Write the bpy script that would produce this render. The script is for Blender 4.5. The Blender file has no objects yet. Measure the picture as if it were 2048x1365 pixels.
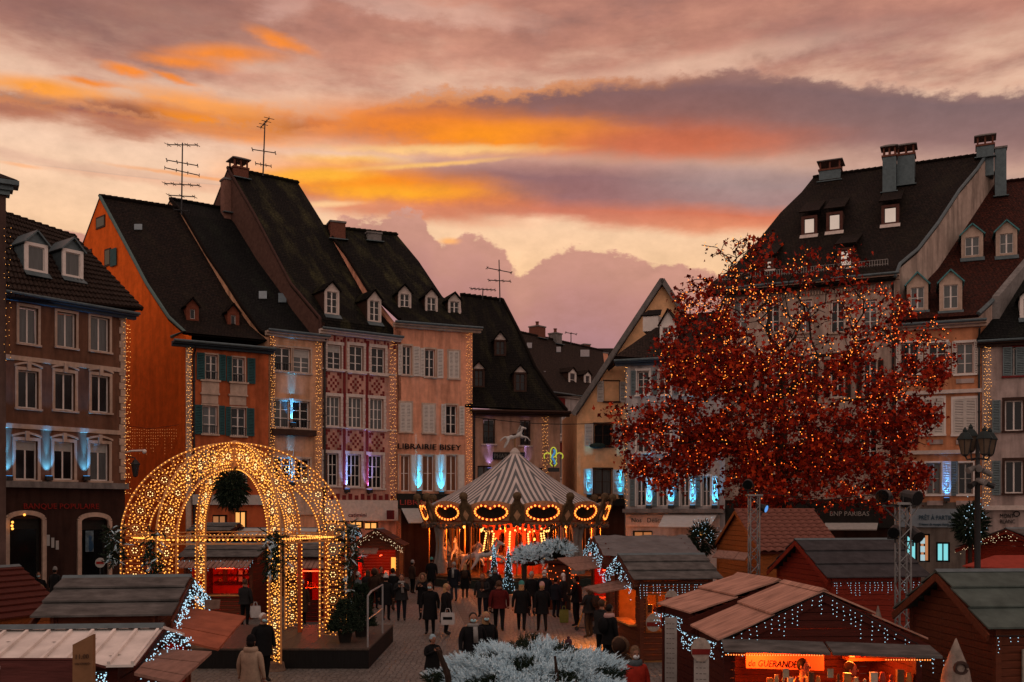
import bpy, bmesh, math, random
import numpy as np
from mathutils import Vector, Matrix
random.seed(7)
SC = bpy.context.scene
COL = SC.collection
R = math.radians
# ------------------------------------------------------------------ camera
F, HZ, CX, H = 2000.0, 1020.0, 1024.0, 4.3      # focal length and horizon in photo pixels, eye height in metres
cam = bpy.data.cameras.new('camera')
cam.sensor_width = 36.0
cam.lens = F / 2048.0 * 36.0
cam.shift_y = (HZ - 682.5) / 2048.0             # level camera with a rising front: verticals stay vertical
cam.clip_end = 3000
camo = bpy.data.objects.new('camera', cam); COL.objects.link(camo)
camo.location = (0, 0, H); camo.rotation_euler = (R(90), 0, 0)
SC.camera = camo
SC.view_settings.view_transform = 'Standard'
SC.view_settings.look = 'None'
SC.view_settings.exposure = 0.0
SC.view_settings.gamma = 1.0
SC.cycles.use_denoising = True
SC.cycles.max_bounces = 6
SC.cycles.diffuse_bounces = 3
SC.cycles.glossy_bounces = 3
SC.cycles.transparent_max_bounces = 6
SC.cycles.sample_clamp_indirect = 4.0
SC.cycles.use_light_tree = True

def lin(r, g, b):
    def f(c):
        c /= 255.0
        return c / 12.92 if c <= .04045 else ((c + .055) / 1.055) ** 2.4
    return (f(r), f(g), f(b), 1.0)

# ------------------------------------------------------------------ world: dusk sky with cloud layers, laid out by direction
SUN_AZ, SUN_EL = R(-9.0), R(5.0)
def make_world():
    w = bpy.data.worlds.new('World'); SC.world = w; w.use_nodes = True
    nt = w.node_tree; nt.nodes.clear(); N = nt.nodes; L = nt.links
    def node(t, **k):
        n = N.new(t)
        for a, b in k.items(): setattr(n, a, b)
        return n
    def put(sock, v):
        if hasattr(v, 'is_linked') or hasattr(v, 'links'): L.new(v, sock)
        else: sock.default_value = v
    def m(op, a, b=0.0, c=0.0, clamp=False):
        n = node('ShaderNodeMath', operation=op, use_clamp=clamp)
        put(n.inputs[0], a); put(n.inputs[1], b); put(n.inputs[2], c)
        return n.outputs[0]
    def sstep(v, a, b):
        n = node('ShaderNodeMapRange', interpolation_type='SMOOTHSTEP')
        put(n.inputs[0], v); put(n.inputs[1], a); put(n.inputs[2], b)
        n.inputs[3].default_value = 0; n.inputs[4].default_value = 1
        return n.outputs[0]
    def mix(f, a, b):
        n = node('ShaderNodeMix', data_type='RGBA')
        put(n.inputs[0], f); put(n.inputs[6], a); put(n.inputs[7], b)
        return n.outputs[2]
    def ramp(f, stops):
        n = node('ShaderNodeValToRGB'); cr = n.color_ramp
        while len(cr.elements) < len(stops): cr.elements.new(.5)
        for e, (p, c) in zip(cr.elements, stops): e.position = p; e.color = lin(*c)
        put(n.inputs[0], f); return n.outputs[0]
    def noise(vec, scale, detail=5, rough=.55):
        n = node('ShaderNodeTexNoise'); n.inputs['Scale'].default_value = scale
        n.inputs['Detail'].default_value = detail; n.inputs['Roughness'].default_value = rough
        L.new(vec, n.inputs['Vector']); return n.outputs[0]
    tc = node('ShaderNodeTexCoord'); sp = node('ShaderNodeSeparateXYZ'); L.new(tc.outputs['Generated'], sp.inputs[0])
    X, Y, Z = sp.outputs
    U = m('ARCTAN2', X, Y)
    hyp = m('SQRT', m('ADD', m('ADD', m('MULTIPLY', X, X), m('MULTIPLY', Y, Y)), 1e-5))
    V = m('DIVIDE', Z, hyp)
    cb = node('ShaderNodeCombineXYZ'); L.new(U, cb.inputs[0]); L.new(V, cb.inputs[1])
    UV = cb.outputs[0]
    def stretch(sx, sy, ox=0):
        n = node('ShaderNodeMapping'); n.inputs['Scale'].default_value = (sx, sy, 1); n.inputs['Location'].default_value = (ox, 0, 0)
        L.new(UV, n.inputs[0]); return n.outputs[0]
    def au(x): return math.atan((x - CX) / F)
    def av(x, y): return (HZ - y) / F * math.cos(au(x))
    nA = noise(stretch(3, 9), 3.0, 6, .6)            # streaky
    nB = noise(stretch(1, 1.6, 3), 26.0, 6, .62)     # billows
    nC = noise(stretch(1, 2.6, 9), 5.0, 5, .6)       # broad
    nD = noise(stretch(1, 1.5, 5), 70.0, 5, .65); nD0 = m('SUBTRACT', nD, .5)
    nA0 = m('SUBTRACT', nA, .5); nB0 = m('SUBTRACT', nB, .5); nC0 = m('SUBTRACT', nC, .5)
    U0, U1 = -1.0, 1.0
    un = m('DIVIDE', m('SUBTRACT', U, U0), U1 - U0)
    def curve(pts):
        """a cloud edge: photo-like (x, y) stops -> height as a function of azimuth"""
        n = node('ShaderNodeFloatCurve'); c = n.mapping.curves[0]
        n.mapping.use_clip = False
        P_ = sorted(((au(x) - U0) / (U1 - U0), av(x, y)) for x, y in pts)
        P_ = [(0.0, P_[0][1])] + P_ + [(1.0, P_[-1][1])]
        while len(c.points) < len(P_): c.points.new(.5, .5)
        for p, q in zip(c.points, P_): p.location = q; p.handle_type = 'AUTO_CLAMPED'
        n.mapping.update(); L.new(un, n.inputs[1]); return n.outputs[0]
    def blob(x, y, rx, ry, rot=0.0, warp=.02, k=1.0):
        cu = math.cos(au(x))
        wx = node('ShaderNodeCombineXYZ'); L.new(m('MULTIPLY_ADD', nA0, warp * 5, U), wx.inputs[0]); L.new(m('MULTIPLY_ADD', nB0, warp, m('MULTIPLY_ADD', nA0, warp, V)), wx.inputs[1])
        mp = node('ShaderNodeMapping', vector_type='TEXTURE')
        mp.inputs['Location'].default_value = (au(x), av(x, y), 0)
        mp.inputs['Rotation'].default_value = (0, 0, R(rot))
        mp.inputs['Scale'].default_value = (rx / F * cu * cu, ry / F * cu, 1)
        L.new(wx.outputs[0], mp.inputs[0])
        g = node('ShaderNodeTexGradient', gradient_type='SPHERICAL'); L.new(mp.outputs[0], g.inputs[0])
        return m('MULTIPLY', m('MULTIPLY', sstep(g.outputs[1], 0.0, 0.95), m('MULTIPLY_ADD', nB0, .8, 1.05), clamp=True), k)
    # clear air between the clouds: a physical sky tinted by the afterglow
    sky = node('ShaderNodeTexSky', sky_type='NISHITA'); sky.sun_disc = False
    sky.sun_elevation = SUN_EL; sky.sun_rotation = SUN_AZ; sky.dust_density = 4.0; sky.air_density = 1.4
    glow = ramp(sstep(V, -.02, .75), [(0, (238, 172, 122)), (.25, (252, 205, 160)), (.45, (248, 207, 178)), (.7, (226, 178, 154)), (1, (150, 130, 140))])
    phys = node('ShaderNodeVectorMath', operation='SCALE'); L.new(sky.outputs[0], phys.inputs[0]); phys.inputs[3].default_value = .06
    col = mix(.06, glow, phys.outputs[0])
    # high torn deck
    deck = ramp(nC, [(.25, (132, 96, 92)), (.45, (180, 122, 106)), (.62, (204, 142, 120)), (.8, (226, 172, 148))])
    cov = m('MULTIPLY', sstep(m('MULTIPLY_ADD', nC0, -.10, m('MULTIPLY_ADD', nA0, .22, V)), .36, .47), .93)
    col = mix(cov, col, deck)
    col = mix(blob(150, -20, 620, 190, 0, .03, .65), col, lin(124, 90, 88))
    col = mix(blob(1750, 60, 420, 90, -4, .03, .4), col, lin(158, 116, 112))
    col = mix(blob(1400, 130, 460, 42, 6, .02, .6), col, lin(232, 190, 165))
    col = mix(blob(880, 20, 300, 40, -8, .03, .5), col, lin(222, 180, 162))
    col = mix(blob(560, 20, 120, 50, 20, .03, .45), col, lin(220, 175, 160))
    for (x, y, rx, ry, rot) in ((450, 108, 170, 27, 4), (380, 126, 130, 19, 0), (560, 82, 110, 20, -14), (255, 138, 66, 18, -5), (350, 156, 60, 13, -12), (180, 165, 90, 12, 0)):
        col = mix(blob(x, y, rx, ry, rot, .012, 1.0), col, lin(244, 140, 62))
    # left band
    def layer(top, bot, soft_t, soft_b, nt_, nb_, k=1.0):
        t_ = curve(top); b_ = curve(bot)
        et = m('SUBTRACT', m('ADD', t_, nt_), V)
        eb = m('SUBTRACT', V, m('ADD', b_, nb_))
        mask = m('MULTIPLY', m('MULTIPLY', sstep(et, -soft_t, soft_t), sstep(eb, -soft_b, soft_b)), k)
        frac = m('DIVIDE', m('SUBTRACT', V, b_), m('SUBTRACT', t_, b_), clamp=True)
        return mask, frac, et
    bil = m('MULTIPLY_ADD', nD0, .016, m('MULTIPLY', nB0, .040)); stre = m('MULTIPLY', nA0, .045)
    mk, fr, et = layer([(-900, 150), (-300, 160), (0, 172), (100, 182), (200, 188), (300, 192), (450, 210), (600, 226), (720, 240), (760, 262), (900, 270)],
                   [(-900, 215), (-300, 225), (0, 232), (150, 238), (250, 260), (350, 268), (500, 276), (600, 274), (720, 264), (760, 258), (900, 262)], .014, .009, bil, stre)
    c2 = ramp(m('ADD', fr, m('MULTIPLY', nA0, .9)), [(.0, (176, 108, 84)), (.4, (142, 90, 78)), (.75, (178, 112, 88)), (1, (236, 156, 92))])
    col = mix(mk, col, c2)
    col = mix(blob(80, 176, 190, 32, 2, .014, 1.0), col, lin(252, 160, 68))
    col = mix(blob(440, 252, 300, 38, -4, .014, 1.0), col, lin(255, 148, 38))
    col = mix(blob(430, 214, 240, 30, -6, .014, .8), col, lin(250, 160, 80))
    col = mix(blob(255, 226, 120, 26, -5, .015, .7), col, lin(140, 86, 74))
    # long lens cloud on the right
    mk, fr, et = layer([(640, 262), (700, 238), (760, 215), (900, 188), (1050, 179), (1150, 164), (1300, 158), (1450, 148), (1550, 150), (1650, 163), (1800, 178), (1900, 190), (2048, 184), (2600, 170)],
                   [(640, 280), (700, 288), (800, 294), (1000, 300), (1200, 318), (1400, 330), (1600, 338), (2048, 345), (2600, 350)], .006, .030, bil, stre)
    c3 = ramp(m('ADD', fr, m('MULTIPLY', nA0, .25)), [(.0, (200, 132, 104)), (.35, (176, 106, 88)), (.62, (144, 100, 94)), (.88, (134, 98, 96)), (1, (156, 112, 102))])
    c3r = ramp(m('ADD', fr, m('MULTIPLY', nA0, .25)), [(.0, (184, 142, 132)), (.4, (146, 112, 108)), (.85, (128, 102, 102)), (1, (146, 112, 106))])
    c3 = mix(sstep(U, au(1250), au(1900)), c3, c3r)
    col = mix(mk, col, c3)
    rim = m('MULTIPLY', m('MULTIPLY', mk, m('SUBTRACT', 1.0, sstep(et, .0, .014))), sstep(U, au(1500), au(1000)))
    col = mix(m('MULTIPLY', rim, .8), col, lin(246, 160, 96))
    col = mix(blob(880, 258, 470, 74, -2, .018, 1.0), col, lin(238, 132, 50))
    col = mix(blob(1060, 274, 320, 48, 0, .014, 1.0), col, lin(255, 150, 32))
    col = mix(blob(1320, 288, 420, 60, -3, .014, .9), col, lin(204, 108, 76))
    # pale and yellow streaks under it
    col = mix(blob(900, 300, 330, 15, 1, .012, .8), col, lin(255, 204, 132))
    col = mix(blob(700, 322, 190, 20, 2, .012, .9), col, lin(255, 200, 118))
    # second bar
    mk, fr, et = layer([(480, 372), (560, 352), (620, 345), (760, 335), (900, 322), (1000, 316), (1200, 318), (1500, 328), (2048, 350), (2600, 360)],
                   [(480, 376), (560, 385), (620, 400), (700, 402), (900, 424), (1100, 442), (1300, 455), (1550, 462), (2048, 470), (2600, 470)], .012, .008, m('MULTIPLY', nA0, .03), m('MULTIPLY', nA0, .03))
    c4 = ramp(m('ADD', fr, m('MULTIPLY', nA0, .35)), [(.0, (216, 136, 108)), (.2, (204, 120, 96)), (.42, (158, 110, 108)), (.7, (150, 108, 108)), (1, (192, 140, 126))])
    c4r = ramp(m('ADD', fr, m('MULTIPLY', nA0, .35)), [(.0, (232, 146, 108)), (.2, (214, 122, 92)), (.42, (170, 134, 130)), (.7, (166, 138, 134)), (1, (184, 148, 138))])
    col = mix(mk, col, mix(sstep(U, au(1150), au(1500)), c4, c4r))
    col = mix(blob(750, 370, 400, 66, -3, .018, 1.0), col, lin(250, 144, 40))
    col = mix(blob(770, 386, 240, 26, 1, .012, 1.0), col, lin(255, 168, 48))
    col = mix(blob(640, 350, 170, 24, 4, .010, .9), col, lin(255, 180, 60))
    col = mix(blob(860, 330, 240, 8, 6, .006, .8), col, lin(255, 196, 110))
    col = mix(blob(820, 424, 340, 36, -3, .012, .9), col, lin(214, 130, 98))
    col = mix(blob(660, 408, 100, 9, 6, .006, .8), col, lin(255, 206, 150))
    col = mix(blob(390, 352, 240, 6, -2, .006, .7), col, lin(250, 164, 96))
    col = mix(blob(50, 330, 60, 6, 0, .006, .6), col, lin(250, 176, 120))
    # heaped bank near the roofs
    mk, fr, et = layer([(-900, 500), (-200, 470), (0, 470), (120, 452), (200, 470), (450, 480), (640, 452), (720, 436), (800, 430), (850, 446), (885, 484), (905, 484), (950, 472), (985, 486), (1005, 500), (1022, 535), (1045, 550), (1062, 528), (1100, 512), (1160, 501), (1220, 508), (1280, 524), (1340, 530), (1400, 545), (1500, 560), (1700, 570), (2048, 540), (2600, 530)],
                   [(-900, 1300), (2600, 1300)], .0030, .01, m('MULTIPLY_ADD', nD0, .012, m('MULTIPLY', nB0, .042)), stre)
    c6 = ramp(m('ADD', sstep(et, 0, .16), m('MULTIPLY', nA0, .25)), [(.0, (204, 148, 130)), (.2, (190, 136, 126)), (.6, (178, 130, 130)), (1, (168, 126, 132))])
    col = mix(mk, col, c6)
    col = mix(blob(902, 482, 30, 10, 0, .004, .9), col, lin(255, 180, 110))
    # texture of the clouds, and the cooler, greyer sky away from the sunset, brightened out of view to light the facades
    sh = m('ADD', m('ADD', m('MULTIPLY_ADD', nB0, .42, 1.0), m('MULTIPLY', nA0, .20)), m('MULTIPLY', nD0, .16))
    tx = node('ShaderNodeVectorMath', operation='SCALE'); L.new(col, tx.inputs[0]); L.new(sh, tx.inputs[3]); col = tx.outputs[0]
    away = sstep(m('ABSOLUTE', U), .8, 2.4)
    col = mix(m('MULTIPLY', away, .9), col, ramp(m('ADD', nC, m('MULTIPLY', nA0, .4)), [(.25, (204, 182, 172)), (.55, (230, 206, 194)), (.8, (242, 222, 210))]))
    col = mix(m('MULTIPLY', sstep(V, .62, 2.2), .8), col, lin(214, 192, 184))
    # below the horizon the air is dim
    col = mix(sstep(V, .0, -.08), col, lin(70, 55, 55))
    bg = node('ShaderNodeBackground'); L.new(col, bg.inputs[0]); bg.inputs[1].default_value = 1.0
    out = node('ShaderNodeOutputWorld'); L.new(bg.outputs[0], out.inputs[0])
make_world()
SC.world.cycles.sampling_method = 'MANUAL'; SC.world.cycles.sample_map_resolution = 512
sun = bpy.data.lights.new('sun', 'SUN'); sun.energy = 0.5; sun.angle = R(12); sun.color = (1, .62, .36)
suno = bpy.data.objects.new('sun', sun); COL.objects.link(suno)
_sd = Vector((math.sin(SUN_AZ) * math.cos(SUN_EL), math.cos(SUN_AZ) * math.cos(SUN_EL), math.sin(SUN_EL)))
suno.rotation_euler = _sd.to_track_quat('Z', 'Y').to_euler(); suno.location = (0, 60, 40)
# ------------------------------------------------------------------ helpers
def P(x, y, D):
    """photo pixel at depth D -> point in metres"""
    return Vector(((x - CX) / F * D, D, H + (HZ - y) / F * D))
def G(x, D):
    return Vector(((x - CX) / F * D, D, 0.0))
UP = Vector((0, 0, 1))
WL = {}                      # world location of every object that has children
def link(o, parent=None):
    COL.objects.link(o)
    if parent is not None:
        o.parent = parent
        w = WL.get(parent.name, Vector((0, 0, 0)))
        o.location = Vector(o.location) - w
        WL[o.name] = w + Vector(o.location)
    else:
        WL[o.name] = Vector(o.location)
    return o
def tag(o, label=None, cat=None, group=None, kind=None):
    if label: o['label'] = label
    if cat: o['category'] = cat
    if group: o['group'] = group
    if kind: o['kind'] = kind
    return o
def thing(name, loc, label, cat, group=None):
    o = bpy.data.objects.new(name, None); o.empty_display_size = .2
    o.location = loc
    link(o); return tag(o, label, cat, group)
class MB:
    def __init__(s): s.v = []; s.f = []; s.uv = []; s.hasuv = False; s.mi = []
    def add(s, pts, faces, uvs=None, mi=0):
        b = len(s.v); s.v.extend([tuple(p) for p in pts])
        for k, f in enumerate(faces):
            s.f.append([b + i for i in f]); s.mi.append(mi)
            if uvs is not None: s.uv.append([uvs[i] for i in f]); s.hasuv = True
            else: s.uv.append([(0, 0)] * len(f))
        return s
    def poly(s, pts, mi=0): return s.add(pts, [list(range(len(pts)))], mi=mi)
    def obox(s, c, ax, ay, az, mi=0):
        """box with centre c and half-axis vectors"""
        c = Vector(c); ax = Vector(ax); ay = Vector(ay); az = Vector(az)
        p = [c + ax * i + ay * j + az * k for k in (-1, 1) for j in (-1, 1) for i in (-1, 1)]
        return s.add(p, [(0, 2, 3, 1), (4, 5, 7, 6), (0, 1, 5, 4), (2, 6, 7, 3), (0, 4, 6, 2), (1, 3, 7, 5)], mi=mi)
    def box(s, x0, y0, z0, x1, y1, z1, mi=0):
        return s.obox(((x0 + x1) / 2, (y0 + y1) / 2, (z0 + z1) / 2), ((x1 - x0) / 2, 0, 0), (0, (y1 - y0) / 2, 0), (0, 0, (z1 - z0) / 2), mi)
    def prism(s, pts, vec, mi=0):
        pts = [Vector(p) for p in pts]; vec = Vector(vec); n = len(pts)
        q = pts + [p + vec for p in pts]
        fs = [list(range(n))[::-1], list(range(n, 2 * n))] + [(i, (i + 1) % n, n + (i + 1) % n, n + i) for i in range(n)]
        return s.add(q, fs, mi=mi)
    def bar(s, a, b, w, t, up=UP, mi=0):
        """rectangular bar from a to b, width w along (dir x up), thickness t along up"""
        a = Vector(a); b = Vector(b); d = b - a
        if d.length < 1e-6: return s
        side = d.cross(Vector(up))
        if side.length < 1e-6: side = d.cross(Vector((1, 0, 0)))
        side.normalize(); u2 = side.cross(d).normalized()
        return s.obox((a + b) / 2, d / 2, side * (w / 2), u2 * (t / 2), mi)
    def tube(s, pts, r, n=6, cap=True, mi=0):
        pts = [Vector(p) for p in pts]; k = len(pts)
        rr = r if isinstance(r, (list, tuple)) else [r] * k
        vs = []; prev = None
        for i, p in enumerate(pts):
            d = (pts[min(i + 1, k - 1)] - pts[max(i - 1, 0)])
            if d.length < 1e-9: d = Vector((0, 0, 1))
            d.normalize()
            if prev is None:
                a = d.cross(UP)
                if a.length < 1e-3: a = d.cross(Vector((1, 0, 0)))
            else: a = prev - d * prev.dot(d)
            if a.length < 1e-6: a = d.cross(Vector((1, 0, 0)))
            a.normalize(); prev = a; b = d.cross(a)
            for j in range(n):
                t = 2 * math.pi * j / n
                vs.append(p + (a * math.cos(t) + b * math.sin(t)) * rr[i])
        fs = [(i * n + j, i * n + (j + 1) % n, (i + 1) * n + (j + 1) % n, (i + 1) * n + j) for i in range(k - 1) for j in range(n)]
        if cap: fs += [tuple(range(n))[::-1], tuple(range((k - 1) * n, k * n))]
        return s.add(vs, fs, mi=mi)
    def lathe(s, c, prof, n=16, mi=0):
        """profile (radius, z) around the vertical through c"""
        c = Vector(c); k = len(prof)
        vs = [c + Vector((r * math.cos(2 * math.pi * j / n), r * math.sin(2 * math.pi * j / n), z)) for r, z in prof for j in range(n)]
        fs = [(i * n + j, i * n + (j + 1) % n, (i + 1) * n + (j + 1) % n, (i + 1) * n + j) for i in range(k - 1) for j in range(n)]
        return s.add(vs, fs, mi=mi)
    def blob(s, c, r, mi=0):
        c = Vector(c)
        p = [c + Vector(d) * r for d in ((1, 0, 0), (-1, 0, 0), (0, 1, 0), (0, -1, 0), (0, 0, 1), (0, 0, -1))]
        return s.add(p, [(0, 2, 4), (2, 1, 4), (1, 3, 4), (3, 0, 4), (2, 0, 5), (1, 2, 5), (3, 1, 5), (0, 3, 5)], mi=mi)
    def ball(s, c, rx, ry=None, rz=None, n=10, k=7, mi=0):
        ry = rx if ry is None else ry; rz = rx if rz is None else rz
        c = Vector(c); vs = []; fs = []
        for i in range(k + 1):
            t = math.pi * i / k
            for j in range(n):
                a = 2 * math.pi * j / n
                vs.append(c + Vector((rx * math.sin(t) * math.cos(a), ry * math.sin(t) * math.sin(a), rz * math.cos(t))))
        for i in range(k):
            for j in range(n): fs.append((i * n + j, (i + 1) * n + j, (i + 1) * n + (j + 1) % n, i * n + (j + 1) % n))
        return s.add(vs, fs, mi=mi)
    def loft(s, A, B, nseg=1, thick=0.0, mi=0):
        """ruled sheet between polylines A and B (uv in metres)"""
        A = [Vector(p) for p in A]; B = [Vector(p) for p in B]; k = len(A); vs = []; uv = []
        la = [0.0]
        for i in range(1, k): la.append(la[-1] + ((A[i] - A[i - 1]).length + (B[i] - B[i - 1]).length) / 2)
        w = max((A[i] - B[i]).length for i in range(k))
        for i in range(k):
            for j in range(nseg + 1):
                t = j / nseg; vs.append(A[i].lerp(B[i], t)); uv.append((t * w, la[i]))
        m_ = nseg + 1
        fs = [(i * m_ + j, i * m_ + j + 1, (i + 1) * m_ + j + 1, (i + 1) * m_ + j) for i in range(k - 1) for j in range(nseg)]
        s.add(vs, fs, uv, mi)
        if thick:
            n0 = (A[-1] - A[0]).cross(B[0] - A[0])
            if n0.z > 0: n0 = -n0
            n0.normalize(); off = n0 * thick
            s.add([v + off for v in vs], [f[::-1] for f in fs], uv, mi)
            rim = [i * m_ for i in range(k)]; rim2 = [i * m_ + nseg for i in range(k)]
            for e in (rim, rim2, list(range(m_)), list(range((k - 1) * m_, k * m_))):
                for a, b in zip(e[:-1], e[1:]):
                    s.add([vs[a], vs[b], vs[b] + off, vs[a] + off], [(0, 1, 2, 3)], [uv[a], uv[b], uv[b], uv[a]], mi)
        return s
    def mesh(s, name, mats, smooth=False):
        me = bpy.data.meshes.new(name); me.from_pydata(s.v, [], s.f)
        if not isinstance(mats, (list, tuple)): mats = [mats]
        for x in mats: me.materials.append(x)
        if len(mats) > 1: me.polygons.foreach_set('material_index', s.mi)
        if smooth: me.polygons.foreach_set('use_smooth', [True] * len(s.f))
        if s.hasuv:
            l = me.uv_layers.new(name='UVMap')
            flat = [c for f in s.uv for p in f for c in p]
            l.data.foreach_set('uv', flat)
        me.update(); return me
    def build(s, name, mats, parent=None, smooth=False):
        return link(bpy.data.objects.new(name, s.mesh(name, mats, smooth)), parent)
def inst(name, me, parent, loc=(0, 0, 0), rz=0.0):
    o = bpy.data.objects.new(name, me); o.location = loc; o.rotation_euler = (0, 0, rz)
    return link(o, parent)
def copy_tree(o, loc=None, rz=None, parent=None):
    c = o.copy(); COL.objects.link(c); c.parent = parent
    if loc is not None: c.location = loc
    if rz is not None: c.rotation_euler = (0, 0, rz)
    for ch in list(o.children): copy_tree(ch, parent=c)
    return c
# ------------------------------------------------------------------ materials
MATS = {}
def _nodes(name):
    m = bpy.data.materials.new(name); m.use_nodes = True
    nt = m.node_tree; b = nt.nodes['Principled BSDF']
    return m, nt, b
def M(name, col=None, rough=.7, var=.3, scale=5.0, bump=.12, stretch=(1, 1, 1), metal=0.0, spec=.10, dirt=.0):
    if name in MATS: return MATS[name]
    m, nt, b = _nodes(name); N = nt.nodes; L = nt.links
    if len(col) == 3: col = (*col, 1)
    tc = N.new('ShaderNodeTexCoord'); mp = N.new('ShaderNodeMapping'); mp.inputs['Scale'].default_value = stretch
    L.new(tc.outputs['Object'], mp.inputs[0])
    n1 = N.new('ShaderNodeTexNoise'); n1.inputs['Scale'].default_value = scale; n1.inputs['Detail'].default_value = 6; n1.inputs['Roughness'].default_value = .65
    L.new(mp.outputs[0], n1.inputs['Vector'])
    rp = N.new('ShaderNodeMapRange'); rp.inputs[1].default_value = .3; rp.inputs[2].default_value = .7
    rp.inputs[3].default_value = 1 - var; rp.inputs[4].default_value = 1 + var * .7
    L.new(n1.outputs[0], rp.inputs[0])
    fac = rp.outputs[0]
    if dirt:
        mp2 = N.new('ShaderNodeMapping'); mp2.inputs['Scale'].default_value = (1.2, 1.2, .18); L.new(tc.outputs['Object'], mp2.inputs[0])
        n2 = N.new('ShaderNodeTexNoise'); n2.inputs['Scale'].default_value = 2.2; n2.inputs['Detail'].default_value = 7; L.new(mp2.outputs[0], n2.inputs['Vector'])
        r2 = N.new('ShaderNodeMapRange'); r2.inputs[1].default_value = .42; r2.inputs[2].default_value = .68; r2.inputs[3].default_value = 1; r2.inputs[4].default_value = 1 - dirt
        L.new(n2.outputs[0], r2.inputs[0])
        mm = N.new('ShaderNodeMath'); mm.operation = 'MULTIPLY'; L.new(fac, mm.inputs[0]); L.new(r2.outputs[0], mm.inputs[1]); fac = mm.outputs[0]
    vm = N.new('ShaderNodeVectorMath'); vm.operation = 'SCALE'; vm.inputs[0].default_value = col[:3]; L.new(fac, vm.inputs[3])
    L.new(vm.outputs[0], b.inputs['Base Color'])
    b.inputs['Roughness'].default_value = rough; b.inputs['Metallic'].default_value = metal
    b.inputs['Specular IOR Level'].default_value = spec
    if bump:
        bp = N.new('ShaderNodeBump'); bp.inputs['Strength'].default_value = bump; bp.inputs['Distance'].default_value = .05
        L.new(n1.outputs[0], bp.inputs['Height']); L.new(bp.outputs[0], b.inputs['Normal'])
    MATS[name] = m; return m
def E(name, col, strength, base=(.1, .1, .1)):
    if name in MATS: return MATS[name]
    m, nt, b = _nodes(name)
    b.inputs['Base Color'].default_value = (*base, 1)
    b.inputs['Emission Color'].default_value = (*col, 1); b.inputs['Emission Strength'].default_value = strength
    MATS[name] = m; return m
def roof_mat(name, c1, c2, moss=None, mossamt=.5, row=.17, wid=.18, bump=.7):
    """overlapping plain tiles in courses, uv in metres, with moss patches running down the slope"""
    m, nt, b = _nodes(name); N = nt.nodes; L = nt.links
    tc = N.new('ShaderNodeTexCoord'); uv = tc.outputs['UV']
    br = N.new('ShaderNodeTexBrick'); L.new(uv, br.inputs['Vector'])
    br.inputs['Scale'].default_value = 1.0; br.inputs['Brick Width'].default_value = wid; br.inputs['Row Height'].default_value = row
    br.inputs['Mortar Size'].default_value = .012; br.inputs['Mortar Smooth'].default_value = .4; br.inputs['Bias'].default_value = 0
    br.inputs['Color1'].default_value = (*c1, 1); br.inputs['Color2'].default_value = (*c2, 1); br.inputs['Mortar'].default_value = (c1[0] * .3, c1[1] * .3, c1[2] * .3, 1)
    n = N.new('ShaderNodeTexNoise'); n.inputs['Scale'].default_value = .9; n.inputs['Detail'].default_value = 7; n.inputs['Roughness'].default_value = .65
    mp = N.new('ShaderNodeMapping'); mp.inputs['Scale'].default_value = (1, .3, 1); L.new(uv, mp.inputs[0]); L.new(mp.outputs[0], n.inputs['Vector'])
    n3 = N.new('ShaderNodeTexNoise'); n3.inputs['Scale'].default_value = 7; n3.inputs['Detail'].default_value = 4; L.new(uv, n3.inputs['Vector'])
    col = br.outputs['Color']
    if moss:
        r = N.new('ShaderNodeMapRange'); r.inputs[1].default_value = .48; r.inputs[2].default_value = .68; r.inputs[3].default_value = 0; r.inputs[4].default_value = mossamt
        L.new(n.outputs[0], r.inputs[0])
        mx = N.new('ShaderNodeMix'); mx.data_type = 'RGBA'; L.new(r.outputs[0], mx.inputs[0]); L.new(col, mx.inputs[6]); mx.inputs[7].default_value = (*moss, 1)
        col = mx.outputs[2]
    mv = N.new('ShaderNodeMapRange'); mv.inputs[1].default_value = .25; mv.inputs[2].default_value = .75; mv.inputs[3].default_value = .25; mv.inputs[4].default_value = 1.9
    L.new(n3.outputs[0], mv.inputs[0])
    vm = N.new('ShaderNodeVectorMath'); vm.operation = 'SCALE'; L.new(col, vm.inputs[0]); L.new(mv.outputs[0], vm.inputs[3])
    L.new(vm.outputs[0], b.inputs['Base Color'])
    # saw-tooth height per course + joints
    sp = N.new('ShaderNodeSeparateXYZ'); L.new(uv, sp.inputs[0])
    dv = N.new('ShaderNodeMath'); dv.operation = 'DIVIDE'; L.new(sp.outputs[1], dv.inputs[0]); dv.inputs[1].default_value = row
    fr = N.new('ShaderNodeMath'); fr.operation = 'FRACT'; L.new(dv.outputs[0], fr.inputs[0])
    ad = N.new('ShaderNodeMath'); ad.operation = 'MULTIPLY_ADD'; L.new(br.outputs['Fac'], ad.inputs[0]); ad.inputs[1].default_value = -.6
    iv = N.new('ShaderNodeMath'); iv.operation = 'SUBTRACT'; iv.inputs[0].default_value = 1; L.new(fr.outputs[0], iv.inputs[1])
    L.new(iv.outputs[0], ad.inputs[2])
    a2 = N.new('ShaderNodeMath'); a2.operation = 'MULTIPLY_ADD'; L.new(n3.outputs[0], a2.inputs[0]); a2.inputs[1].default_value = .8; L.new(ad.outputs[0], a2.inputs[2])
    bp = N.new('ShaderNodeBump'); bp.inputs['Strength'].default_value = 1.0; bp.inputs['Distance'].default_value = .07
    L.new(a2.outputs[0], bp.inputs['Height']); L.new(bp.outputs[0], b.inputs['Normal'])
    b.inputs['Roughness'].default_value = .8; b.inputs['Specular IOR Level'].default_value = .08
    MATS[name] = m; return m
def wood(name, col, var=.35, rough=.65, axis=0):
    st = [9, 9, 9]; st[axis] = .9
    return M(name, col, rough, var, 2.0, .25, tuple(st))
STONE = M('sandstone_trim', (.50, .36, .28), .8, .2, 4, .1, dirt=.25)
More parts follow.
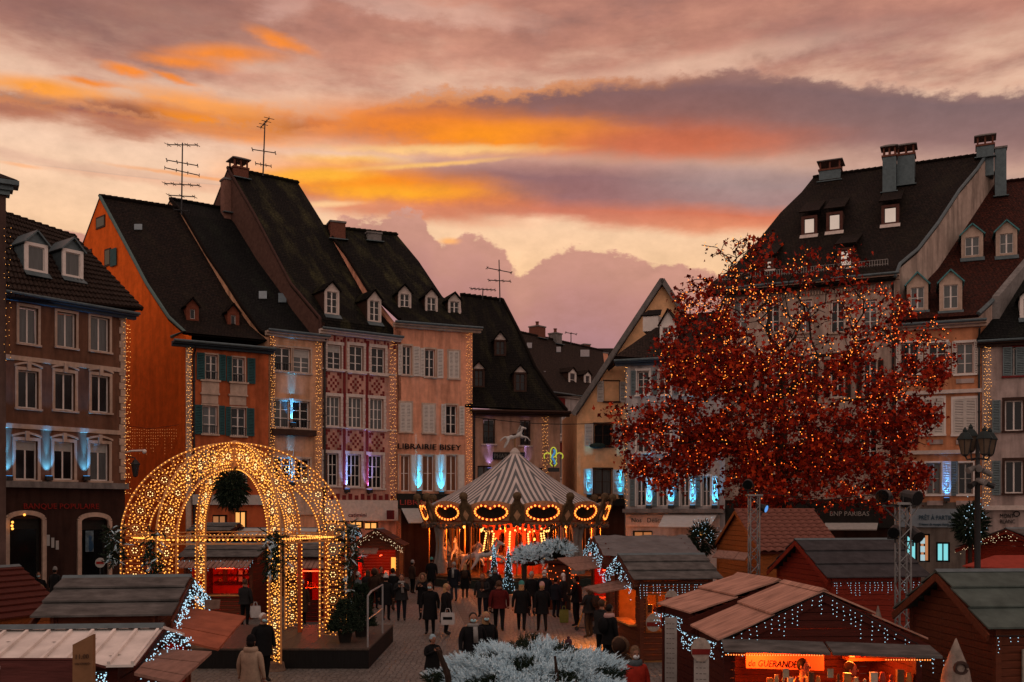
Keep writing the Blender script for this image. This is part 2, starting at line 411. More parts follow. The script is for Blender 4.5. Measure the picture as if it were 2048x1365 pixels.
WHITE = M('white_window_paint', (.72, .64, .59), .5, .1, 5, .03)
GREYW = M('greyed_white_paint', (.42, .39, .36), .6, .15, 5, .05)
DARKW = M('dark_stained_timber', (.05, .025, .018), .6, .3, 6, .1)
GLASS = M('dark_window_glass', (.006, .007, .008), .08, .4, 1.2, .02, spec=.28)
CURT = M('curtained_window_glass', (.085, .09, .09), .2, .35, 2.0, .02, stretch=(6, 6, .4), spec=.4)
IRON = M('black_iron', (.015, .015, .016), .5, .2, 8, .05, spec=.4)
ZINC = M('weathered_zinc', (.10, .13, .14), .45, .25, 5, .06, metal=.3)
COPPER = M('verdigris_copper', (.07, .20, .21), .55, .3, 4, .06, metal=.2)
TEAL = M('teal_shutter_paint', (.030, .085, .090), .6, .2, 6, .05)
SHUT = M('pale_shutter_paint', (.60, .53, .48), .55, .12, 5, .05)
BLUEG = M('blue_grey_shutter_paint', (.14, .18, .19), .6, .2, 6, .05)
BRICKM = M('chimney_brick', (.16, .06, .04), .85, .35, 9, .2)
CEMENT = M('grey_render', (.20, .18, .17), .85, .25, 5, .1, dirt=.3)
DARKSHOP = M('dark_shopfront', (.02, .018, .016), .5, .3, 4, .05)
B_WARM = E('warm_bulb', (1, .38, .055), 2.5)
B_STRING = E('amber_string_bulb', (1, .40, .09), 2.9)
B_WHITE = E('cold_white_bulb', (.50, .82, 1.0), 1.35)
B_TREE = E('orange_tree_bulb', (1, .13, .015), 2.4)
B_TREE2 = E('yellow_orange_tree_bulb', (1, .25, .03), 2.6)
B_GLOW = E('white_hot_bulb', (1, .62, .22), 2.4)
B_RED = E('red_neon', (1, .05, .02), 1.2)
# ------------------------------------------------------------------ facade frames
class Frame:
    """a vertical plane: origin o (ground), unit u along it, unit n towards the camera"""
    def __init__(s, a, b):
        s.o = Vector((a.x, a.y, 0)); d = Vector((b.x - a.x, b.y - a.y, 0)); s.w = d.length; s.u = d.normalized()
        s.n = Vector((s.u.y, -s.u.x, 0))
        if s.n.dot(-s.o) < 0: s.n = -s.n
    def ux(s, x, b=0.0):
        k = (x - CX) / F; o = s.o - s.n * b
        return (k * o.y - o.x) / (s.u.x - k * s.u.y)
    def at(s, x, y, b=0.0):
        o = s.o - s.n * b; q = o + s.u * s.ux(x, b)
        return Vector((q.x, q.y, H + (HZ - y) / F * q.y))
    def uz(s, x, y, b=0.0):
        q = s.at(x, y, b); return s.ux(x, b), q.z
    def pt(s, u, z, d=0.0): return s.o + s.u * u + s.n * d + UP * z
def frame_px(x0, D0, x1, D1): return Frame(G(x0, D0), G(x1, D1))
def frame_dir(a, g): return Frame(a, a + Vector((g[0], g[1], 0)).normalized() * 10)
def fbox(mb, fr, u0, u1, z0, z1, d0, d1, mi=0):
    c = fr.pt((u0 + u1) / 2, (z0 + z1) / 2, (d0 + d1) / 2)
    return mb.obox(c, fr.u * ((u1 - u0) / 2), fr.n * ((d1 - d0) / 2), UP * ((z1 - z0) / 2), mi)
def text(body, fr, x, y, h_px, mat, parent, w_px=None, d=.06, name='lettering', ext=.015, mid=False, shear=0.0):
    """raised letters on a frame; (x, y) left baseline in photo pixels, capital height h_px"""
    cu = bpy.data.curves.new('lettering', 'FONT'); cu.body = body; cu.extrude = ext; cu.resolution_u = 2; cu.shear = shear
    tmp = bpy.data.objects.new('tmp', cu); COL.objects.link(tmp)
    bpy.context.view_layer.update()
    me = bpy.data.meshes.new_from_object(tmp.evaluated_get(bpy.context.evaluated_depsgraph_get()))
    bpy.data.objects.remove(tmp)
    me.materials.clear(); me.materials.append(mat); me.name = name
    co = np.zeros(len(me.vertices) * 3); me.vertices.foreach_get('co', co); co = co.reshape(-1, 3)
    mn = co.min(0); mx = co.max(0)
    u0, z0 = fr.uz(x, y); z1 = fr.uz(x, y - h_px)[1]
    sz = (z1 - z0) / .70
    su = sz
    if w_px: su = (fr.ux(x + w_px) - u0) / max(mx[0] - mn[0], 1e-6)
    out = np.zeros_like(co)
    for i, (a, b, c) in enumerate(co):
        out[i] = fr.pt(u0 + (a - mn[0]) * su, z0 + b * sz, d + c)
    me.vertices.foreach_set('co', out.ravel()); me.update()
    return link(bpy.data.objects.new(name, me), parent)
# ------------------------------------------------------------------ house kit
class Roof:
    """profile of a roof slope as height against distance behind the facade"""
    def __init__(s, fr, pts):
        s.fr = fr; s.p = sorted(((fr.o - q).dot(fr.n), q.z) for q in pts)
    def z(s, b):
        p = s.p
        if b <= p[0][0]: return p[0][1]
        for (b0, z0), (b1, z1) in zip(p[:-1], p[1:]):
            if b <= b1: return z0 + (z1 - z0) * (b - b0) / max(b1 - b0, 1e-6)
        return p[-1][1]
    def hit(s, x, y):
        """distance behind the facade at which the sight line through a pixel meets the roof"""
        lo, hi = s.p[0][0] - .2, s.p[-1][0]
        for _ in range(40):
            mid = (lo + hi) / 2
            if s.fr.at(x, y, mid).z > s.z(mid): lo = mid
            else: hi = mid
        return (lo + hi) / 2
    def back(s, z, b0):
        b = b0
        while b < s.p[-1][0] and s.z(b) < z: b += .05
        return b
ridge_me = {}
def ridge_tiles(parent, a, b, mat, step=.36):
    d = b - a; n = max(2, int(d.length / step)); u = d / n
    key = mat.name
    if key not in ridge_me:
        mb = MB(); mb.tube([(-.21, 0, -.02), (.17, 0, .0), (.19, 0, .05)], [.13, .15, .12], 8)
        ridge_me[key] = mb.mesh('ridge_tile', mat)
    for i in range(n):
        o = inst('ridge_tile', ridge_me[key], parent, a + u * (i + .5), math.atan2(u.y, u.x))
        o.scale = (u.length / .36, 1, 1)
class House:
    def __init__(s, name, label, fr, cat='house'):
        s.fr = fr; s.op = []
        s.root = thing(name, fr.pt(fr.w / 2, 0), label, cat)
    def rect(s, x0, y0, x1, y1):
        xm = (x0 + x1) / 2
        u0, u1 = sorted((s.fr.ux(x0), s.fr.ux(x1)))
        z1 = s.fr.uz(xm, y0)[1]; z0 = s.fr.uz(xm, y1)[1]
        return u0, u1, z0, z1
    def win(s, x0, y0, x1, y1, cols=2, rows=3, sur=STONE, pane=GLASS, sash=WHITE, sw=.11, sill=True, blind=0.0, blocks=False, hood=False, bw=.065, rail=False, opening=True, key=False):
        if pane is GLASS and random.random() < .28: pane = CURT
        fr = s.fr; u0, u1, z0, z1 = s.rect(x0, y0, x1, y1)
        if opening: s.op.append((u0, u1, z0, z1)); dp = -.17
        else: dp = .03
        mb = MB(); t = .05
        for (a, b, c, d) in ((u0, u0 + bw, z0, z1), (u1 - bw, u1, z0, z1), (u0 + bw, u1 - bw, z0, z0 + bw), (u0 + bw, u1 - bw, z1 - bw, z1)):
            fbox(mb, fr, a, b, c, d, dp - t, dp)
        iw = (u1 - u0 - 2 * bw); ih = (z1 - z0 - 2 * bw) * (1 - blind); mw = .045
        for i in range(1, cols):
            c = u0 + bw + iw * i / cols; k = 1.7 if (cols == 2 or i == cols // 2) else 1
            fbox(mb, fr, c - mw / 2 * k, c + mw / 2 * k, z0 + bw, z0 + bw + ih, dp - t * .8, dp + .004)
        for j in range(1, rows):
            c = z0 + bw + ih * j / rows
            for i in range(cols):
                fbox(mb, fr, u0 + bw + iw * i / cols + mw * .86, u0 + bw + iw * (i + 1) / cols - mw * .86, c - .018, c + .018, dp - t * .7, dp - .004)
        w = mb.build('window', sash, s.root)
        for i in range(cols):
            for j in range(rows):
                pb = MB(); fbox(pb, fr, u0 + bw + iw * i / cols + .02, u0 + bw + iw * (i + 1) / cols - .02, z0 + bw + ih * j / rows + .016, z0 + bw + ih * (j + 1) / rows - .016, dp - t * .65, dp - t * .45)
                pb.build('pane', pane, w)
        if blind:
            pb = MB(); n = 6
            for k in range(n):
                za = z0 + bw + ih + (z1 - bw - z0 - bw - ih) * k / n
                fbox(pb, fr, u0 + bw, u1 - bw, za + .004, za + (z1 - bw - z0 - bw - ih) / n, dp - t, dp - .01 - .01 * (k % 2))
            pb.build('roller_blind', GREYW, w)
        if sur:
            sb = MB(); q = .035
            if blocks:
                n = 9; hh = (z1 - z0) / n
                for side in (0, 1):
                    for k in range(n):
                        ww = sw * (1.15 if k % 2 else .95)
                        a, b = (u0 - ww, u0 - .002) if side == 0 else (u1 + .002, u1 + ww)
                        fbox(sb, fr, a, b, z0 + hh * k + .012, z0 + hh * (k + 1) - .006, -.1, q)
            else:
                fbox(sb, fr, u0 - sw, u0 - .002, z0, z1, -.1, q); fbox(sb, fr, u1 + .002, u1 + sw, z0, z1, -.1, q)
            fbox(sb, fr, u0 - sw, u1 + sw, z1 + .002, z1 + sw * 1.15, -.1, q + .006)
            if hood:
                um = (u0 + u1) / 2; zz = z1 + sw * 1.15; pts = []
                for k in range(9):
                    a = u0 - sw * 1.3 + (u1 - u0 + 2.6 * sw) * k / 8; pts.append(fr.pt(a, zz + .16 * math.sin(math.pi * k / 8), .0))
                top = [p + UP * .10 for p in pts]
                for k in range(8): sb.prism([pts[k], pts[k + 1], top[k + 1], top[k]], fr.n * .09)
                fbox(sb, fr, um - .09, um + .09, z1, zz + .3, 0, .13)
            sb.build('window_surround', sur, w)
        if sill:
            sb = MB(); fbox(sb, fr, u0 - sw * 1.2, u1 + sw * 1.2, z0 - .10, z0 - .003, -.1, .12); sb.build('sill', sur or STONE, w)
        if rail:
            rb = MB()
            for k in range(7):
                c = u0 + (u1 - u0) * (k + .5) / 7; fbox(rb, fr, c - .012, c + .012, z0, z0 + .42, .05, .07)
            fbox(rb, fr, u0, u1, z0 + .42, z0 + .46, .045, .075); rb.build('balcony_rail', IRON, w)
        return w
    def shut(s, x0, x1, y0, y1, mat=SHUT, d=.05, solid=False, half=True):
        fr = s.fr; u0, u1, z0, z1 = s.rect(x0, y0, x1, y1); mb = MB(); f = min(.07, (u1 - u0) * .2)
        fbox(mb, fr, u0, u0 + f, z0, z1, d, d + .045); fbox(mb, fr, u1 - f, u1, z0, z1, d, d + .045)
        zm = (z0 + z1) / 2
        for a, b in ((z0, z0 + f), (z1 - f, z1), (zm - f / 2, zm + f / 2)): fbox(mb, fr, u0 + f, u1 - f, a, b, d + .002, d + .043)
        if solid: fbox(mb, fr, u0 + f, u1 - f, z0 + f, z1 - f, d + .01, d + .03)
        else:
            for a, b in ((z0 + f, zm - f / 2), (zm + f / 2, z1 - f)):
                n = max(3, min(11, int((b - a) / .085)))
                for k in range(n):
                    za = a + (b - a) * (k + .5) / n; hh = (b - a) / n * .5
                    c = fr.pt((u0 + u1) / 2, za, d + .022)
                    mb.obox(c, fr.u * ((u1 - u0) / 2 - f), fr.n * .016 - UP * hh * .62, UP * .006 + fr.n * .005)
            fbox(mb, fr, u0 + f, u1 - f, z0 + f, z1 - f, d + .001, d + .005, 1)  # dark sheet behind the slats paints the shade in their gaps
        return mb.build('shutter', [mat, DARKSHOP], s.root)
    def wall(s, ztop, mat, z0=0.0, u0=0.0, u1=None, name='wall', rv=.26):
        fr = s.fr; u1 = fr.w if u1 is None else u1
        ops = [(max(a, u0), min(b, u1), max(c, z0), min(d, ztop)) for a, b, c, d in s.op if b > u0 and a < u1 and d > z0 and c < ztop]
        us = sorted(set([u0, u1] + [v for o in ops for v in o[:2]])); zs = sorted(set([z0, ztop] + [v for o in ops for v in o[2:]]))
        mb = MB()
        for a, b in zip(us[:-1], us[1:]):
            for c, d in zip(zs[:-1], zs[1:]):
                um, zm = (a + b) / 2, (c + d) / 2
                if any(o[0] < um < o[1] and o[2] < zm < o[3] for o in ops): continue
                mb.poly([fr.pt(a, c), fr.pt(b, c), fr.pt(b, d), fr.pt(a, d)])
        for a, b, c, d in ops:
            for q in ([(a, c), (a, d)], [(b, d), (b, c)], [(a, d), (b, d)], [(b, c), (a, c)]):
                mb.poly([fr.pt(*q[0]), fr.pt(*q[1]), fr.pt(*q[1], -rv), fr.pt(*q[0], -rv)])
        return mb.build(name, mat, s.root)
    def sides(s, ztop, mat, gl, gr, depth, z0=0.0, name='side_wall', left=True, right=True):
        fr = s.fr; a = fr.pt(0, 0); b = fr.pt(fr.w, 0)
        al = a + Vector((gl[0], gl[1], 0)).normalized() * depth; br = b + Vector((gr[0], gr[1], 0)).normalized() * depth
        mb = MB()
        for p, q in ([(a, al)] if left else []) + [(al, br)] + ([(br, b)] if right else []):
            mb.poly([p + UP * z0, q + UP * z0, q + UP * ztop, p + UP * ztop])
        return mb.build(name, mat, s.root)
    def course(s, y, mat=STONE, h=.22, d=.07, x=None, u0=None, u1=None, name='string_course'):
        fr = s.fr; xm = x if x else None
        if xm is None:
            q = fr.pt(fr.w / 2, 0); xm = CX + q.x / q.y * F
        z = fr.uz(xm, y)[1]; mb = MB()
        fbox(mb, fr, (0 if u0 is None else u0) - .02, (fr.w if u1 is None else u1) + .02, z - h / 2, z + h / 2, .002, d)
        return mb.build(name, mat, s.root)
    def eave(s, y, x=None, over=.5, mat=DARKW, gut=ZINC, drop=.0, e0=.25, e1=.25):
        fr = s.fr; q = fr.pt(fr.w / 2, 0); xm = x or (CX + q.x / q.y * F)
        z = fr.uz(xm, y)[1]; mb = MB()
        fbox(mb, fr, -e0, fr.w + e1, z - .30, z - .16, .004, over * .45); fbox(mb, fr, -e0, fr.w + e1, z - .155, z - .03, .003, over * .9)
        mb.build('cornice', mat, s.root)
        g = MB(); g.tube([fr.pt(-e0, z - .02, over + .03), fr.pt(fr.w + e1, z - .02, over + .03)], .075, 8); g.build('gutter', gut, s.root)
        return z
    def roof(s, prof, gl, mat, W=None, verge=ZINC, left_wall=None, right_wall=None, hip=None, ridge=True, verge_r=False, nseg=8, gable_skip=None, up=0.0):
        """prof: photo pixels of one raking edge from eave to apex, lying in the gable plane gl"""
        fr = s.fr; A = [gl.at(x, y) for x, y in prof]
        W = fr.w if W is None else W
        B = [p + fr.u * W for p in A] if hip is None else hip
        s.R = Roof(fr, A)
        mb = MB(); mb.loft(A, B, nseg, .16)
        ax = gl.u.copy()
        if ax.dot(-fr.n) < 0: ax = -ax
        def mir(L_):
            a = L_[-1]; out = []
            for p in L_[::-1][1:]:
                k = (a - p).dot(-fr.n) * -1 / max(ax.dot(-fr.n), .2); kk = abs((p - a).dot(fr.n)) / max(ax.dot(-fr.n), .2)
                out.append(Vector((a.x, a.y, p.z)) + ax * kk)
            return [a] + out
        bm_ = MB(); bm_.loft(mir(A), mir(B), 2, .14)
        r = mb.build('roof', mat, s.root); bm_.build('rear_slope', mat, r)
        s.roofo = r; s.A = A; s.B = B
        for L_, on in ((A, True), (B, verge_r)):
            if on and verge:
                v = MB(); v.tube([p + UP * .05 for p in L_], .10, 6); v.build('verge_trim', verge, r)
        if ridge: ridge_tiles(r, A[-1] + UP * .04, B[-1] + UP * .04, mat)
        for L_, wm in ((A, left_wall), (B, right_wall)):
            if wm:
                inw = fr.u * (.3 if L_ is A else -.3); dn = UP * .2
                pts = [p - dn for p in L_] + [p - dn for p in mir(L_)[1:]]
                lo = [Vector((pts[0].x, pts[0].y, 0))]; hi_ = [Vector((pts[-1].x, pts[-1].y, 0))]
                # start the wall at the facade plane
                g = MB(); pts[0] = pts[0] if True else pts[0]
                base = fr.pt(0 if L_ is A else fr.w, 0)
                fz = s.R.z(0) - .2
                body = [Vector((base.x, base.y, 0)), Vector((base.x, base.y, fz))] + [p for p in pts if (fr.o - p).dot(fr.n) > .15] + hi_
                g.prism(body, inw); g.build('gable_wall', wm, s.root)
        return s.R
    def dormer(s, x0, x1, ytop, yeave, ybot, wall=WHITE, roofm=None, pane=GLASS, cols=2, rows=3, cheek=None, flat=False, sillm=ZINC, sash=WHITE, pad=.16, pediment=None, hit=None):
        fr = s.fr; xm = (x0 + x1) / 2; b = s.R.hit(xm, ybot) if hit is None else hit
        u0, u1 = fr.ux(x0, b), fr.ux(x1, b); z0 = fr.at(xm, ybot, b).z; z1 = fr.at(xm, yeave, b).z; zt = fr.at(xm, ytop, b).z
        b2 = s.R.back(z1, b) + .25; b3 = s.R.back(zt, b) + .35
        um = (u0 + u1) / 2; cheek = cheek or wall
        ck = MB()
        for u in (u0, u1):
            q = [fr.pt(u, z0 - .25, -b), fr.pt(u, z1, -b), fr.pt(u, z1, -b2), fr.pt(u, s.R.z(b2) - .2, -b2)]
            ck.prism(q, fr.u * (.06 if u == u0 else -.06))
        dm = ck.build('dormer', cheek, s.root)
        mb = MB(); fw = pad
        fbox(mb, fr, u0 - .01, u0 + fw, z0, z1, -b - .08, -b + .03); fbox(mb, fr, u1 - fw, u1 + .01, z0, z1, -b - .08, -b + .03)
        fbox(mb, fr, u0 + fw, u1 - fw, z1 - fw, z1, -b - .08, -b + .03); fbox(mb, fr, u0 + fw, u1 - fw, z0, z0 + fw * .7, -b - .08, -b + .03)
        mb.build('window_surround', wall, dm)
        iu0, iu1, iz0, iz1 = u0 + fw, u1 - fw, z0 + fw * .7, z1 - fw
        sb = MB(); q = .035
        for a, c, d, e in ((iu0, iu0 + q, iz0, iz1), (iu1 - q, iu1, iz0, iz1), (iu0 + q, iu1 - q, iz0, iz0 + q), (iu0 + q, iu1 - q, iz1 - q, iz1)): fbox(sb, fr, a, c, d, e, -b - .10, -b - .06)
        for i in range(1, cols):
            c = iu0 + (iu1 - iu0) * i / cols; fbox(sb, fr, c - .04, c + .04, iz0 + q, iz1 - q, -b - .095, -b - .055)
        for j in range(1, rows):
            c = iz0 + (iz1 - iz0) * j / rows
            for i in range(cols):
                fbox(sb, fr, iu0 + (iu1 - iu0) * i / cols + .04, iu0 + (iu1 - iu0) * (i + 1) / cols - .04, c - .016, c + .016, -b - .092, -b - .06)
        sb.build('sash', sash, dm)
        for i in range(cols):
            for j in range(rows):
                pb = MB(); fbox(pb, fr, iu0 + (iu1 - iu0) * i / cols + .03, iu0 + (iu1 - iu0) * (i + 1) / cols - .03, iz0 + (iz1 - iz0) * j / rows + .014, iz0 + (iz1 - iz0) * (j + 1) / rows - .014, -b - .082, -b - .072)
                pb.build('pane', pane, dm)
        rb = MB(); ov = .14
        if not flat:
            pd = MB(); pd.prism([fr.pt(u0, z1 + .003, -b), fr.pt(u1, z1 + .003, -b), fr.pt(um, zt - .05, -b)], -fr.n * .1); pd.build('pediment', pediment or wall, dm)
            for a in (u0 - ov, u1 + ov):
                e0 = fr.pt(a, z1 - .06, -b + .18); e1 = fr.pt(a, z1 - .06, -b2 - .2); r0 = fr.pt(um, zt + .04, -b + .18); r1 = fr.pt(um, zt + .04, -b3 - .2)
                rb.loft([e0, r0], [e1, r1], 1, .07)
        else:
            zb = s.R.z(b3 + 1.3)
            rb.loft([fr.pt(u0 - ov, zt, -b + .2), fr.pt(u0 - ov, max(zb, zt + .05), -b3 - 1.3)], [fr.pt(u1 + ov, zt, -b + .2), fr.pt(u1 + ov, max(zb, zt + .05), -b3 - 1.3)], 1, .09)
        rb.build('dormer_roof', roofm or s.roofo.data.materials[0], dm)
        if sillm:
            sl = MB(); sl.loft([fr.pt(u0 - .08, z0 + .02, -b + .04), fr.pt(u0 - .08, z0 - .25, -b + .34)], [fr.pt(u1 + .08, z0 + .02, -b + .04), fr.pt(u1 + .08, z0 - .25, -b + .34)], 1, .03); sl.build('apron_flashing', sillm, dm)
        return dm
    def chimney(s, x0, x1, ytop, ybot, mat=BRICKM, cap='slab', b=None, deep=None):
        fr = s.fr; xm = (x0 + x1) / 2
        if b is None: b = s.R.hit(xm, ybot)
        u0, u1 = fr.ux(x0, b), fr.ux(x1, b); w = u1 - u0; z1 = fr.at(xm, ytop, b).z; z0 = fr.at(xm, ybot, b).z - 1.2
        dp = deep or w; body_top = z1 - (.75 if cap == 'cover' else .12)
        mb = MB(); fbox(mb, fr, u0, u1, z0, body_top, -b - dp, -b); c = mb.build('chimney', mat, s.root)
        k = MB()
        if cap == 'cover':
            fbox(k, fr, u0 - .06, u1 + .06, body_top + .001, body_top + .12, -b - dp - .06, -b + .06)
            for a in (u0 + .02, (u0 + u1) / 2 - .05, u1 - .12):
                for dd in (-b - .12, -b - dp + .02): fbox(k, fr, a, a + .1, body_top + .121, z1 - .14, dd, dd + .1)
            k.build('cap_posts', BRICKM, c)
            t = MB(); uc, dc = (u0 + u1) / 2, -b - dp / 2
            q = [fr.pt(u0 - .14, z1 - .14, -b + .14), fr.pt(u1 + .14, z1 - .14, -b + .14), fr.pt(u1 + .14, z1 - .14, -b - dp - .14), fr.pt(u0 - .14, z1 - .14, -b - dp - .14)]
            q2 = [p.lerp(fr.pt(uc, 0, dc) + UP * (z1 - .14), .55) + UP * .22 for p in q]; q1 = [p + UP * .06 for p in q]
            t.add(q + q1 + q2, [(3, 2, 1, 0), (8, 9, 10, 11)] + [(i, (i + 1) % 4, 4 + (i + 1) % 4, 4 + i) for i in range(4)] + [(4 + i, 4 + (i + 1) % 4, 8 + (i + 1) % 4, 8 + i) for i in range(4)])
            t.build('chimney_cap', CEMENT, c)
        else:
            fbox(k, fr, u0 - .06, u1 + .06, body_top + .001, z1, -b - dp - .06, -b + .06); k.build('chimney_cap', CEMENT, c)
            if cap == 'pot':
                t = MB(); t.lathe(fr.pt((u0 + u1) / 2, z1, -b - dp / 2), [(.16, 0), (.14, .35), (.19, .4), (.19, .46), (.1, .47)], 10); t.build('chimney_pot', BRICKM, c)
        fl = MB(); fbox(fl, fr, u0 - .12, u1 + .12, z0 + 1.12, z0 + 1.18, -b - .1, -b + .28); fl.build('flashing', ZINC, c)
        return c
    def downpipe(s, x, ytop, ybot=1150, mat=None):
        fr = s.fr; u = fr.ux(x); z1 = fr.uz(x, ytop)[1]; z0 = max(.1, fr.uz(x, ybot)[1]); mb = MB()
        mb.tube([fr.pt(u, z1, .5), fr.pt(u, z1 - .35, .16), fr.pt(u, z1 - .6, .12), fr.pt(u, z0, .12)], .06, 7)
        for k in range(5): z = z0 + (z1 - .7 - z0) * (k + .5) / 5; fbox(mb, fr, u - .08, u + .08, z, z + .05, .0, .2)
        return mb.build('downpipe', mat or IRON, s.root)
    def skylight(s, x0, x1, y0, y1, mat=None):
        fr = s.fr
        q = []
        for x, y in ((x0, y1), (x1, y1), (x1, y0), (x0, y0)):
            b = s.R.hit(x, y); q.append(fr.at(x, y, b) + UP * .05 + fr.n * .05)
        mb = MB(); mb.prism(q, UP * .05); return mb.build('skylight', mat or M('skylight_glass', (.14, .18, .20), .15, .2, 3, .01, spec=.5), s.roofo)
def antenna(name, label, base, top, bars):
    """mast with rows of short elements; bars: (height fraction, half length, yaw, elements)"""
    t = thing(name, base, label, 'antenna', 'roof antennas')
    mb = MB(); mb.tube([base, top], [.05, .04], 6); mb.build('mast', IRON, t)
    L = (top - base)
    for f, hl, yaw, ne in bars:
        c = base + L * f; d = Vector((math.cos(yaw), math.sin(yaw), -.12)); sd = Vector((-math.sin(yaw), math.cos(yaw), 0))
        mb = MB(); mb.tube([c - d * hl, c + d * hl], .035, 5)
        for k in range(ne):
            q = c + d * hl * (2 * k / max(ne - 1, 1) - 1); e = sd * (.35 - .02 * k); mb.tube([q - e, q + e], .022, 4); mb.tube([q - UP * .12, q + UP * .12], .018, 4)
        mb.build('crossbar', IRON, t)
    return t
WIRE = M('dark_cable', (.012, .012, .012), .6, .1, 5, 0)
def bulbs(name, pts, r, mat, parent):
    mb = MB()
    for p in pts: mb.blob(p, r)
    o = mb.build(name, mat, parent); tag(o, kind='stuff'); return o
def light_curtain(label, fr, x0, x1, y0, y1, n, strands=4, group='fairy light curtains on the facades', d=.14, mat=None, r=.0185):
    """strands of fairy lights hanging down a strip of wall"""
    u0, u1, z0, z1 = sorted((fr.ux(x0), fr.ux(x1))) + [fr.uz((x0 + x1) / 2, y1)[1], fr.uz((x0 + x1) / 2, y0)[1]]
    t = thing('light_curtain', fr.pt((u0 + u1) / 2, z0, d), label, 'string lights', group)
    wb = MB(); pts = []
    for k in range(strands):
        uk = u0 + (u1 - u0) * (k + .5) / strands; line = []
        m_ = max(3, n // strands)
        for i in range(m_ + 1):
            q = fr.pt(uk + random.uniform(-.05, .05), z1 - (z1 - z0) * (i + random.uniform(-.3, .3)) / m_, d + random.uniform(-.03, .03)); line.append(q); pts.append(q)
        wb.tube(line, .006, 3, False)
    wb.build('cable', WIRE, t)
    bulbs('bulbs', pts, r, mat or B_STRING, t); return t
BLUE = (.05, .42, 1.0)
def uplight(fr, x, y, label, col=BLUE, e=260, d=.24, spread=26, tilt=.075, on=True):
    """small floodlight standing off a wall and grazing it upwards"""
    u, z = fr.uz(x, y); p = fr.pt(u, z, d)
    t = thing('floodlight', p, label, 'floodlight', 'floodlights washing the facades')
    mb = MB(); mb.obox(p, fr.u * .16, fr.n * .10, UP * .11); mb.build('housing', IRON, t)
    mb = MB(); mb.obox(p + UP * .116, fr.u * .13, fr.n * .08, UP * .004); mb.build('lens', E('lamp_lens_%d' % int(col[1] * 100), col, 2.0), t)
    mb = MB(); mb.bar(p - UP * .11, p - fr.n * d - UP * .16, .05, .05); mb.build('bracket', IRON, t)
    if on:
        for en, ss, tl in ((e * 14, 16, tilt * 1.6), (e * 2.2, 62, tilt * 4)):      # narrow beam and the lamp's own spill
            l = bpy.data.lights.new('uplight', 'SPOT'); l.energy = en; l.color = col; l.spot_size = R(ss); l.spot_blend = 1.0; l.shadow_soft_size = .04
            lo = bpy.data.objects.new('uplight', l); lo.location = p + UP * .14
            dr = (UP - fr.n * tl).normalized(); lo.rotation_euler = dr.to_track_quat('-Z', 'Y').to_euler()
            link(lo, t)
    return t
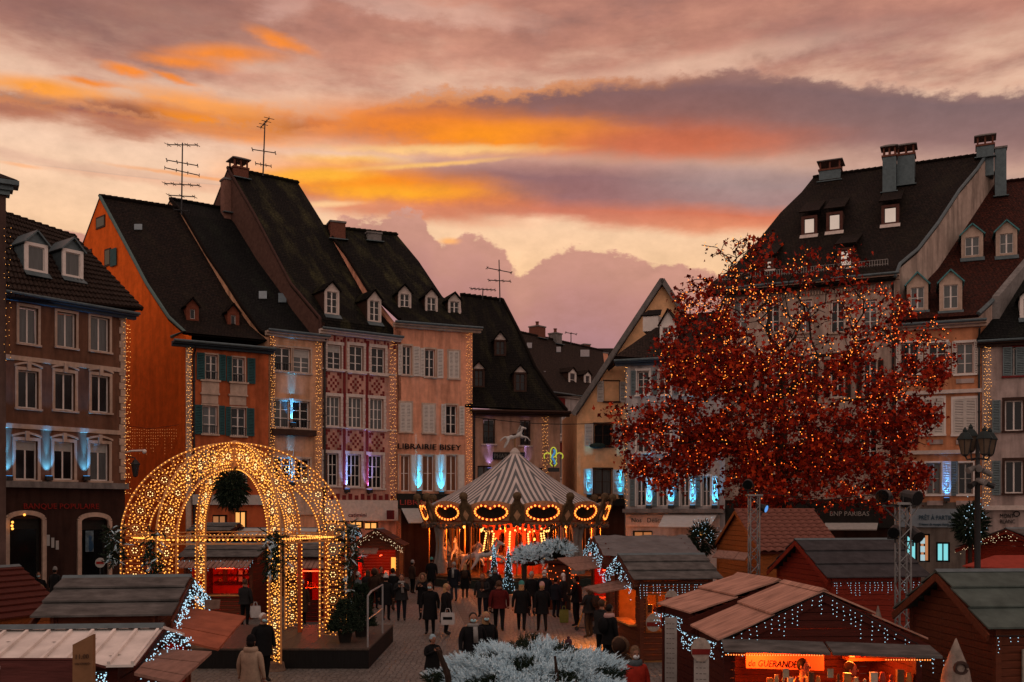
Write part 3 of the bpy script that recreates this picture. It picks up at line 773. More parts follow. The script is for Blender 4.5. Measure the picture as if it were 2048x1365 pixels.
# ------------------------------------------------------------------ ground
def make_ground():
    m, nt, b = _nodes('cobbled_square'); N = nt.nodes; L = nt.links
    tc = N.new('ShaderNodeTexCoord')
    nz = N.new('ShaderNodeTexNoise'); nz.inputs['Scale'].default_value = 1.3; nz.inputs['Detail'].default_value = 3; L.new(tc.outputs['Object'], nz.inputs['Vector'])
    vm = N.new('ShaderNodeVectorMath'); vm.operation = 'MULTIPLY_ADD'; L.new(nz.outputs[1], vm.inputs[0]); vm.inputs[1].default_value = (.12, .12, .12); L.new(tc.outputs['Object'], vm.inputs[2])
    v = N.new('ShaderNodeTexVoronoi'); v.feature = 'DISTANCE_TO_EDGE'; v.inputs['Scale'].default_value = 6.5; v.inputs['Randomness'].default_value = .55; L.new(vm.outputs[0], v.inputs['Vector'])
    v2 = N.new('ShaderNodeTexVoronoi'); v2.inputs['Scale'].default_value = 6.5; v2.inputs['Randomness'].default_value = .55; L.new(vm.outputs[0], v2.inputs['Vector'])
    r = N.new('ShaderNodeMapRange'); r.inputs[1].default_value = .0; r.inputs[2].default_value = .16; L.new(v.outputs['Distance'], r.inputs[0])
    big = N.new('ShaderNodeTexNoise'); big.inputs['Scale'].default_value = .35; big.inputs['Detail'].default_value = 6; L.new(tc.outputs['Object'], big.inputs['Vector'])
    cr = N.new('ShaderNodeValToRGB'); cr.color_ramp.elements[0].color = (.062, .055, .050, 1); cr.color_ramp.elements[1].color = (.21, .19, .172, 1)
    mixv = N.new('ShaderNodeMath'); mixv.operation = 'MULTIPLY_ADD'; L.new(v2.outputs['Color'], mixv.inputs[0]); mixv.inputs[1].default_value = .55; 
    sub = N.new('ShaderNodeMath'); sub.operation = 'SUBTRACT'; L.new(big.outputs[0], sub.inputs[0]); sub.inputs[1].default_value = .22; L.new(sub.outputs[0], mixv.inputs[2])
    L.new(mixv.outputs[0], cr.inputs[0])
    sc = N.new('ShaderNodeVectorMath'); sc.operation = 'SCALE'; L.new(cr.outputs[0], sc.inputs[0])
    r2 = N.new('ShaderNodeMapRange'); r2.inputs[1].default_value = 0; r2.inputs[2].default_value = .1; r2.inputs[3].default_value = .35; r2.inputs[4].default_value = 1; L.new(v.outputs['Distance'], r2.inputs[0]); L.new(r2.outputs[0], sc.inputs[3])
    L.new(sc.outputs[0], b.inputs['Base Color'])
    bp = N.new('ShaderNodeBump'); bp.inputs['Strength'].default_value = .8; bp.inputs['Distance'].default_value = .03; L.new(r.outputs[0], bp.inputs['Height']); L.new(bp.outputs[0], b.inputs['Normal'])
    b.inputs['Roughness'].default_value = .5; b.inputs['Specular IOR Level'].default_value = .22
    mb = MB(); mb.poly([(-700, -60, 0), (700, -60, 0), (700, 1400, 0), (-700, 1400, 0)]); g = mb.build('ground', m); tag(g, kind='structure')
    slab = M('grey_paving_slab', (.13, .10, .085), .55, .3, 3, .15)
    # dressed kerb slabs that mark the lane towards the roundabout
    a0 = G(905, 52); a1 = G(985, 27); d = (a1 - a0); n = 30; me = None
    p = tag(bpy.data.objects.new('pavement', None), kind='structure'); p.location = a0; link(p)
    for row in (0, 1):
        for k in range(n):
            q = MB(); c = a0 + d * ((k + .5) / n) + Vector((row * .95, 0, .006))
            if me is None:
                q.obox((0, 0, 0), d / n * .485, d.cross(UP).normalized() * .16, UP * .012); me = q.mesh('paving_slab', slab)
            inst('paving_slab', me, p, c)
make_ground()
# ------------------------------------------------------------------ roofs and plasters
T_DARK = roof_mat('dark_brown_tiles', (.020, .012, .009), (.009, .0065, .0055), (.024, .019, .011), .5)
T_BLACK = roof_mat('blackened_tiles', (.010, .0095, .009), (.0055, .0055, .0055), (.016, .019, .013), .6)
T_MOSS = roof_mat('mossy_tiles', (.011, .009, .007), (.006, .0055, .005), (.060, .055, .022), .7)
T_RED = roof_mat('red_brown_tiles', (.060, .015, .009), (.030, .010, .007), None)
T_GREY = roof_mat('brown_grey_tiles', (.036, .022, .017), (.020, .014, .011), None)
def plaster(name, c, dirt=.42): return M(name, c, .88, .2, 2.2, .08, dirt=dirt)
P_BANK = plaster('brown_plaster', (.17, .080, .050)); P_ORANGE = plaster('orange_plaster', (.84, .135, .014), .22); P_ORF = plaster('rust_plaster', (.46, .11, .04))
P_PEACH = plaster('peach_plaster', (.60, .32, .19)); P_PINK = plaster('pink_plaster', (.52, .27, .21)); P_SALMON = plaster('salmon_plaster', (.72, .32, .20))
P_TAN = plaster('tan_plaster', (.42, .24, .17)); P_BEIGE = plaster('yellow_ochre_plaster', (.90, .50, .26), .06); P_WHITE = plaster('pale_grey_plaster', (.44, .40, .39))
P_BNP = plaster('cream_plaster', (.46, .34, .28)); P_RIGHT = plaster('terracotta_plaster', (.58, .24, .12)); P_FAR = plaster('dusty_pink_plaster', (.42, .32, .29))
GBACK = (-.75, .66)
def depth_fill(h, z, mat, gl, gr, depth): h.sides(z, mat, gl, gr, depth)
def shop_void(h, x0, x1, y0, y1, glass=GLASS, name='shop_window', cols=2, frame=DARKSHOP, rows=1): return h.win(x0, y0, x1, y1, cols, rows, sur=None, pane=glass, sash=frame, sill=False, bw=.08)
# --- edge building at the far left
fr = frame_px(-330, 33, 12, 35.5); h = House('corner_house', 'dark corner building cut off by the left edge, with a moulded cornice', fr, 'building')
for k in range(3): h.win(-60 - k * 85, 560, -25 - k * 85, 680, 2, 2)
h.wall(P(12, 392, 35.5).z, plaster('smoke_brown_plaster', (.10, .06, .05))); h.sides(P(12, 392, 35.5).z, MATS['smoke_brown_plaster'], (-.5, .8), (-.62, .78), 8)
mb = MB(); z = P(12, 392, 35.5).z
for k, (dz, ov) in enumerate(((0, .12), (.16, .22), (.32, .40))): fbox(mb, fr, -.2, fr.w + ov, z + dz, z + dz + .158, -.3, ov)
mb.build('cornice', ZINC, h.root)
mb = MB(); mb.loft([fr.pt(-.3, z + .5, .4), fr.pt(-.3, z + 2.6, -4)], [fr.pt(fr.w + .35, z + .5, .4), fr.pt(fr.w - 2.5, z + 2.6, -4)], 4, .1); mb.build('roof', T_DARK, h.root)
light_curtain('fairy lights on the dark corner building at the left edge', frame_px(-60, 35, 30, 35.4), 8, 26, 460, 720, 36, 2, r=.011)
# --- brown bank
fr = frame_px(2, 47, 250, 52); h = House('bank_building', 'brown bank building with three rows of arched windows and two roof dormers', fr, 'building')
for x0, y0, x1, y1 in ((38, 615, 76, 688), (114, 626, 152, 695), (181, 635, 219, 703)): h.win(x0, y0, x1, y1, 2, 1, pane=CURT, sw=.12)
for x0, y0, x1, y1 in ((36, 742, 77, 817), (110, 746, 150, 821), (183, 752, 219, 825)): h.win(x0, y0, x1, y1, 2, 1, hood=True, sw=.14)
for x0, y0, x1, y1 in ((31, 882, 75, 960), (108, 885, 148, 960), (180, 888, 218, 962)): h.win(x0, y0, x1, y1, 2, 1, hood=True, sw=.14, blind=.22)
h.course(728); h.course(859); h.course(971, h=.3, d=.35, mat=CEMENT, name='ledge')
SHADED = plaster('shaded_plaster', (.045, .022, .017))  # ground floors: the shade below the ledge is put into a darker plaster colour
for x0, x1, y0 in ((18, 82, 1038), (162, 214, 1040)):
    u0, u1, z0, z1 = h.rect(x0, y0, x1, 1165); h.op.append((u0, u1, .05, z1))
    w = MB(); fbox(w, fr, u0, u1, .05, z1, -.25, -.2); w = w.build('shop_window', DARKSHOP, h.root)
    um = (u0 + u1) / 2; rr = (u1 - u0) / 2; ab = MB()
    arc = [fr.pt(um - math.cos(math.pi * k / 12) * (rr + .12), z1 + math.sin(math.pi * k / 12) * rr * .45 - .05, .05) for k in range(13)]
    for a, b in zip(arc[:-1], arc[1:]): ab.bar(a, b, .1, .22, fr.n.cross(b - a))
    for a in (u0 - .12, u1 + .12): fbox(ab, fr, a - .1, a + .1, .02, z1 - .05, .003, .12)
    ab.build('arch_surround', STONE, w)
    pb = MB(); fbox(pb, fr, u0 + .15, u1 - .15, .3, z1 - .5, -.198, -.17); pb.build('pane', GLASS, w)
zt = fr.at(120, 603).z
h.wall(zt, P_BANK, z0=fr.at(120, 975).z); h.wall(fr.at(120, 975).z, SHADED, name='ground_floor_wall'); h.sides(zt, P_BANK, GBACK, GBACK, 10)
mb = MB()
for k in range(26):                        # quoins on the right corner
    z0 = fr.at(245, 960).z + k * .36
    if z0 + .34 > zt: break
    fbox(mb, fr, fr.w - (.34 if k % 2 else .26), fr.w + .02, z0, z0 + .34, .003, .05)
mb.build('quoin', STONE, h.root)
h.eave(607, over=.55, mat=M('blue_grey_cornice', (.06, .075, .095), .6, .2, 4, .05), e1=.5)
eL = fr.at(-20, 590, -.55); eR = fr.at(287, 618, -.55); gl = frame_dir(fr.pt(-.2, 0), GBACK)
h.roofo = None
A = [eL, gl.at(-48, 400)]; B = [eR, fr.at(150, 474, 3.6)]; A[1] = fr.at(-48, 408, 3.6)
h.R = Roof(fr, [B[0], B[1]])
mb = MB(); mb.loft(A, B, 8, .16); h.roofo = mb.build('roof', T_GREY, h.root)
mb = MB(); bk = B[0] + Vector((GBACK[0], GBACK[1], 0)).normalized() * 8; mb.loft([B[0], B[1]], [bk, B[1] + Vector((-.3, .3, 0))], 4, .14); mb.build('hip_slope', T_GREY, h.roofo)
ridge_tiles(h.roofo, A[1], B[1], T_GREY); 
tb = MB(); nu, nv = 34, 15                   # interlocking tiles, courses stepped
for i in range(nv):
    for j in range(nu):
        t0, t1 = (j + .06) / nu, (j + .94) / nu; v0, v1 = i / nv, (i + 1.06) / nv
        q = [A[0].lerp(B[0], t0).lerp(A[1].lerp(B[1], t0), v0), A[0].lerp(B[0], t1).lerp(A[1].lerp(B[1], t1), v0), A[0].lerp(B[0], t1).lerp(A[1].lerp(B[1], t1), v1), A[0].lerp(B[0], t0).lerp(A[1].lerp(B[1], t0), v1)]
        lift = UP * .075 + fr.n * .05
        tb.add(q + [q[0] + lift, q[1] + lift, q[2] + lift * .15, q[3] + lift * .15, q[0].lerp(q[1], .5) + lift * 1.7, q[3].lerp(q[2], .5) + lift * .7], [(4, 8, 9, 7), (8, 5, 6, 9), (0, 1, 5, 8, 4), (1, 2, 6, 5), (3, 0, 4, 7)])
tag(tb.build('roof_tile', M('interlocking_tile', (.034, .021, .016), .7, .45, 3, .1), h.roofo), kind='stuff')
for x0, x1, yt, ye, yb in ((50, 95, 462, 487, 545), (125, 166, 476, 500, 556)): h.dormer(x0, x1, yt, ye, yb, wall=WHITE, roofm=ZINC, cheek=ZINC, cols=1, rows=1, pane=CURT, pediment=ZINC)
text('BANQUE POPULAIRE', fr, 46, 1018, 11, M('dull_red_letters', (.24, .018, .012), .5, .2, 5, 0), h.root, 150, d=.08)
mb = MB(); fbox(mb, fr, fr.ux(168), fr.ux(184), fr.at(175, 1104).z, fr.at(175, 1062).z, .12, .15); pst = mb.build('poster', M('pale_poster', (.10, .15, .18), .6, .6, 6, 0), h.root)
mb = MB(); c = fr.at(176, 1090) + fr.n * .16; mb.ball(c + UP * .35, .12, .03, .14); mb.ball(c - UP * .05, .2, .03, .3); mb.build('printed_figure', M('blue_print', (.03, .07, .13), .6, .2, 5, 0), pst)
mb = MB()
for k in range(3): fbox(mb, fr, fr.ux(93 + k * 9), fr.ux(93 + k * 9 + 6), fr.at(100, 1092 + 4 * k).z, fr.at(100, 1070 + 6 * k).z, .02, .03)
mb.build('paper_notice', M('white_paper', (.35, .34, .32), .8, .1, 5, 0), h.root)
for x, y in ((49, 1030), (25, 1045), (24, 1052), (25, 1058)):
    q = MB(); q.ball(fr.at(x, y, -.3), .06); q.build('lamp', B_WARM, h.root)
for i, x in enumerate((13, 93, 168)): uplight(fr, x, 957, ['blue floodlight at the left end of the brown bank ledge', 'blue floodlight on the bank ledge between left and middle windows', 'blue floodlight on the bank ledge between middle and right windows'][i], e=170)
light_curtain('amber light curtain down the right corner of the brown bank', fr, 245, 258, 640, 985, 150, 4)
BANK = h
# --- orange gabled house
g0 = G(372, 56); fr = frame_px(372, 56, 537, 58.5); gl = frame_dir(g0, GBACK)
h = House('orange_house', 'orange plaster house with a tall bare gable and teal shutters', fr)
for x0, y0, x1, y1 in ((411, 710, 435, 760), (465, 716, 489, 765)): h.win(x0, y0, x1, y1, 2, 3, sur=STONE, rail=True, sw=.08)
for x0, y0, x1, y1 in ((405, 812, 435, 868), (462, 816, 492, 872)): h.win(x0, y0, x1, y1, 2, 3, sur=STONE, rail=True, sw=.08)
for a, b, c, d in ((393, 409, 706, 760), (438, 451, 710, 762), (453, 463, 713, 764), (494, 510, 717, 768), (389, 404, 810, 869), (438, 449, 812, 870), (451, 461, 814, 872), (493, 508, 817, 873)): h.shut(a, b, c, d, TEAL)
for a, b, c, d in ((403, 438, 764, 788), (460, 494, 768, 792), (403, 436, 790, 808), (459, 492, 793, 811)):
    u0, u1, z0, z1 = h.rect(a, c, b, d); mb = MB(); fbox(mb, fr, u0, u1, z0, z1, .003, .05); fbox(mb, fr, u0 - .08, u1 + .08, z1 + .002, z1 + .1, .003, .14); mb.build('relief_panel', STONE, h.root)
zt = fr.at(455, 690).z
h.win(400, 905, 430, 965, 2, 3, rail=True); h.win(460, 908, 490, 968, 2, 3)
shop_void(h, 470, 495, 1022, 1062, E('warm_shop_glass', (1, .42, .1), 1.1)); shop_void(h, 425, 455, 1030, 1060, E('dim_shop_glass', (1, .35, .1), .35))
h.wall(zt, P_ORF); h.sides(zt, P_ORF, GBACK, GBACK, 12, left=False)
mb = MB(); fbox(mb, fr, -.02, .28, .2, zt, .003, .07); mb.build('pilaster', STONE, h.root)
mb = MB(); fbox(mb, fr, .3, fr.w - .05, fr.at(455, 1010).z, fr.at(455, 990).z, .01, .25); mb.build('shop_fascia', GREYW, h.root)
h.eave(692, over=.6, mat=M('slate_blue_cornice', (.04, .055, .07), .6, .2, 4, .05), e0=.8)
h.roof([(343, 676), (369, 665), (337, 636), (293, 569), (243, 475), (199, 393)], gl, T_DARK, verge=M('green_grey_verge', (.10, .15, .14), .6, .2, 5, .05), left_wall=P_ORANGE)
for x0, x1, yt, ye, yb in ((373, 397, 596, 612, 643), (455, 478, 608, 624, 655)): h.dormer(x0, x1, yt, ye, yb, wall=M('rust_dormer_boards', (.16, .045, .025), .7, .3, 5, .1), cols=1, rows=1, sillm=None, pad=.2)
h.skylight(268, 284, 452, 462)
for (x0, y0, x1, y1) in ((193, 433, 211, 457), (210, 498, 222, 533), (172, 500, 184, 535)):
    mb = MB(); u0, u1 = sorted((gl.ux(x0), gl.ux(x1))); z0, z1 = gl.at((x0 + x1) / 2, y1).z, gl.at((x0 + x1) / 2, y0).z
    fbox(mb, gl, u0, u1, z0, z1, .004, .05); w = mb.build('window', DARKW, h.root)
    mb = MB(); fbox(mb, gl, u0 + .1, u1 - .1, z0 + .1, z1 - .1, .051, .06); mb.build('pane', GLASS, w)
u0, u1 = sorted((gl.ux(223), gl.ux(235))); mb = MB(); fbox(mb, gl, u0, u1, gl.at(229, 533).z, gl.at(229, 498).z, .06, .1); mb.build('shutter', TEAL, h.root)
light_curtain('amber light curtain down the white pilaster of the orange house', fr, 372, 384, 690, 905, 120, 4)
gf = Frame(G(258, 53.5), G(357, 55.6))
t = thing('light_curtain', gf.at(300, 880), 'faint amber light net strung across the lane below the orange gable', 'string lights', 'fairy light curtains on the facades')
wb = MB(); wb.tube([gf.at(252, 852), gf.at(300, 858), gf.at(358, 850)], .01, 4); pts = []
for k in range(22):
    for j in range(random.randint(3, 9)): pts.append(gf.at(256 + k * 4.6, 860 + j * 6 + random.uniform(-1, 1)))
wb.build('cable', WIRE, t); bulbs('bulbs', pts, .017, E('faint_amber_bulb', (1, .33, .08), .9), t)
h.downpipe(387, 696)
# --- peach house
fr = frame_px(538, 58.5, 645, 60.5); gl = frame_dir(G(538, 58.5), GBACK)
h = House('peach_house', 'narrow peach house with paired windows and two skylights in its roof', fr)
for x0, y0, x1, y1, bl in ((549, 695, 582, 742, 0), (587, 698, 621, 746, .35), (546, 800, 580, 855, 0), (585, 803, 619, 857, 0), (548, 915, 582, 960, 0), (590, 918, 620, 962, 0)): h.win(x0, y0, x1, y1, 2, 3, sur=STONE, blind=bl, sw=.1, rail=bl == 0 and y0 < 900)
zt = fr.at(590, 664).z
h.wall(zt, P_PEACH); h.sides(zt, P_PEACH, GBACK, GBACK, 12, left=False)
mb = MB(); u0, u1, z0, z1 = h.rect(541, 860, 628, 872); fbox(mb, fr, u0, u1, z0, z1, .003, .4); mb.build('planter_box', DARKW, h.root)
mb = MB(); fbox(mb, fr, .05, fr.w - .05, fr.at(590, 1030).z, fr.at(590, 985).z, .01, .12); mb.build('shop_fascia', STONE, h.root)
h.eave(668, over=.55, mat=STONE)
h.roof([(530, 668), (520, 662), (481, 610), (451, 563), (410, 504), (366, 428), (340, 399)], gl, T_BLACK, verge=T_DARK, left_wall=P_PEACH)
h.skylight(517, 533, 586, 600); h.skylight(556, 572, 590, 607)
light_curtain('amber light curtain down the left edge of the peach house', fr, 539, 549, 664, 900, 130, 3)
light_curtain('amber light curtain down the right edge of the peach house', fr, 629, 641, 680, 965, 150, 4)
uplight(fr, 583, 850, 'blue floodlight on the planter box of the peach house', e=140); uplight(fr, 581, 968, 'blue floodlight low on the peach house behind the light dome', e=90)
PEACH = h
h.chimney(449, 471, 357, 425, M('pale_flue_render', (.20, .10, .075), .85, .3, 6, .1), 'slab', b=h.R.p[-1][0] - 1.2)
# --- pink patterned house
fr = frame_px(645, 60.5, 792, 63.5); gl = frame_dir(G(645, 60.5), GBACK)
h = House('patterned_house', 'pink and white house with red diamond panels between its window rows', fr)
RED = M('oxide_red_paint', (.17, .022, .022), .8, .25, 6, .05); PALE = M('pale_block_paint', (.56, .46, .41), .75, .2, 5, .05)
cols_ = [((655, 690, 683, 740), (653, 793, 681, 853), (649, 907, 677, 972)), ((699, 692, 727, 745), (697, 795, 725, 856), (695, 909, 722, 974)), ((743, 696, 770, 749), (740, 798, 767, 860), (737, 911, 765, 977))]
for ci, c in enumerate(cols_):
    for ri, (x0, y0, x1, y1) in enumerate(c): h.win(x0, y0, x1, y1, 3 if ri else 2, 3, sur=PALE, blocks=True, sw=.17, blind=.28 if (ci == 0 and ri == 0) else 0)
    for (ya, yb) in ((c[0][3] + 5, c[1][1] - 5), (c[1][3] + 6, c[2][1] - 6)):
        x0, x1 = c[1][0] - 2, c[1][2] + 2; u0, u1, z0, z1 = h.rect(x0, ya, x1, yb); mb = MB(); nn = 7; du, dz = (u1 - u0) / nn, (z1 - z0) / nn
        for i in range(nn):
            for j in range(nn):
                k = abs(i - 3) + abs(j - 3)
                if k in (0, 2, 5, 6) or (k == 4 and i in (0, 6, 3) and False): fbox(mb, fr, u0 + du * i + .01, u0 + du * (i + 1) - .01, z0 + dz * j + .01, z0 + dz * (j + 1) - .01, .002, .018)
        mb.build('diamond_panel', RED, h.root)
zt = fr.at(718, 664).z
for x in (688.5, 734):
    mb = MB(); fbox(mb, fr, fr.ux(x - 2.5), fr.ux(x + 2.5), fr.at(x, 980).z, zt - .5, .003, .04); mb.build('red_strip', RED, h.root)
mb = MB()
for k in range(22):
    a = fr.w * (k + .2) / 22
    fbox(mb, fr, a, a + fr.w / 22 * .55, zt - .62 - .22 * (k % 2), zt - .40 - .1 * (k % 3), .002, .02)
mb.build('frieze', RED, h.root)
for y in (744, 858): h.course(y, PALE, .09, .05)
mb = MB()
for k in range(12):
    a = fr.w * (k + .1) / 12; fbox(mb, fr, a, a + fr.w / 12 * .6, fr.at(718, 1000).z, fr.at(718, 988).z - .1 * (k % 2), .002, .02)
mb.build('frieze', RED, h.root)
shop_void(h, 700, 728, 1042, 1058, MATS['warm_shop_glass']); shop_void(h, 730, 758, 1044, 1060, MATS['warm_shop_glass']); shop_void(h, 655, 695, 1042, 1100, MATS['dim_shop_glass'])
h.wall(zt, P_PINK); h.sides(zt, P_PINK, GBACK, GBACK, 12, left=False)
h.eave(667, over=.55, mat=PALE)
h.roof([(640, 668), (640, 638), (581, 568), (548, 506), (508, 429), (455, 337)], gl, T_MOSS, verge=M('brown_verge', (.06, .03, .024), .8, .3, 5, .1), left_wall=M('brown_gable_boards', (.10, .05, .038), .8, .3, 4, .1))
for x0, x1, yt, ye, yb in ((650, 678, 563, 580, 630), (736, 762, 580, 598, 645)): h.dormer(x0, x1, yt, ye, yb, wall=PALE, cheek=DARKW, pad=.13)
c = h.chimney(468, 497, 315, 356, BRICKM, 'cover')
mb = MB(); fbox(mb, fr, .05, fr.w - .02, fr.at(718, 1042).z, fr.at(718, 1001).z, .01, .3); mb.build('shop_fascia', PALE, h.root)
text('catimini', fr, 692, 1034, 8, RED, h.root, 36, d=.32)
mb = MB(); q = fr.at(770, 1030); mb.obox(q + fr.n * .6, fr.n * .5, fr.u * .05, UP * .28); mb.build('hanging_sign', M('maroon_sign', (.12, .01, .015), .4, .1, 4, 0), h.root)
light_curtain('amber light curtain between the patterned house and the bookshop', fr, 777, 791, 676, 1000, 170, 4)
VIO = (.32, .30, 1.0)
uplight(fr, 691, 982, 'floodlight below the left red strip of the patterned house', (.16, .34, 1.0), 100); uplight(fr, 736, 983, 'floodlight below the right red strip of the patterned house', VIO, 100)
h.downpipe(648, 672)
PINK = h
# --- salmon bookshop
fr = frame_px(793, 63.5, 945, 65.5); gl = frame_dir(G(793, 63.5), GBACK)
h = House('bookshop_house', 'salmon bookshop house with white louvred shutters and three dormers', fr)
for x0, y0, x1, y1 in ((805, 692, 823, 750), (850, 699, 870, 754), (892, 811, 914, 868)): h.win(x0, y0, x1, y1, 2, 3, sur=STONE, sw=.1)
for x0, y0, x1, y1 in ((897, 703, 918, 757), (800, 806, 823, 864), (846, 810, 869, 866)):
    h.win(x0, y0, x1, y1, 2, 1, sur=STONE, sw=.1); xm = (x0 + x1) / 2; h.shut(x0 + .3, xm - .2, y0, y1, d=.0); h.shut(xm + .2, x1 - .3, y0, y1, d=.0)
for a, b, c, d in ((796, 804, 690, 751), (826, 839, 694, 753), (840, 849, 697, 754), (874, 886, 699, 757), (882, 891, 809, 868), (918, 928, 813, 871)): h.shut(a, b, c, d)
AMB = M('amber_curtained_glass', (.16, .055, .02), .3, .3, 3, 0, spec=.5)
for x0, x1 in ((798, 820), (846, 868), (893, 914)): h.win(x0, 911, x1, 983, 2, 2, sur=STONE, pane=AMB, sw=.08, sill=False)
for x0, x1 in ((822, 832), (834, 844), (870, 880), (881, 891), (916, 928)): h.shut(x0, x1, 910, 983, solid=True)
zt = fr.at(868, 648).z
h.wall(zt, P_SALMON, z0=fr.at(868, 990).z); h.wall(fr.at(868, 990).z, SHADED, name='ground_floor_wall'); h.sides(zt, P_SALMON, GBACK, GBACK, 12, left=False)
h.eave(652, over=.6, mat=STONE, e1=.5)
h.roof([(793, 655), (800, 640), (735, 580), (690, 508), (648, 454)], gl, T_MOSS, verge=T_DARK, left_wall=P_SALMON)
for x0, x1, yt, ye, yb in ((797, 822, 569, 585, 628), (851, 875, 577, 592, 636), (897, 921, 585, 600, 640)): h.dormer(x0, x1, yt, ye, yb, wall=PALE, cheek=DARKW, pad=.12)
h.chimney(661, 691, 442, 478, BRICKM, 'slab'); h.chimney(735, 763, 464, 482, CEMENT, 'slab')
BLK = M('black_letters', (.008, .007, .007), .4, .1, 5, 0)
text('LIBRAIRIE BISEY', fr, 795, 898, 11, BLK, h.root, 126, d=.1, ext=.04)
mb = MB(); fbox(mb, fr, 0, fr.w, fr.at(868, 1018).z, fr.at(868, 988).z, .01, .3); mb.build('shop_fascia', DARKSHOP, h.root)
text('LIBRAIRIE', fr, 797, 1010, 10, M('oxblood_letters', (.35, .05, .04), .5, .1, 5, 0), h.root, 80, d=.33)
mb = MB(); mb.loft([fr.at(800, 1017) + fr.n * .3, fr.at(800, 1017) + fr.n * 1.9 - UP * .9], [fr.at(936, 1017) + fr.n * .3, fr.at(936, 1017) + fr.n * 1.9 - UP * .9], 1, .05); mb.build('awning', GREYW, h.root)
light_curtain('amber light curtain down the right edge of the salmon bookshop', fr, 930, 944, 660, 1000, 170, 3)
uplight(fr, 836, 985, 'blue floodlight between the left bookshop shutters', (.02, .55, 1.0), 110); uplight(fr, 881, 987, 'blue floodlight between the right bookshop shutters', (.02, .55, 1.0), 110)
BISEY = h
# --- pharmacy with hipped roof
fr = frame_px(945, 66.0, 1120, 67.0); gl = frame_dir(G(945, 66), (-.2, .98))
h = House('pharmacy_house', 'tan pharmacy with a great dark bell-shaped roof and small gabled dormers', fr)
for x0, y0, x1, y1 in ((966, 838, 990, 888), (1040, 841, 1061, 891), (955, 932, 982, 985), (1062, 936, 1086, 985)): h.win(x0, y0, x1, y1, 2, 2, sur=None, sash=DARKW, rail=y0 < 900)
zt = fr.at(1030, 822).z
h.wall(zt, P_TAN, z0=3.6); h.wall(3.6, SHADED, name='ground_floor_wall'); h.sides(zt, P_TAN, (-.2, .98), (-.12, .99), 10)
h.eave(824, over=.7, mat=DARKW, gut=DARKW, e1=.6)
A = [fr.at(930, 812, -.7), fr.at(930, 790, 0), fr.at(928, 730, 1.6), fr.at(925, 660, 3.6), fr.at(921, 589, 6)]
B = [fr.at(1134, 822, -.7), fr.at(1108, 792, 0), fr.at(1070, 735, 1.6), fr.at(1039, 666, 3.6), fr.at(1005, 600, 6)]
h.R = Roof(fr, A); mb = MB(); mb.loft(A, B, 10, .18); h.roofo = mb.build('roof', roof_mat('mossy_black_tiles', (.010, .008, .0065), (.006, .005, .0045), (.032, .028, .013), .75), h.root)
back = [p + Vector((-.12, .99, 0)) * k for p, k in zip(B, (12.5, 11.5, 8.5, 4.5, .02))]; mb = MB(); mb.loft(B, back, 6, .16); mb.build('hip_slope', MATS['mossy_black_tiles'], h.roofo)
ridge_tiles(h.roofo, A[-1], B[-1], MATS['mossy_black_tiles'])
v = MB(); v.tube([p + UP * .04 for p in B], .11, 6); v.build('hip_tiles', T_DARK, h.roofo)
for x0, x1, yt, ye, yb in ((946, 969, 723, 738, 775), (1028, 1053, 730, 745, 784), (989, 1012, 663, 680, 712)): h.dormer(x0, x1, yt, ye, yb, wall=DARKW, cheek=DARKW, cols=2, rows=2, sash=DARKW, pediment=PALE, sillm=None, pad=.12)
mb = MB(); u0, u1, z0, z1 = h.rect(985, 905, 1049, 920); fbox(mb, fr, u0, u1, z0, z1, .05, .12); sg = mb.build('sign_board', DARKSHOP, h.root)
text('PHARMACIE', fr, 988, 917, 9, M('grey_letters', (.12, .11, .1), .5, .1, 5, 0), h.root, 58, d=.13)
light_curtain('sparse amber light curtain down the right corner of the pharmacy', fr, 1083, 1096, 828, 975, 80, 4)
uplight(fr, 978, 940, 'violet floodlight below the left pharmacy window', VIO, 34); uplight(fr, 1050, 944, 'violet floodlight below the right pharmacy window', VIO, 34)
h.downpipe(948, 826)
PHARM = h
# --- grey house down the side street
fr = frame_px(1030, 84, 1215, 94); gl = frame_dir(G(1030, 84), (-.2, .98))
h = House('side_street_house', 'grey house far down the side street with red panels and two small dormers', fr)
for x in (1103, 1118, 1136, 1150, 1168): h.win(x - 5, 828, x + 5, 868, 2, 2, sur=WHITE, sw=.1); h.win(x - 5, 910, x + 5, 955, 2, 2, sur=WHITE, sw=.1)
zt = fr.at(1130, 790).z
h.wall(zt, P_WHITE); h.sides(zt, P_WHITE, (-.2, .98), (-.2, .98), 12)
for a, b, c, d in ((1097, 1130, 795, 825), (1097, 1129, 885, 905)):
    u0, u1, z0, z1 = h.rect(a, c, b, d); mb = MB(); fbox(mb, fr, u0, u1, z0, z1, .003, .03); mb.build('red_panel', RED, h.root)
for y in (880, 965, 1000): h.course(y, PALE, .35, .3)
h.eave(789, over=.4, mat=GREYW)
A = [fr.at(1030, 790, -.5), fr.at(1037, 664, 6)]; B = [fr.at(1218, 790, -.5), fr.at(1205, 702, 6)]
h.R = Roof(fr, A); mb = MB(); mb.loft(A, B, 8, .16); h.roofo = mb.build('roof', T_GREY, h.root); ridge_tiles(h.roofo, A[1], B[1], T_GREY)
for x0, x1, yt, ye, yb in ((1138, 1152, 735, 744, 775), (1169, 1181, 741, 749, 779)): h.dormer(x0, x1, yt, ye, yb, wall=WHITE, cheek=DARKW, cols=1, rows=2, sillm=None, pad=.14)
h.chimney(1076, 1091, 652, 676, BRICKM, 'pot'); h.chimney(1112, 1124, 666, 688, CEMENT, 'pot')
h.skylight(1053, 1063, 688, 698); h.skylight(1112, 1121, 696, 706); h.skylight(1160, 1178, 702, 715); h.skylight(1085, 1100, 745, 760)
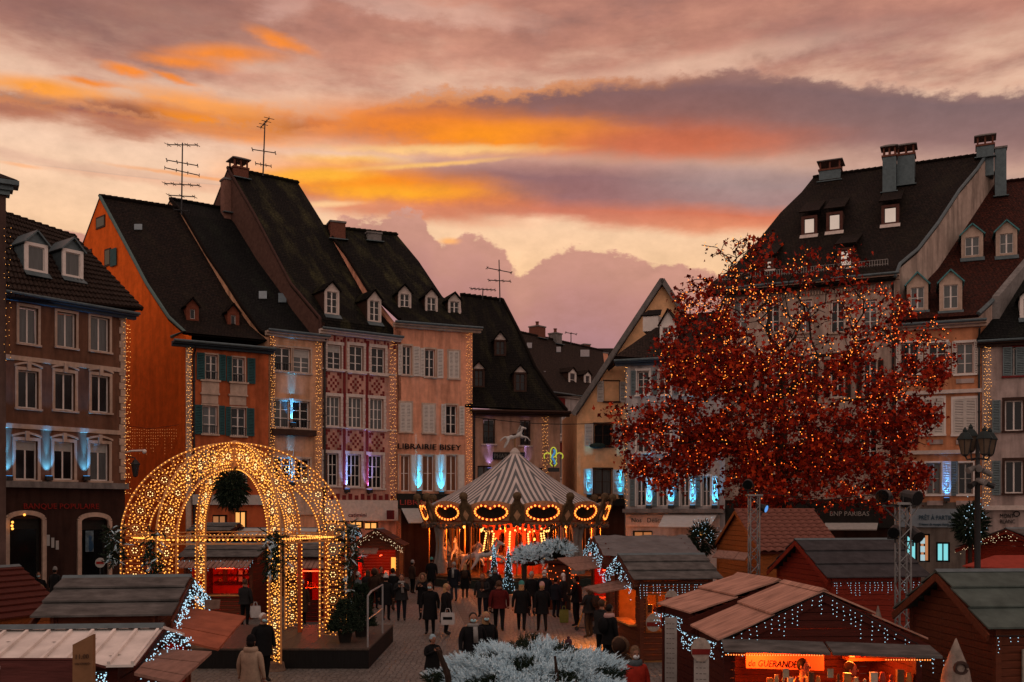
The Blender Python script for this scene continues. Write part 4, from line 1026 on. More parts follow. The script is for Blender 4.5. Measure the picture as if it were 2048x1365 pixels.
fr2 = frame_px(1160, 108, 1290, 112); h2 = House('roofs_beyond_house', 'dark house roof just showing beyond the side street', fr2)
h2.wall(fr2.at(1200, 745).z, P_TAN); A = [fr2.at(1155, 745, -.5), fr2.at(1165, 697, 5)]; B = [fr2.at(1290, 745, -.5), fr2.at(1290, 697, 5)]
h2.R = Roof(fr2, A); mb = MB(); mb.loft(A, B, 6, .16); h2.roofo = mb.build('roof', T_BLACK, h2.root); h2.chimney(1168, 1181, 688, 702, BRICKM, 'slab'); h2.chimney(1202, 1216, 705, 730, P_SALMON, 'slab')
# --- ochre gable house
fr = frame_px(1154, 67, 1420, 68)
h = House('ochre_house', 'ochre gable-fronted house with white shutters at the side street corner', fr)
for x0, y0, x1, y1 in ((1208, 763, 1238, 803), (1188, 848, 1225, 893), (1187, 938, 1224, 990)): h.win(x0, y0, x1, y1, 2, 2, sur=DARKW, sash=DARKW, sw=.07)
for a, b, c, d in ((1194, 1207, 763, 804), (1239, 1252, 764, 805), (1169, 1186, 848, 893), (1226, 1243, 849, 894), (1167, 1185, 938, 988), (1225, 1248, 940, 989)): h.shut(a, b, c, d)
zt = fr.at(1160, 815).z; h.wall(zt, P_BEIGE, z0=fr.at(1200, 1000).z); h.wall(fr.at(1200, 1000).z, SHADED, name='ground_floor_wall')
mb = MB(); ap = fr.at(1324, 562); lf = fr.at(1154, 815); rt = fr.at(1490, 815); mb.prism([lf, Vector((rt.x, rt.y, lf.z)), ap], -fr.n * .3); mb.build('gable_wall', P_BEIGE, h.root)
h.sides(zt, P_BEIGE, (-.05, 1), (-.05, 1), 10)
for s_, (x, y) in enumerate(((1146, 826), (1500, 826))):
    e0 = fr.at(x, y, -.4); r0 = fr.at(1324, 556, -.4); e0 = e0 if s_ == 0 else Vector((e0.x, e0.y, fr.at(1146, 826).z)); bk = Vector((.24, .97, 0)) * 11
    mb = MB(); mb.loft([e0, r0], [e0 + bk, r0 + bk], 4, .22); mb.build('roof', T_GREY, h.root)
    mb = MB(); mb.bar(e0 - UP * .12 + fr.n * .02, r0 - UP * .12 + fr.n * .02, .08, .34, UP); mb.build('bargeboard', CEMENT, h.root)
mb = MB(); mb.ball(fr.at(1195, 892, -.25), .55, .25, .2); mb.build('window_box_plants', M('dusky_leaf', (.03, .05, .045), .8, .5, 9, .3), h.root)
mb = MB(); fbox(mb, fr, 0, 8, fr.at(1200, 1012).z, fr.at(1200, 998).z, .01, .5); mb.build('shop_fascia', DARKSHOP, h.root)
uplight(fr, 1177, 992, 'blue floodlight below the left ground shutter of the ochre house', (.02, .55, 1.0), 90, spread=34); uplight(fr, 1240, 993, 'blue floodlight below the right ground shutter of the ochre house', (.02, .55, 1.0), 90, spread=34)
OCHRE = h
# --- pale delicatessen
fr = frame_px(1252, 61.5, 1450, 59.5)
h = House('delicatessen_house', 'pale grey delicatessen house half hidden by the red tree', fr)
for x0, x1 in ((1274, 1298), (1317, 1340), (1360, 1384), (1404, 1428)): h.win(x0, 742, x1, 790, 2, 3, sur=WHITE, sw=.12); h.win(x0, 848, x1, 905, 2, 3, sur=WHITE, sw=.12); h.shut(x0 - 12, x0 - 2, 742, 790, BLUEG)
for x0, x1, sx in ((1273, 1291, 1299), (1317, 1334, 1343), (1361, 1378, 1386), (1404, 1421, 1430)):
    h.win(x0, 953, x1, 1013, 2, 2, sur=WHITE, sw=.1, sill=False); h.shut(sx - 6, sx + 6, 953, 1013); h.shut(x0 - 13, x0 - 3, 953, 1013, BLUEG)
zt = fr.at(1350, 722).z
shop_void(h, 1265, 1305, 1062, 1110, MATS['dim_shop_glass']); shop_void(h, 1395, 1418, 1058, 1075, MATS['warm_shop_glass'])
h.wall(zt, P_WHITE); h.sides(zt, P_WHITE, (.1, .99), (.1, .99), 8)
h.eave(718, over=.6, mat=M('blue_grey_cornice', (1, 1, 1)), e0=.6)
A = [fr.at(1230, 712, -.6), fr.at(1345, 632, 4.0)]; B = [fr.at(1455, 728, -.6), fr.at(1460, 620, 4.0)]
h.R = Roof(fr, [A[0], A[1]]); mb = MB(); mb.loft(A, B, 6, .16); h.roofo = mb.build('roof', T_GREY, h.root)
mb = MB(); mb.loft([A[0] + Vector((.1, 6, 0)), A[1] + Vector((0, .3, 0))], A, 4, .15); mb.build('hip_slope', T_GREY, h.roofo)
h.dormer(1320, 1352, 619, 650, 690, wall=WHITE, cheek=WHITE, sillm=None, hit=.9)
mb = MB(); q = fr.at(1305, 650, 3.2); mb.obox(q, fr.u * .5, fr.n * .6, UP * .5); dd = mb.build('dormer', WHITE, h.root); mb = MB(); mb.loft([q + UP * .95 - fr.u * .3, q + UP * .5 - fr.u * .65 + fr.n * .7], [q + UP * .95 + fr.u * .6, q + UP * .5 + fr.u * .65 + fr.n * .7], 1, .06); mb.build('dormer_roof', T_BLACK, dd)
mb = MB(); fbox(mb, fr, -.1, fr.w, fr.at(1350, 1026).z, fr.at(1350, 1018).z, .01, .55); mb.build('ledge', CEMENT, h.root)
mb = MB(); fbox(mb, fr, 0, fr.w - .3, fr.at(1350, 1054).z, fr.at(1350, 1030).z, .01, .1); mb.build('shop_fascia', PALE, h.root)
text('Nos   Délicatesses', fr, 1264, 1045, 9, BLK, h.root, 92, d=.11)
mb = MB(); mb.loft([fr.at(1330, 1028) + fr.n * .2, fr.at(1330, 1028) + fr.n * 2.2 - UP * .75], [fr.at(1436, 1028) + fr.n * .2, fr.at(1430, 1028) + fr.n * 2.2 - UP * .75], 1, .05); mb.build('awning', M('white_awning_cloth', (.5, .47, .45), .8, .12, 4, .03), h.root)
for i, x in enumerate((1299, 1343, 1386, 1430)): uplight(fr, x, 1014, ['first', 'second', 'third', 'fourth'][i] + ' blue floodlight from the left on the pale delicatessen ledge', (.02, .50, 1.0), 95, spread=30)
light_curtain('thin amber light strand down the left corner of the pale delicatessen', fr, 1250, 1256, 715, 1020, 60, 2, r=.022)
# --- big bank house behind the tree
fr = frame_px(1448, 60, 1790, 56); GR = (.75, .66)
h = House('great_roofed_house', 'great cream house behind the red tree with a vast tiled roof and zinc chimneys', fr)
for x in (1480, 1545, 1610, 1675, 1740):
    h.win(x - 14, 600, x + 14, 665, 2, 3, sur=STONE); h.win(x - 14, 720, x + 14, 795, 2, 3, sur=STONE); h.win(x - 14, 850, x + 14, 930, 2, 3, sur=STONE)
    h.shut(x - 27, x - 16, 720, 795, DARKW); h.shut(x + 16, x + 27, 720, 795, DARKW)
zt = fr.at(1620, 570).z
h.wall(zt, P_BNP, z0=fr.at(1620, 1000).z); h.wall(fr.at(1620, 1000).z, SHADED, name='ground_floor_wall'); h.sides(zt, P_BNP, GR, GR, 10, right=False)
h.eave(566, over=.6, mat=STONE)
mb = MB()
for k in range(60): fbox(mb, fr, fr.w * k / 60, fr.w * (k + .5) / 60, zt - .62, zt - .42, .003, .12)
mb.build('dentil_frieze', STONE, h.root)
gr = frame_dir(fr.pt(fr.w + .1, 0), GR)
prof = [(1783, 549), (1800, 530), (1836, 500), (1876, 448), (1919, 382), (1955, 339), (1975, 308)]
Ar = [gr.at(x, y) for x, y in prof]; Ar[0] = fr.at(1790, 556, -.6)
shift = -fr.u * (fr.w + 1.1); Al = [p + shift for p in Ar]
h.R = Roof(fr, Ar); mb = MB(); mb.loft(Al, Ar, 12, .18); h.roofo = mb.build('roof', T_DARK, h.root); ridge_tiles(h.roofo, Al[-1], Ar[-1], T_DARK)
ax = gr.u if gr.u.dot(-fr.n) > 0 else -gr.u
def mirr(L_):
    a = L_[-1]; return [a] + [Vector((a.x, a.y, p.z)) + ax * (abs((p - a).dot(fr.n)) / ax.dot(-fr.n)) for p in L_[::-1][1:]]
mb = MB(); mb.loft(mirr(Al), mirr(Ar), 2, .15); mb.build('rear_slope', T_DARK, h.roofo)
pts = [fr.pt(fr.w, 0)] + [p - UP * .22 for p in Ar[1:]] + [p - UP * .22 for p in mirr(Ar)[1:]]; pts.append(Vector((pts[-1].x, pts[-1].y, 0)))
mb = MB(); mb.prism(pts, -fr.u * .3); mb.build('gable_wall', P_BNP, h.root)
v = MB(); v.tube([p + UP * .05 for p in Ar], .1, 6); v.build('verge_trim', ZINC, h.roofo)
for x0, x1, yt, ye, yb in ((1603, 1634, 424, 432, 470), (1653, 1685, 417, 424, 463), (1763, 1798, 402, 410, 449), (1675, 1708, 488, 496, 535), (1528, 1548, 510, 517, 540)):
    h.dormer(x0, x1, yt, ye, yb, wall=M('brown_dormer_frame', (.10, .04, .03), .7, .3, 5, .1), cheek=DARKW, cols=1, rows=1, flat=True, pad=.16, sillm=PALE, pane=M('sky_bright_glass', (.72, .70, .66), .04, .1, 1, 0, spec=1.0, metal=1.0), sash=DARKW)
MATS['sky_bright_glass'].node_tree.nodes['Principled BSDF'].inputs['Metallic'].default_value = 1.0
h.chimney(1638, 1681, 318, 362, ZINC, 'cover', b=h.R.p[-1][0] - .4); h.chimney(1765, 1792, 290, 384, ZINC, 'cover'); h.chimney(1794, 1829, 287, 370, ZINC, 'cover'); h.chimney(1953, 1988, 268, 314, ZINC, 'cover', b=h.R.p[-1][0] - .3)
mb = MB()
for k in range(70):
    t_ = k / 69; p = (Al[1] + UP * .05).lerp(Ar[1] + UP * .05, .04 + .9 * t_); mb.tube([p, p + UP * .34], .012, 3, False)
for dz in (.08, .34): mb.tube([(Al[1] + UP * (.05 + dz)).lerp(Ar[1] + UP * (.05 + dz), .04), (Al[1] + UP * (.05 + dz)).lerp(Ar[1] + UP * (.05 + dz), .94)], .014, 3, False)
mb.build('snow_guard', GREYW, h.roofo)
mb = MB(); fbox(mb, fr, 0, fr.w, fr.at(1620, 1055).z, fr.at(1620, 1008).z, .01, .4); mb.build('shop_fascia', DARKSHOP, h.root)
text('BNP PARIBAS', fr, 1662, 1032, 9, M('pale_letters', (.30, .27, .24), .5, .1, 5, 0), h.root, 78, d=.43)
mb = MB(); mb.loft([fr.at(1652, 1046) + fr.n * .4, fr.at(1652, 1046) + fr.n * 1.2 - UP * .35], [fr.at(1757, 1046) + fr.n * .4, fr.at(1757, 1046) + fr.n * 1.2 - UP * .35], 1, .06); mb.build('awning', GREYW, h.root)
shop_void(h, 1664, 1692, 1060, 1085, MATS['dim_shop_glass'])
h.downpipe(1786, 568)
GREAT = h
# --- terracotta travel agency
fr = frame_px(1792, 55.6, 1962, 54); GR2 = (.75, .66)
h = House('travel_agency_house', 'terracotta house right of the tree with copper-topped dormers on a red roof', fr)
for x0, x1 in ((1800, 1838), (1857, 1893), (1912, 1948)):
    h.win(x0, 686, x1, 748, 2, 3, sur=WHITE, sw=.12); h.shut(x0 - 8, x0 - 1, 684, 750); h.shut(x1 + 1, x1 + 8, 684, 750)
for x0, x1 in ((1797, 1835), (1845, 1887), (1907, 1953)):
    h.win(x0, 798, x1, 869, 2, 1, sur=WHITE, sw=.12); xm = (x0 + x1) / 2; h.shut(x0 + .4, xm - .3, 798, 869, d=0); h.shut(xm + .3, x1 - .4, 798, 869, d=0)
for x0, x1 in ((1798, 1828), (1852, 1882), (1916, 1946)): h.win(x0, 926, x1, 989, 2, 2, sur=WHITE, sw=.08, sash=GREYW)
for x in (1893, 1836, 1907): h.shut(x - 9, x + 9, 923, 992, BLUEG if x == 1907 else SHUT, d=.05 if x != 1907 else .01)
for y in (785, 905): h.course(y, PALE, .2, .2)
for x0, x1 in ((1797, 1840), (1850, 1890), (1908, 1952)):
    for ya in (758, 880, 1002):
        u0, u1, z0, z1 = h.rect(x0 + 4, ya, x1 - 4, ya + 9); mb = MB(); fbox(mb, fr, u0, u1, z0, z1, .003, .08); mb.build('relief_panel', P_FAR, h.root)
zt = fr.at(1880, 655).z
shop_void(h, 1808, 1834, 1070, 1125, E('cyan_shop_glass', (.25, .85, .9), .8)); shop_void(h, 1838, 1860, 1068, 1125, E('orange_shop_glass', (1, .36, .12), .45)); shop_void(h, 1872, 1900, 1085, 1125, MATS['cyan_shop_glass'])
h.wall(zt, P_RIGHT, z0=fr.at(1880, 1005).z); h.wall(fr.at(1880, 1005).z, plaster('grey_shop_plaster', (.16, .13, .11)), name='ground_floor_wall'); h.sides(zt, P_RIGHT, GR2, GR2, 12)
h.eave(648, over=.6, mat=STONE)
gr = frame_dir(fr.pt(-.2, 0), GR2)
prof = [(1770, 640), (1800, 617), (1876, 537), (1940, 441), (1989, 366)]
A = [gr.at(x, y) for x, y in prof]; A[0] = fr.at(1770, 642, -.6); B = [p + fr.u * (fr.w + .4) for p in A]
h.R = Roof(fr, A); mb = MB(); mb.loft(A, B, 8, .18); h.roofo = mb.build('roof', T_RED, h.root); ridge_tiles(h.roofo, A[-1], B[-1], T_RED)
v = MB(); v.tube([p + UP * .05 for p in B], .12, 6); v.build('verge_trim', ZINC, h.roofo)
pw = [p + UP * .3 for p in B[1:4]]; mb = MB(); mb.prism(pw + [p - UP * 2.2 for p in pw[::-1]], fr.u * .35); mb.build('parapet', CEMENT, h.root)
for x0, x1, yt, ye, yb in ((1814, 1856, 545, 568, 622), (1879, 1924, 540, 563, 622), (1923, 1966, 448, 468, 516), (1992, 2034, 441, 461, 512)): h.dormer(x0, x1, yt, ye, yb, wall=STONE, cheek=CEMENT, roofm=COPPER, pane=CURT, cols=2, rows=2, pad=.2)
h.chimney(1990, 2013, 293, 392, ZINC, 'slab')
mb = MB(); fbox(mb, fr, .2, fr.w - .05, fr.at(1880, 1055).z, fr.at(1880, 1018).z, .01, .12); mb.build('shop_fascia', M('pale_blue_fascia', (.20, .24, .27), .5, .1, 4, 0), h.root)
DKB = M('dark_blue_letters', (.015, .05, .08), .5, .1, 4, 0)
text('PRÊT À PARTIR', fr, 1838, 1040, 9, DKB, h.root, 66, d=.14); text('Créateur de voyages depuis 1966', fr, 1838, 1051, 5, DKB, h.root, 72, d=.14)
uplight(fr, 1893, 1000, 'blue floodlight below the shutter of the terracotta travel agency', (.05, .36, 1.0), 80, spread=34)
mb = MB()
for k in range(3): fbox(mb, fr, fr.ux(1841), fr.ux(1850), fr.at(1845, 1122 - k * 17).z, fr.at(1845, 1110 - k * 17).z, -.13, -.12)
mb.build('window_card', E('lit_card', (.6, .85, .9), .6), h.root)
h.downpipe(1958, 660)
# --- far right house
fr = frame_px(1964, 54, 2120, 52.6)
h = House('dusty_pink_house', 'dusty pink house at the right edge with blue-grey shutters', fr)
for y0, y1 in ((695, 752), (801, 862), (922, 987)):
    h.win(2010, y0, 2046, y1, 2, 1, sur=RED if y0 == 695 else DARKW, sw=.14, pane=GLASS); h.win(2078, y0, 2110, y1, 2, 1, sur=DARKW, sw=.14)
    if y0 == 695: h.shut(2005, 2024, y0, y1, BLUEG); h.shut(2031, 2050, y0, y1, BLUEG)
    else: h.shut(1984, 2001, y0, y1 + 4, BLUEG); h.shut(2054, 2070, y0, y1 + 4, BLUEG)
zt = fr.at(2000, 685).z; h.wall(zt, P_FAR); h.sides(zt, P_FAR, GR2, GR2, 10)
h.course(1016, PALE, .25, .3); h.eave(680, over=.5, mat=DARKW)
A = [fr.at(1953, 678, -.6), fr.at(2075, 525, 5)]; B = [fr.at(2130, 672, -.6), fr.at(2170, 520, 5)]
h.R = Roof(fr, A); mb = MB(); mb.loft(A, B, 6, .16); h.roofo = mb.build('roof', T_BLACK, h.root); h.dormer(2040, 2076, 575, 592, 636, wall=WHITE, cols=2, rows=2)
text('MONT', fr, 2000, 1036, 8, BLK, h.root, 28, d=.06); text('BLANC', fr, 2000, 1047, 8, BLK, h.root, 30, d=.06)
q = MB()
for k in range(12): q.bar(fr.at(2033, 1028) + fr.n * .08 + (fr.u * math.cos(k * .5236) + UP * math.sin(k * .5236)) * .14, fr.at(2033, 1028) + fr.n * .08 + (fr.u * math.cos(k * .5236 + .5236) + UP * math.sin(k * .5236 + .5236)) * .14, .05, .05, fr.n)
q.build('emblem', BLK, h.root)
light_curtain('amber light curtain between the terracotta and the dusty pink house', fr, 1966, 1982, 690, 1012, 190, 4)
# --- antennas
a = P(363, 430, 64); antenna('tv_antenna', 'tall roof antenna with five crossbars over the orange and peach roofs', a, P(365, 286, 64), [(.97, 1.1, -.3, 4), (.72, .95, .2, 4), (.60, 1.05, .35, 4), (.42, 1.2, -.2, 5), (.26, .9, -.2, 3), (.06, .5, 0, 3)])
a = P(526, 352, 66); antenna('tv_antenna', 'roof antenna with one long top bar on the ridge of the patterned house', a, P(530, 243, 66), [(.97, .7, 2.2, 4), (.45, .75, .1, 3), (.2, .5, .2, 4)])
a = P(1000, 604, 71); antenna('tv_antenna', 'thin antenna mast on the pharmacy ridge', a, P(998, 520, 71), [(.75, .9, .3, 3), (.5, .8, -.3, 4)])
a = P(965, 600, 71); antenna('tv_antenna', 'low wide antenna left of the mast on the pharmacy ridge', a, P(966, 578, 71), [(.95, .9, -.3, 7)])
a = P(1142, 690, 90); antenna('tv_antenna', 'small antenna on the side street roof', a, P(1142, 666, 90), [(.95, .5, .2, 3)])
# ------------------------------------------------------------------ market chalets
W_RED = wood('red_stained_boards', (.20, .022, .011)); W_BROWN = wood('brown_boards', (.115, .032, .016)); W_HONEY = wood('honey_boards', (.30, .085, .022)); W_DARK = wood('dark_red_boards', (.062, .012, .008))
R_GREY = M('grey_roof_felt', (.105, .097, .092), .85, .5, 2.2, .3, (1, 1.6, 1), dirt=.35); R_GREEN = M('green_grey_roof_felt', (.075, .095, .085), .85, .25, 3, .15, dirt=.2)
R_PINK = M('sun_bleached_ply', (.44, .23, .17), .8, .4, 1.6, .15, (1, 7, 1), dirt=.25); R_PLY = M('weathered_ply_awning', (.24, .13, .10), .8, .3, 2, .12, (6, 1, 1)); R_RUST = M('orange_ply_awning', (.30, .085, .045), .75, .3, 3, .12)
R_METAL = M('cream_ribbed_metal', (.74, .67, .62), .45, .15, 3, .04, metal=.1, dirt=.2); R_TARP = M('crumpled_grey_tarpaulin', (.13, .12, .12), .5, .3, 2, .6, (1, 2.5, 1))
TILE = M('red_clay_tile', (.20, .075, .055), .6, .35, 6, .15); IN_RED = M('red_lit_lining', (.50, .05, .03), .7, .2, 3, .05); IN_WARM = M('pine_lining', (.55, .25, .09), .7, .25, 4, .1)
class Chalet:
    def __init__(s, name, label, c, th, L, Wd, he, hr, wallm, group='wooden market chalets'):
        s.c = Vector((c[0], c[1], 0)); s.u = Vector((math.cos(th), math.sin(th), 0)); s.v = Vector((math.sin(th), -math.cos(th), 0))   # v: towards the camera side
        s.L, s.W, s.he, s.hr, s.wm = L, Wd, he, hr, wallm
        s.root = thing(name, s.c, label, 'market stall', group); s.bm = {}
    def p(s, a, b, z): return s.c + s.u * a + s.v * b + UP * z
    def board(s, a, d, h, z, t, zr=None):
        """one horizontal board from a along d; zr: trimmed ends for gables"""
        key = (round(d.x, 3), round(d.y, 3), round(h, 3))
        if key not in s.bm:
            mb = MB(); n = d.cross(UP).normalized() * t; mb.obox((0, 0, 0), d / 2, n / 2, UP * h / 2 * .93); s.bm[key] = mb.mesh('board', s.wm)
        inst('board', s.bm[key], s.root, a + d / 2 + UP * (z + h / 2) + Vector((random.uniform(-.003, .003), random.uniform(-.003, .003), 0)))
    def side(s, a0, b0, a1, b1, ops=(), gable=False, bh=.16, ztop=None):
        p0 = s.p(a0, b0, 0); p1 = s.p(a1, b1, 0); d = p1 - p0; L = d.length; d.normalize()
        ztop = ztop or (s.hr if gable else s.he); z = .06
        while z < ztop - .02:
            hh = min(bh, ztop - z); e0, e1 = 0.0, L
            if gable and z + hh > s.he:
                k = (z + hh * .5 - s.he) / (s.hr - s.he); e0, e1 = L / 2 * k, L - L / 2 * k
            spans = [(e0, e1)]
            for (o0, o1, oz0, oz1) in ops:
                if z + hh / 2 > oz0 and z + hh / 2 < oz1:
                    spans = [q for sp in spans for q in ((sp[0], min(sp[1], o0)), (max(sp[0], o1), sp[1])) if q[1] - q[0] > .02]
            for q0, q1 in spans:
                if q1 - q0 > .05: s.board(p0 + d * q0, d * (q1 - q0), hh, z, .035)
            z += bh
    def walls(s, front=(), back=(), left=(), right=(), bh=.16):
        L, W = s.L / 2, s.W / 2
        s.side(-L, W, L, W, front, bh=bh); s.side(-L, -W, L, -W, back, bh=bh)
        s.side(-L, -W + .03, -L, W - .03, left, True, bh); s.side(L, -W + .03, L, W - .03, right, True, bh)
        mb = MB()
        for a in (-L, L):
            for b in (-W, W): mb = MB(); mb.obox(s.p(a, b, s.he / 2), s.u * .05, s.v * .05, UP * (s.he / 2)); mb.build('corner_post', s.wm, s.root)
    def roof(s, mat, n=3, ov=.25, oe=.3, kind='felt', ridge=ZINC, only=None):
        L = s.L / 2 + oe; W = s.W / 2; sl = (s.hr - s.he) / W
        for sg in (1, -1):
            if kind in ('felt', 'ply'):
                for k in range(n):
                    t0, t1 = k / n, (k + 1) / n + (.035 if k < n - 1 else 0)
                    b0, b1 = (W + ov) * (1 - t0), (W + ov) * (1 - t1); z0 = s.hr - sl * b0 + .03; z1 = s.hr - sl * b1 + .03
                    lift = .035 + .0 * k
                    q = [s.p(-L, sg * b0, z0 + lift + .03), s.p(L, sg * b0, z0 + lift + .03), s.p(L, sg * b1, z1 + .01), s.p(-L, sg * b1, z1 + .01)]
                    mb = MB(); mb.prism(q, UP * .03); mb.build('roof_panel', mat, s.root)
            elif kind == 'metal':
                b0 = W + ov; q = [s.p(-L, sg * b0, s.hr - sl * b0), s.p(L, sg * b0, s.hr - sl * b0), s.p(L, .0, s.hr), s.p(-L, .0, s.hr)]
                mb = MB(); mb.prism(q, UP * .03); rp = mb.build('roof_panel', mat, s.root)
                nr = int(2 * L / .27)
                me = None
                for k in range(nr + 1):
                    a = -L + .03 + (2 * L - .06) * k / nr
                    mb = MB(); mb.bar(s.p(a, sg * b0, s.hr - sl * b0 + .05), s.p(a, sg * .12, s.hr - sl * .12 + .05), .035, .04); mb.build('roof_rib', mat, rp)
                if sg == 1:
                    mb = MB()
                    for k in range(nr):
                        for t_ in (.35, .8):
                            if random.random() < .6:
                                a = -L + 2 * L * (k + random.random()) / nr; b = b0 * (t_ + random.uniform(-.06, .06)); c = s.p(a, b, s.hr - sl * b + .034); mb.add([c + s.u * .03 + s.v * 0, c + s.v * .02, c - s.u * .035, c - s.v * .012], [(0, 1, 2, 3)])
                    tag(mb.build('dead_leaf', M('brown_dead_leaf', (.05, .03, .02), .8, .2, 5, 0), s.root), kind='stuff')
            elif kind == 'tarp':
                nx, ny = 40, 14; b0 = W + ov; vs = []; fs = []
                for j in range(ny + 1):
                    for i in range(nx + 1):
                        a = -L + 2 * L * i / nx; b = b0 * (1 - j / ny); w_ = .02 * math.sin(a * 9 + b * 3) * math.sin(b * 7 + a) + .02 * math.sin(a * 4.3 - b * 11) + random.uniform(-.006, .006)
                        vs.append(s.p(a, sg * b, s.hr - sl * b + .05 + w_))
                for j in range(ny):
                    for i in range(nx): fs.append((j * (nx + 1) + i, j * (nx + 1) + i + 1, (j + 1) * (nx + 1) + i + 1, (j + 1) * (nx + 1) + i))
                mb = MB(); mb.add(vs, fs); mb.build('roof_tarpaulin', mat, s.root, True)
            elif kind == 'tiles':
                b0 = W + ov; q = [s.p(-L, sg * b0, s.hr - sl * b0), s.p(L, sg * b0, s.hr - sl * b0), s.p(L, 0, s.hr), s.p(-L, 0, s.hr)]
                mb = MB(); mb.prism(q, -UP * .05); rp = mb.build('roof_deck', W_DARK, s.root)
                nx, ny = int(2 * L / .30), 11; sd = (s.p(0, 0, s.hr) - s.p(0, sg * b0, s.hr - sl * b0)) / ny; nn = sd.cross(s.u).normalized()
                if nn.z < 0: nn = -nn
                du = 2 * L / nx; vs = []; m_ = 7
                for e in (0, 1):
                    for k in range(m_):
                        t_ = k / (m_ - 1); vs.append(s.u * (du * 1.04 * (t_ - .5)) + sd * (1.12 * e - .06) + nn * (.075 * math.sin(math.pi * t_) + (.055 if e == 0 else .012)))
                vs += [v - nn * .025 for v in vs[:m_]]
                fs = [(k, k + 1, m_ + k + 1, m_ + k) for k in range(m_ - 1)] + [(2 * m_ + k, 2 * m_ + k + 1, k + 1, k) for k in range(m_ - 1)]
                mb = MB(); mb.add(vs, fs); me = mb.mesh('roof_tile', mat, True)
                if sg == 1:
                    for i in range(nx):
                        for j in range(ny): inst('roof_tile', me, rp, s.p(-L + du * (i + .5), sg * b0, s.hr - sl * b0) + sd * j)
        if ridge:
            mb = MB(); mb.prism([s.p(-L - .02, -.09, s.hr + .045), s.p(-L - .02, 0, s.hr + .10), s.p(-L - .02, .09, s.hr + .045), s.p(-L - .02, 0, s.hr + .075)], s.u * (2 * L + .04)); mb.build('ridge_cap', ridge, s.root)
        for a in (-L, L):
            for sg in (1, -1):
                b0 = W + ov; mb = MB(); mb.bar(s.p(a, sg * b0, s.hr - sl * b0 - .05), s.p(a, 0, s.hr - .05), .03, .13); mb.build('bargeboard', s.wm, s.root)
    def gable_lights(s, end, label, n=110, drop=.35, mat=None, ov=.25, oe=.3, r=.02):
        r *= .52; n = int(n * .8)
        a = end * (s.L / 2 + oe + .04); W = s.W / 2 + ov; sl = (s.hr - s.he) / (s.W / 2); pts = []; top = []
        for k in range(41):
            b = -W + 2 * W * k / 40; top.append(s.p(a, b, s.hr - sl * abs(b) - .02))
        wb = MB(); wb.tube(top, .012, 4, False)
        for k in range(n):
            t_ = random.random(); b = -W + 2 * W * t_; pts.append(s.p(a + end * random.uniform(0, .08), b, s.hr - sl * abs(b) - random.random() ** 1.5 * drop))
        return s._lights(label, wb, pts, mat, r)
    def eave_lights(s, sg, label, n=14, drop=.4, mat=None, ov=.25, r=.018, a0=None, a1=None):
        r *= .55
        L = s.L / 2 + .2; W = s.W / 2 + ov; sl = (s.hr - s.he) / (s.W / 2); z = s.hr - sl * W - .02; pts = []; wb = MB()
        a0 = -L if a0 is None else a0; a1 = L if a1 is None else a1
        wb.tube([s.p(a0, sg * (W + .02), z), s.p(a1, sg * (W + .02), z)], .01, 4, False)
        for k in range(n):
            a = a0 + (a1 - a0) * (k + random.uniform(.2, .8)) / n; m_ = random.randint(2, 6); wb.tube([s.p(a, sg * (W + .02), z), s.p(a, sg * (W + .02), z - drop * m_ / 6)], .004, 3, False)
            for j in range(m_): pts.append(s.p(a + random.uniform(-.015, .015), sg * (W + .03), z - drop * (j + .5) / 6))
        return s._lights(label, wb, pts, mat, r)
    def _lights(s, label, wb, pts, mat, r):
        t = thing('icicle_lights', pts[0], label, 'string lights', 'cold white lights on the chalet eaves'); wb.build('cable', WIRE, t); bulbs('bulbs', pts, r, mat or B_WHITE, t); return t
    def awning(s, pts, mat, n=3, name='awning'):
        """pts: back-left, back-right, front-right, front-left in metres; boards run along the slope"""
        q = [Vector(x) for x in pts]
        for k in range(n):
            a, b = k / n + .006, (k + 1) / n - .006
            mb = MB(); mb.prism([q[0].lerp(q[1], a), q[0].lerp(q[1], b), q[3].lerp(q[2], b), q[3].lerp(q[2], a)], UP * (.035 + .006 * (k % 2))); mb.build('awning_board', mat, s.root)
    def glow(s, a, b, z, e, col, r=.12):
        l = bpy.data.lights.new('stall_lamp', 'POINT'); l.energy = e; l.color = col; l.shadow_soft_size = r
        lo = bpy.data.objects.new('stall_lamp', l); lo.location = s.p(a, b, z); link(lo, s.root)
        mb = MB(); mb.tube([s.p(a - .35, b, z + .16), s.p(a + .35, b, z + .16)], .025, 6); mb.build('lamp_tube', E('stall_tube_%d' % int(col[1] * 100), col, 4), s.root)
    def interior(s, mat, floor=.15):
        L, W = s.L / 2 - .05, s.W / 2 - .05; mb = MB()
        for (a0, b0, a1, b1) in ((-L, -W, L, -W), (-L, -W, -L, W), (L, -W, L, W), (-L, W, L, W)): pass
        q = [(-L, -W), (L, -W), (L, W), (-L, W)]
        mb.prism([s.p(a, b, 0) for a, b in q], UP * floor); mb.poly([s.p(a, b, s.he - .03) for a, b in q])
        mb.poly([s.p(-L, -W, floor), s.p(L, -W, floor), s.p(L, -W, s.he), s.p(-L, -W, s.he)])
        mb.build('lining', mat, s.root)
    def counter(s, a0, a1, b, z, mat, depth=.45):
        mb = MB(); mb.obox(s.p((a0 + a1) / 2, b, z), s.u * ((a1 - a0) / 2), s.v * depth / 2, UP * .025); mb.build('counter', mat, s.root)
GOODS = [M('goods_%d' % i, c, .45, .3, 6, .05) for i, c in enumerate(((.45, .20, .06), (.35, .05, .03), (.5, .36, .2), (.12, .07, .04), (.55, .5, .4)))]
ORD = ['first', 'second', 'third', 'fourth', 'fifth', 'sixth', 'seventh', 'eighth', 'ninth', 'tenth']
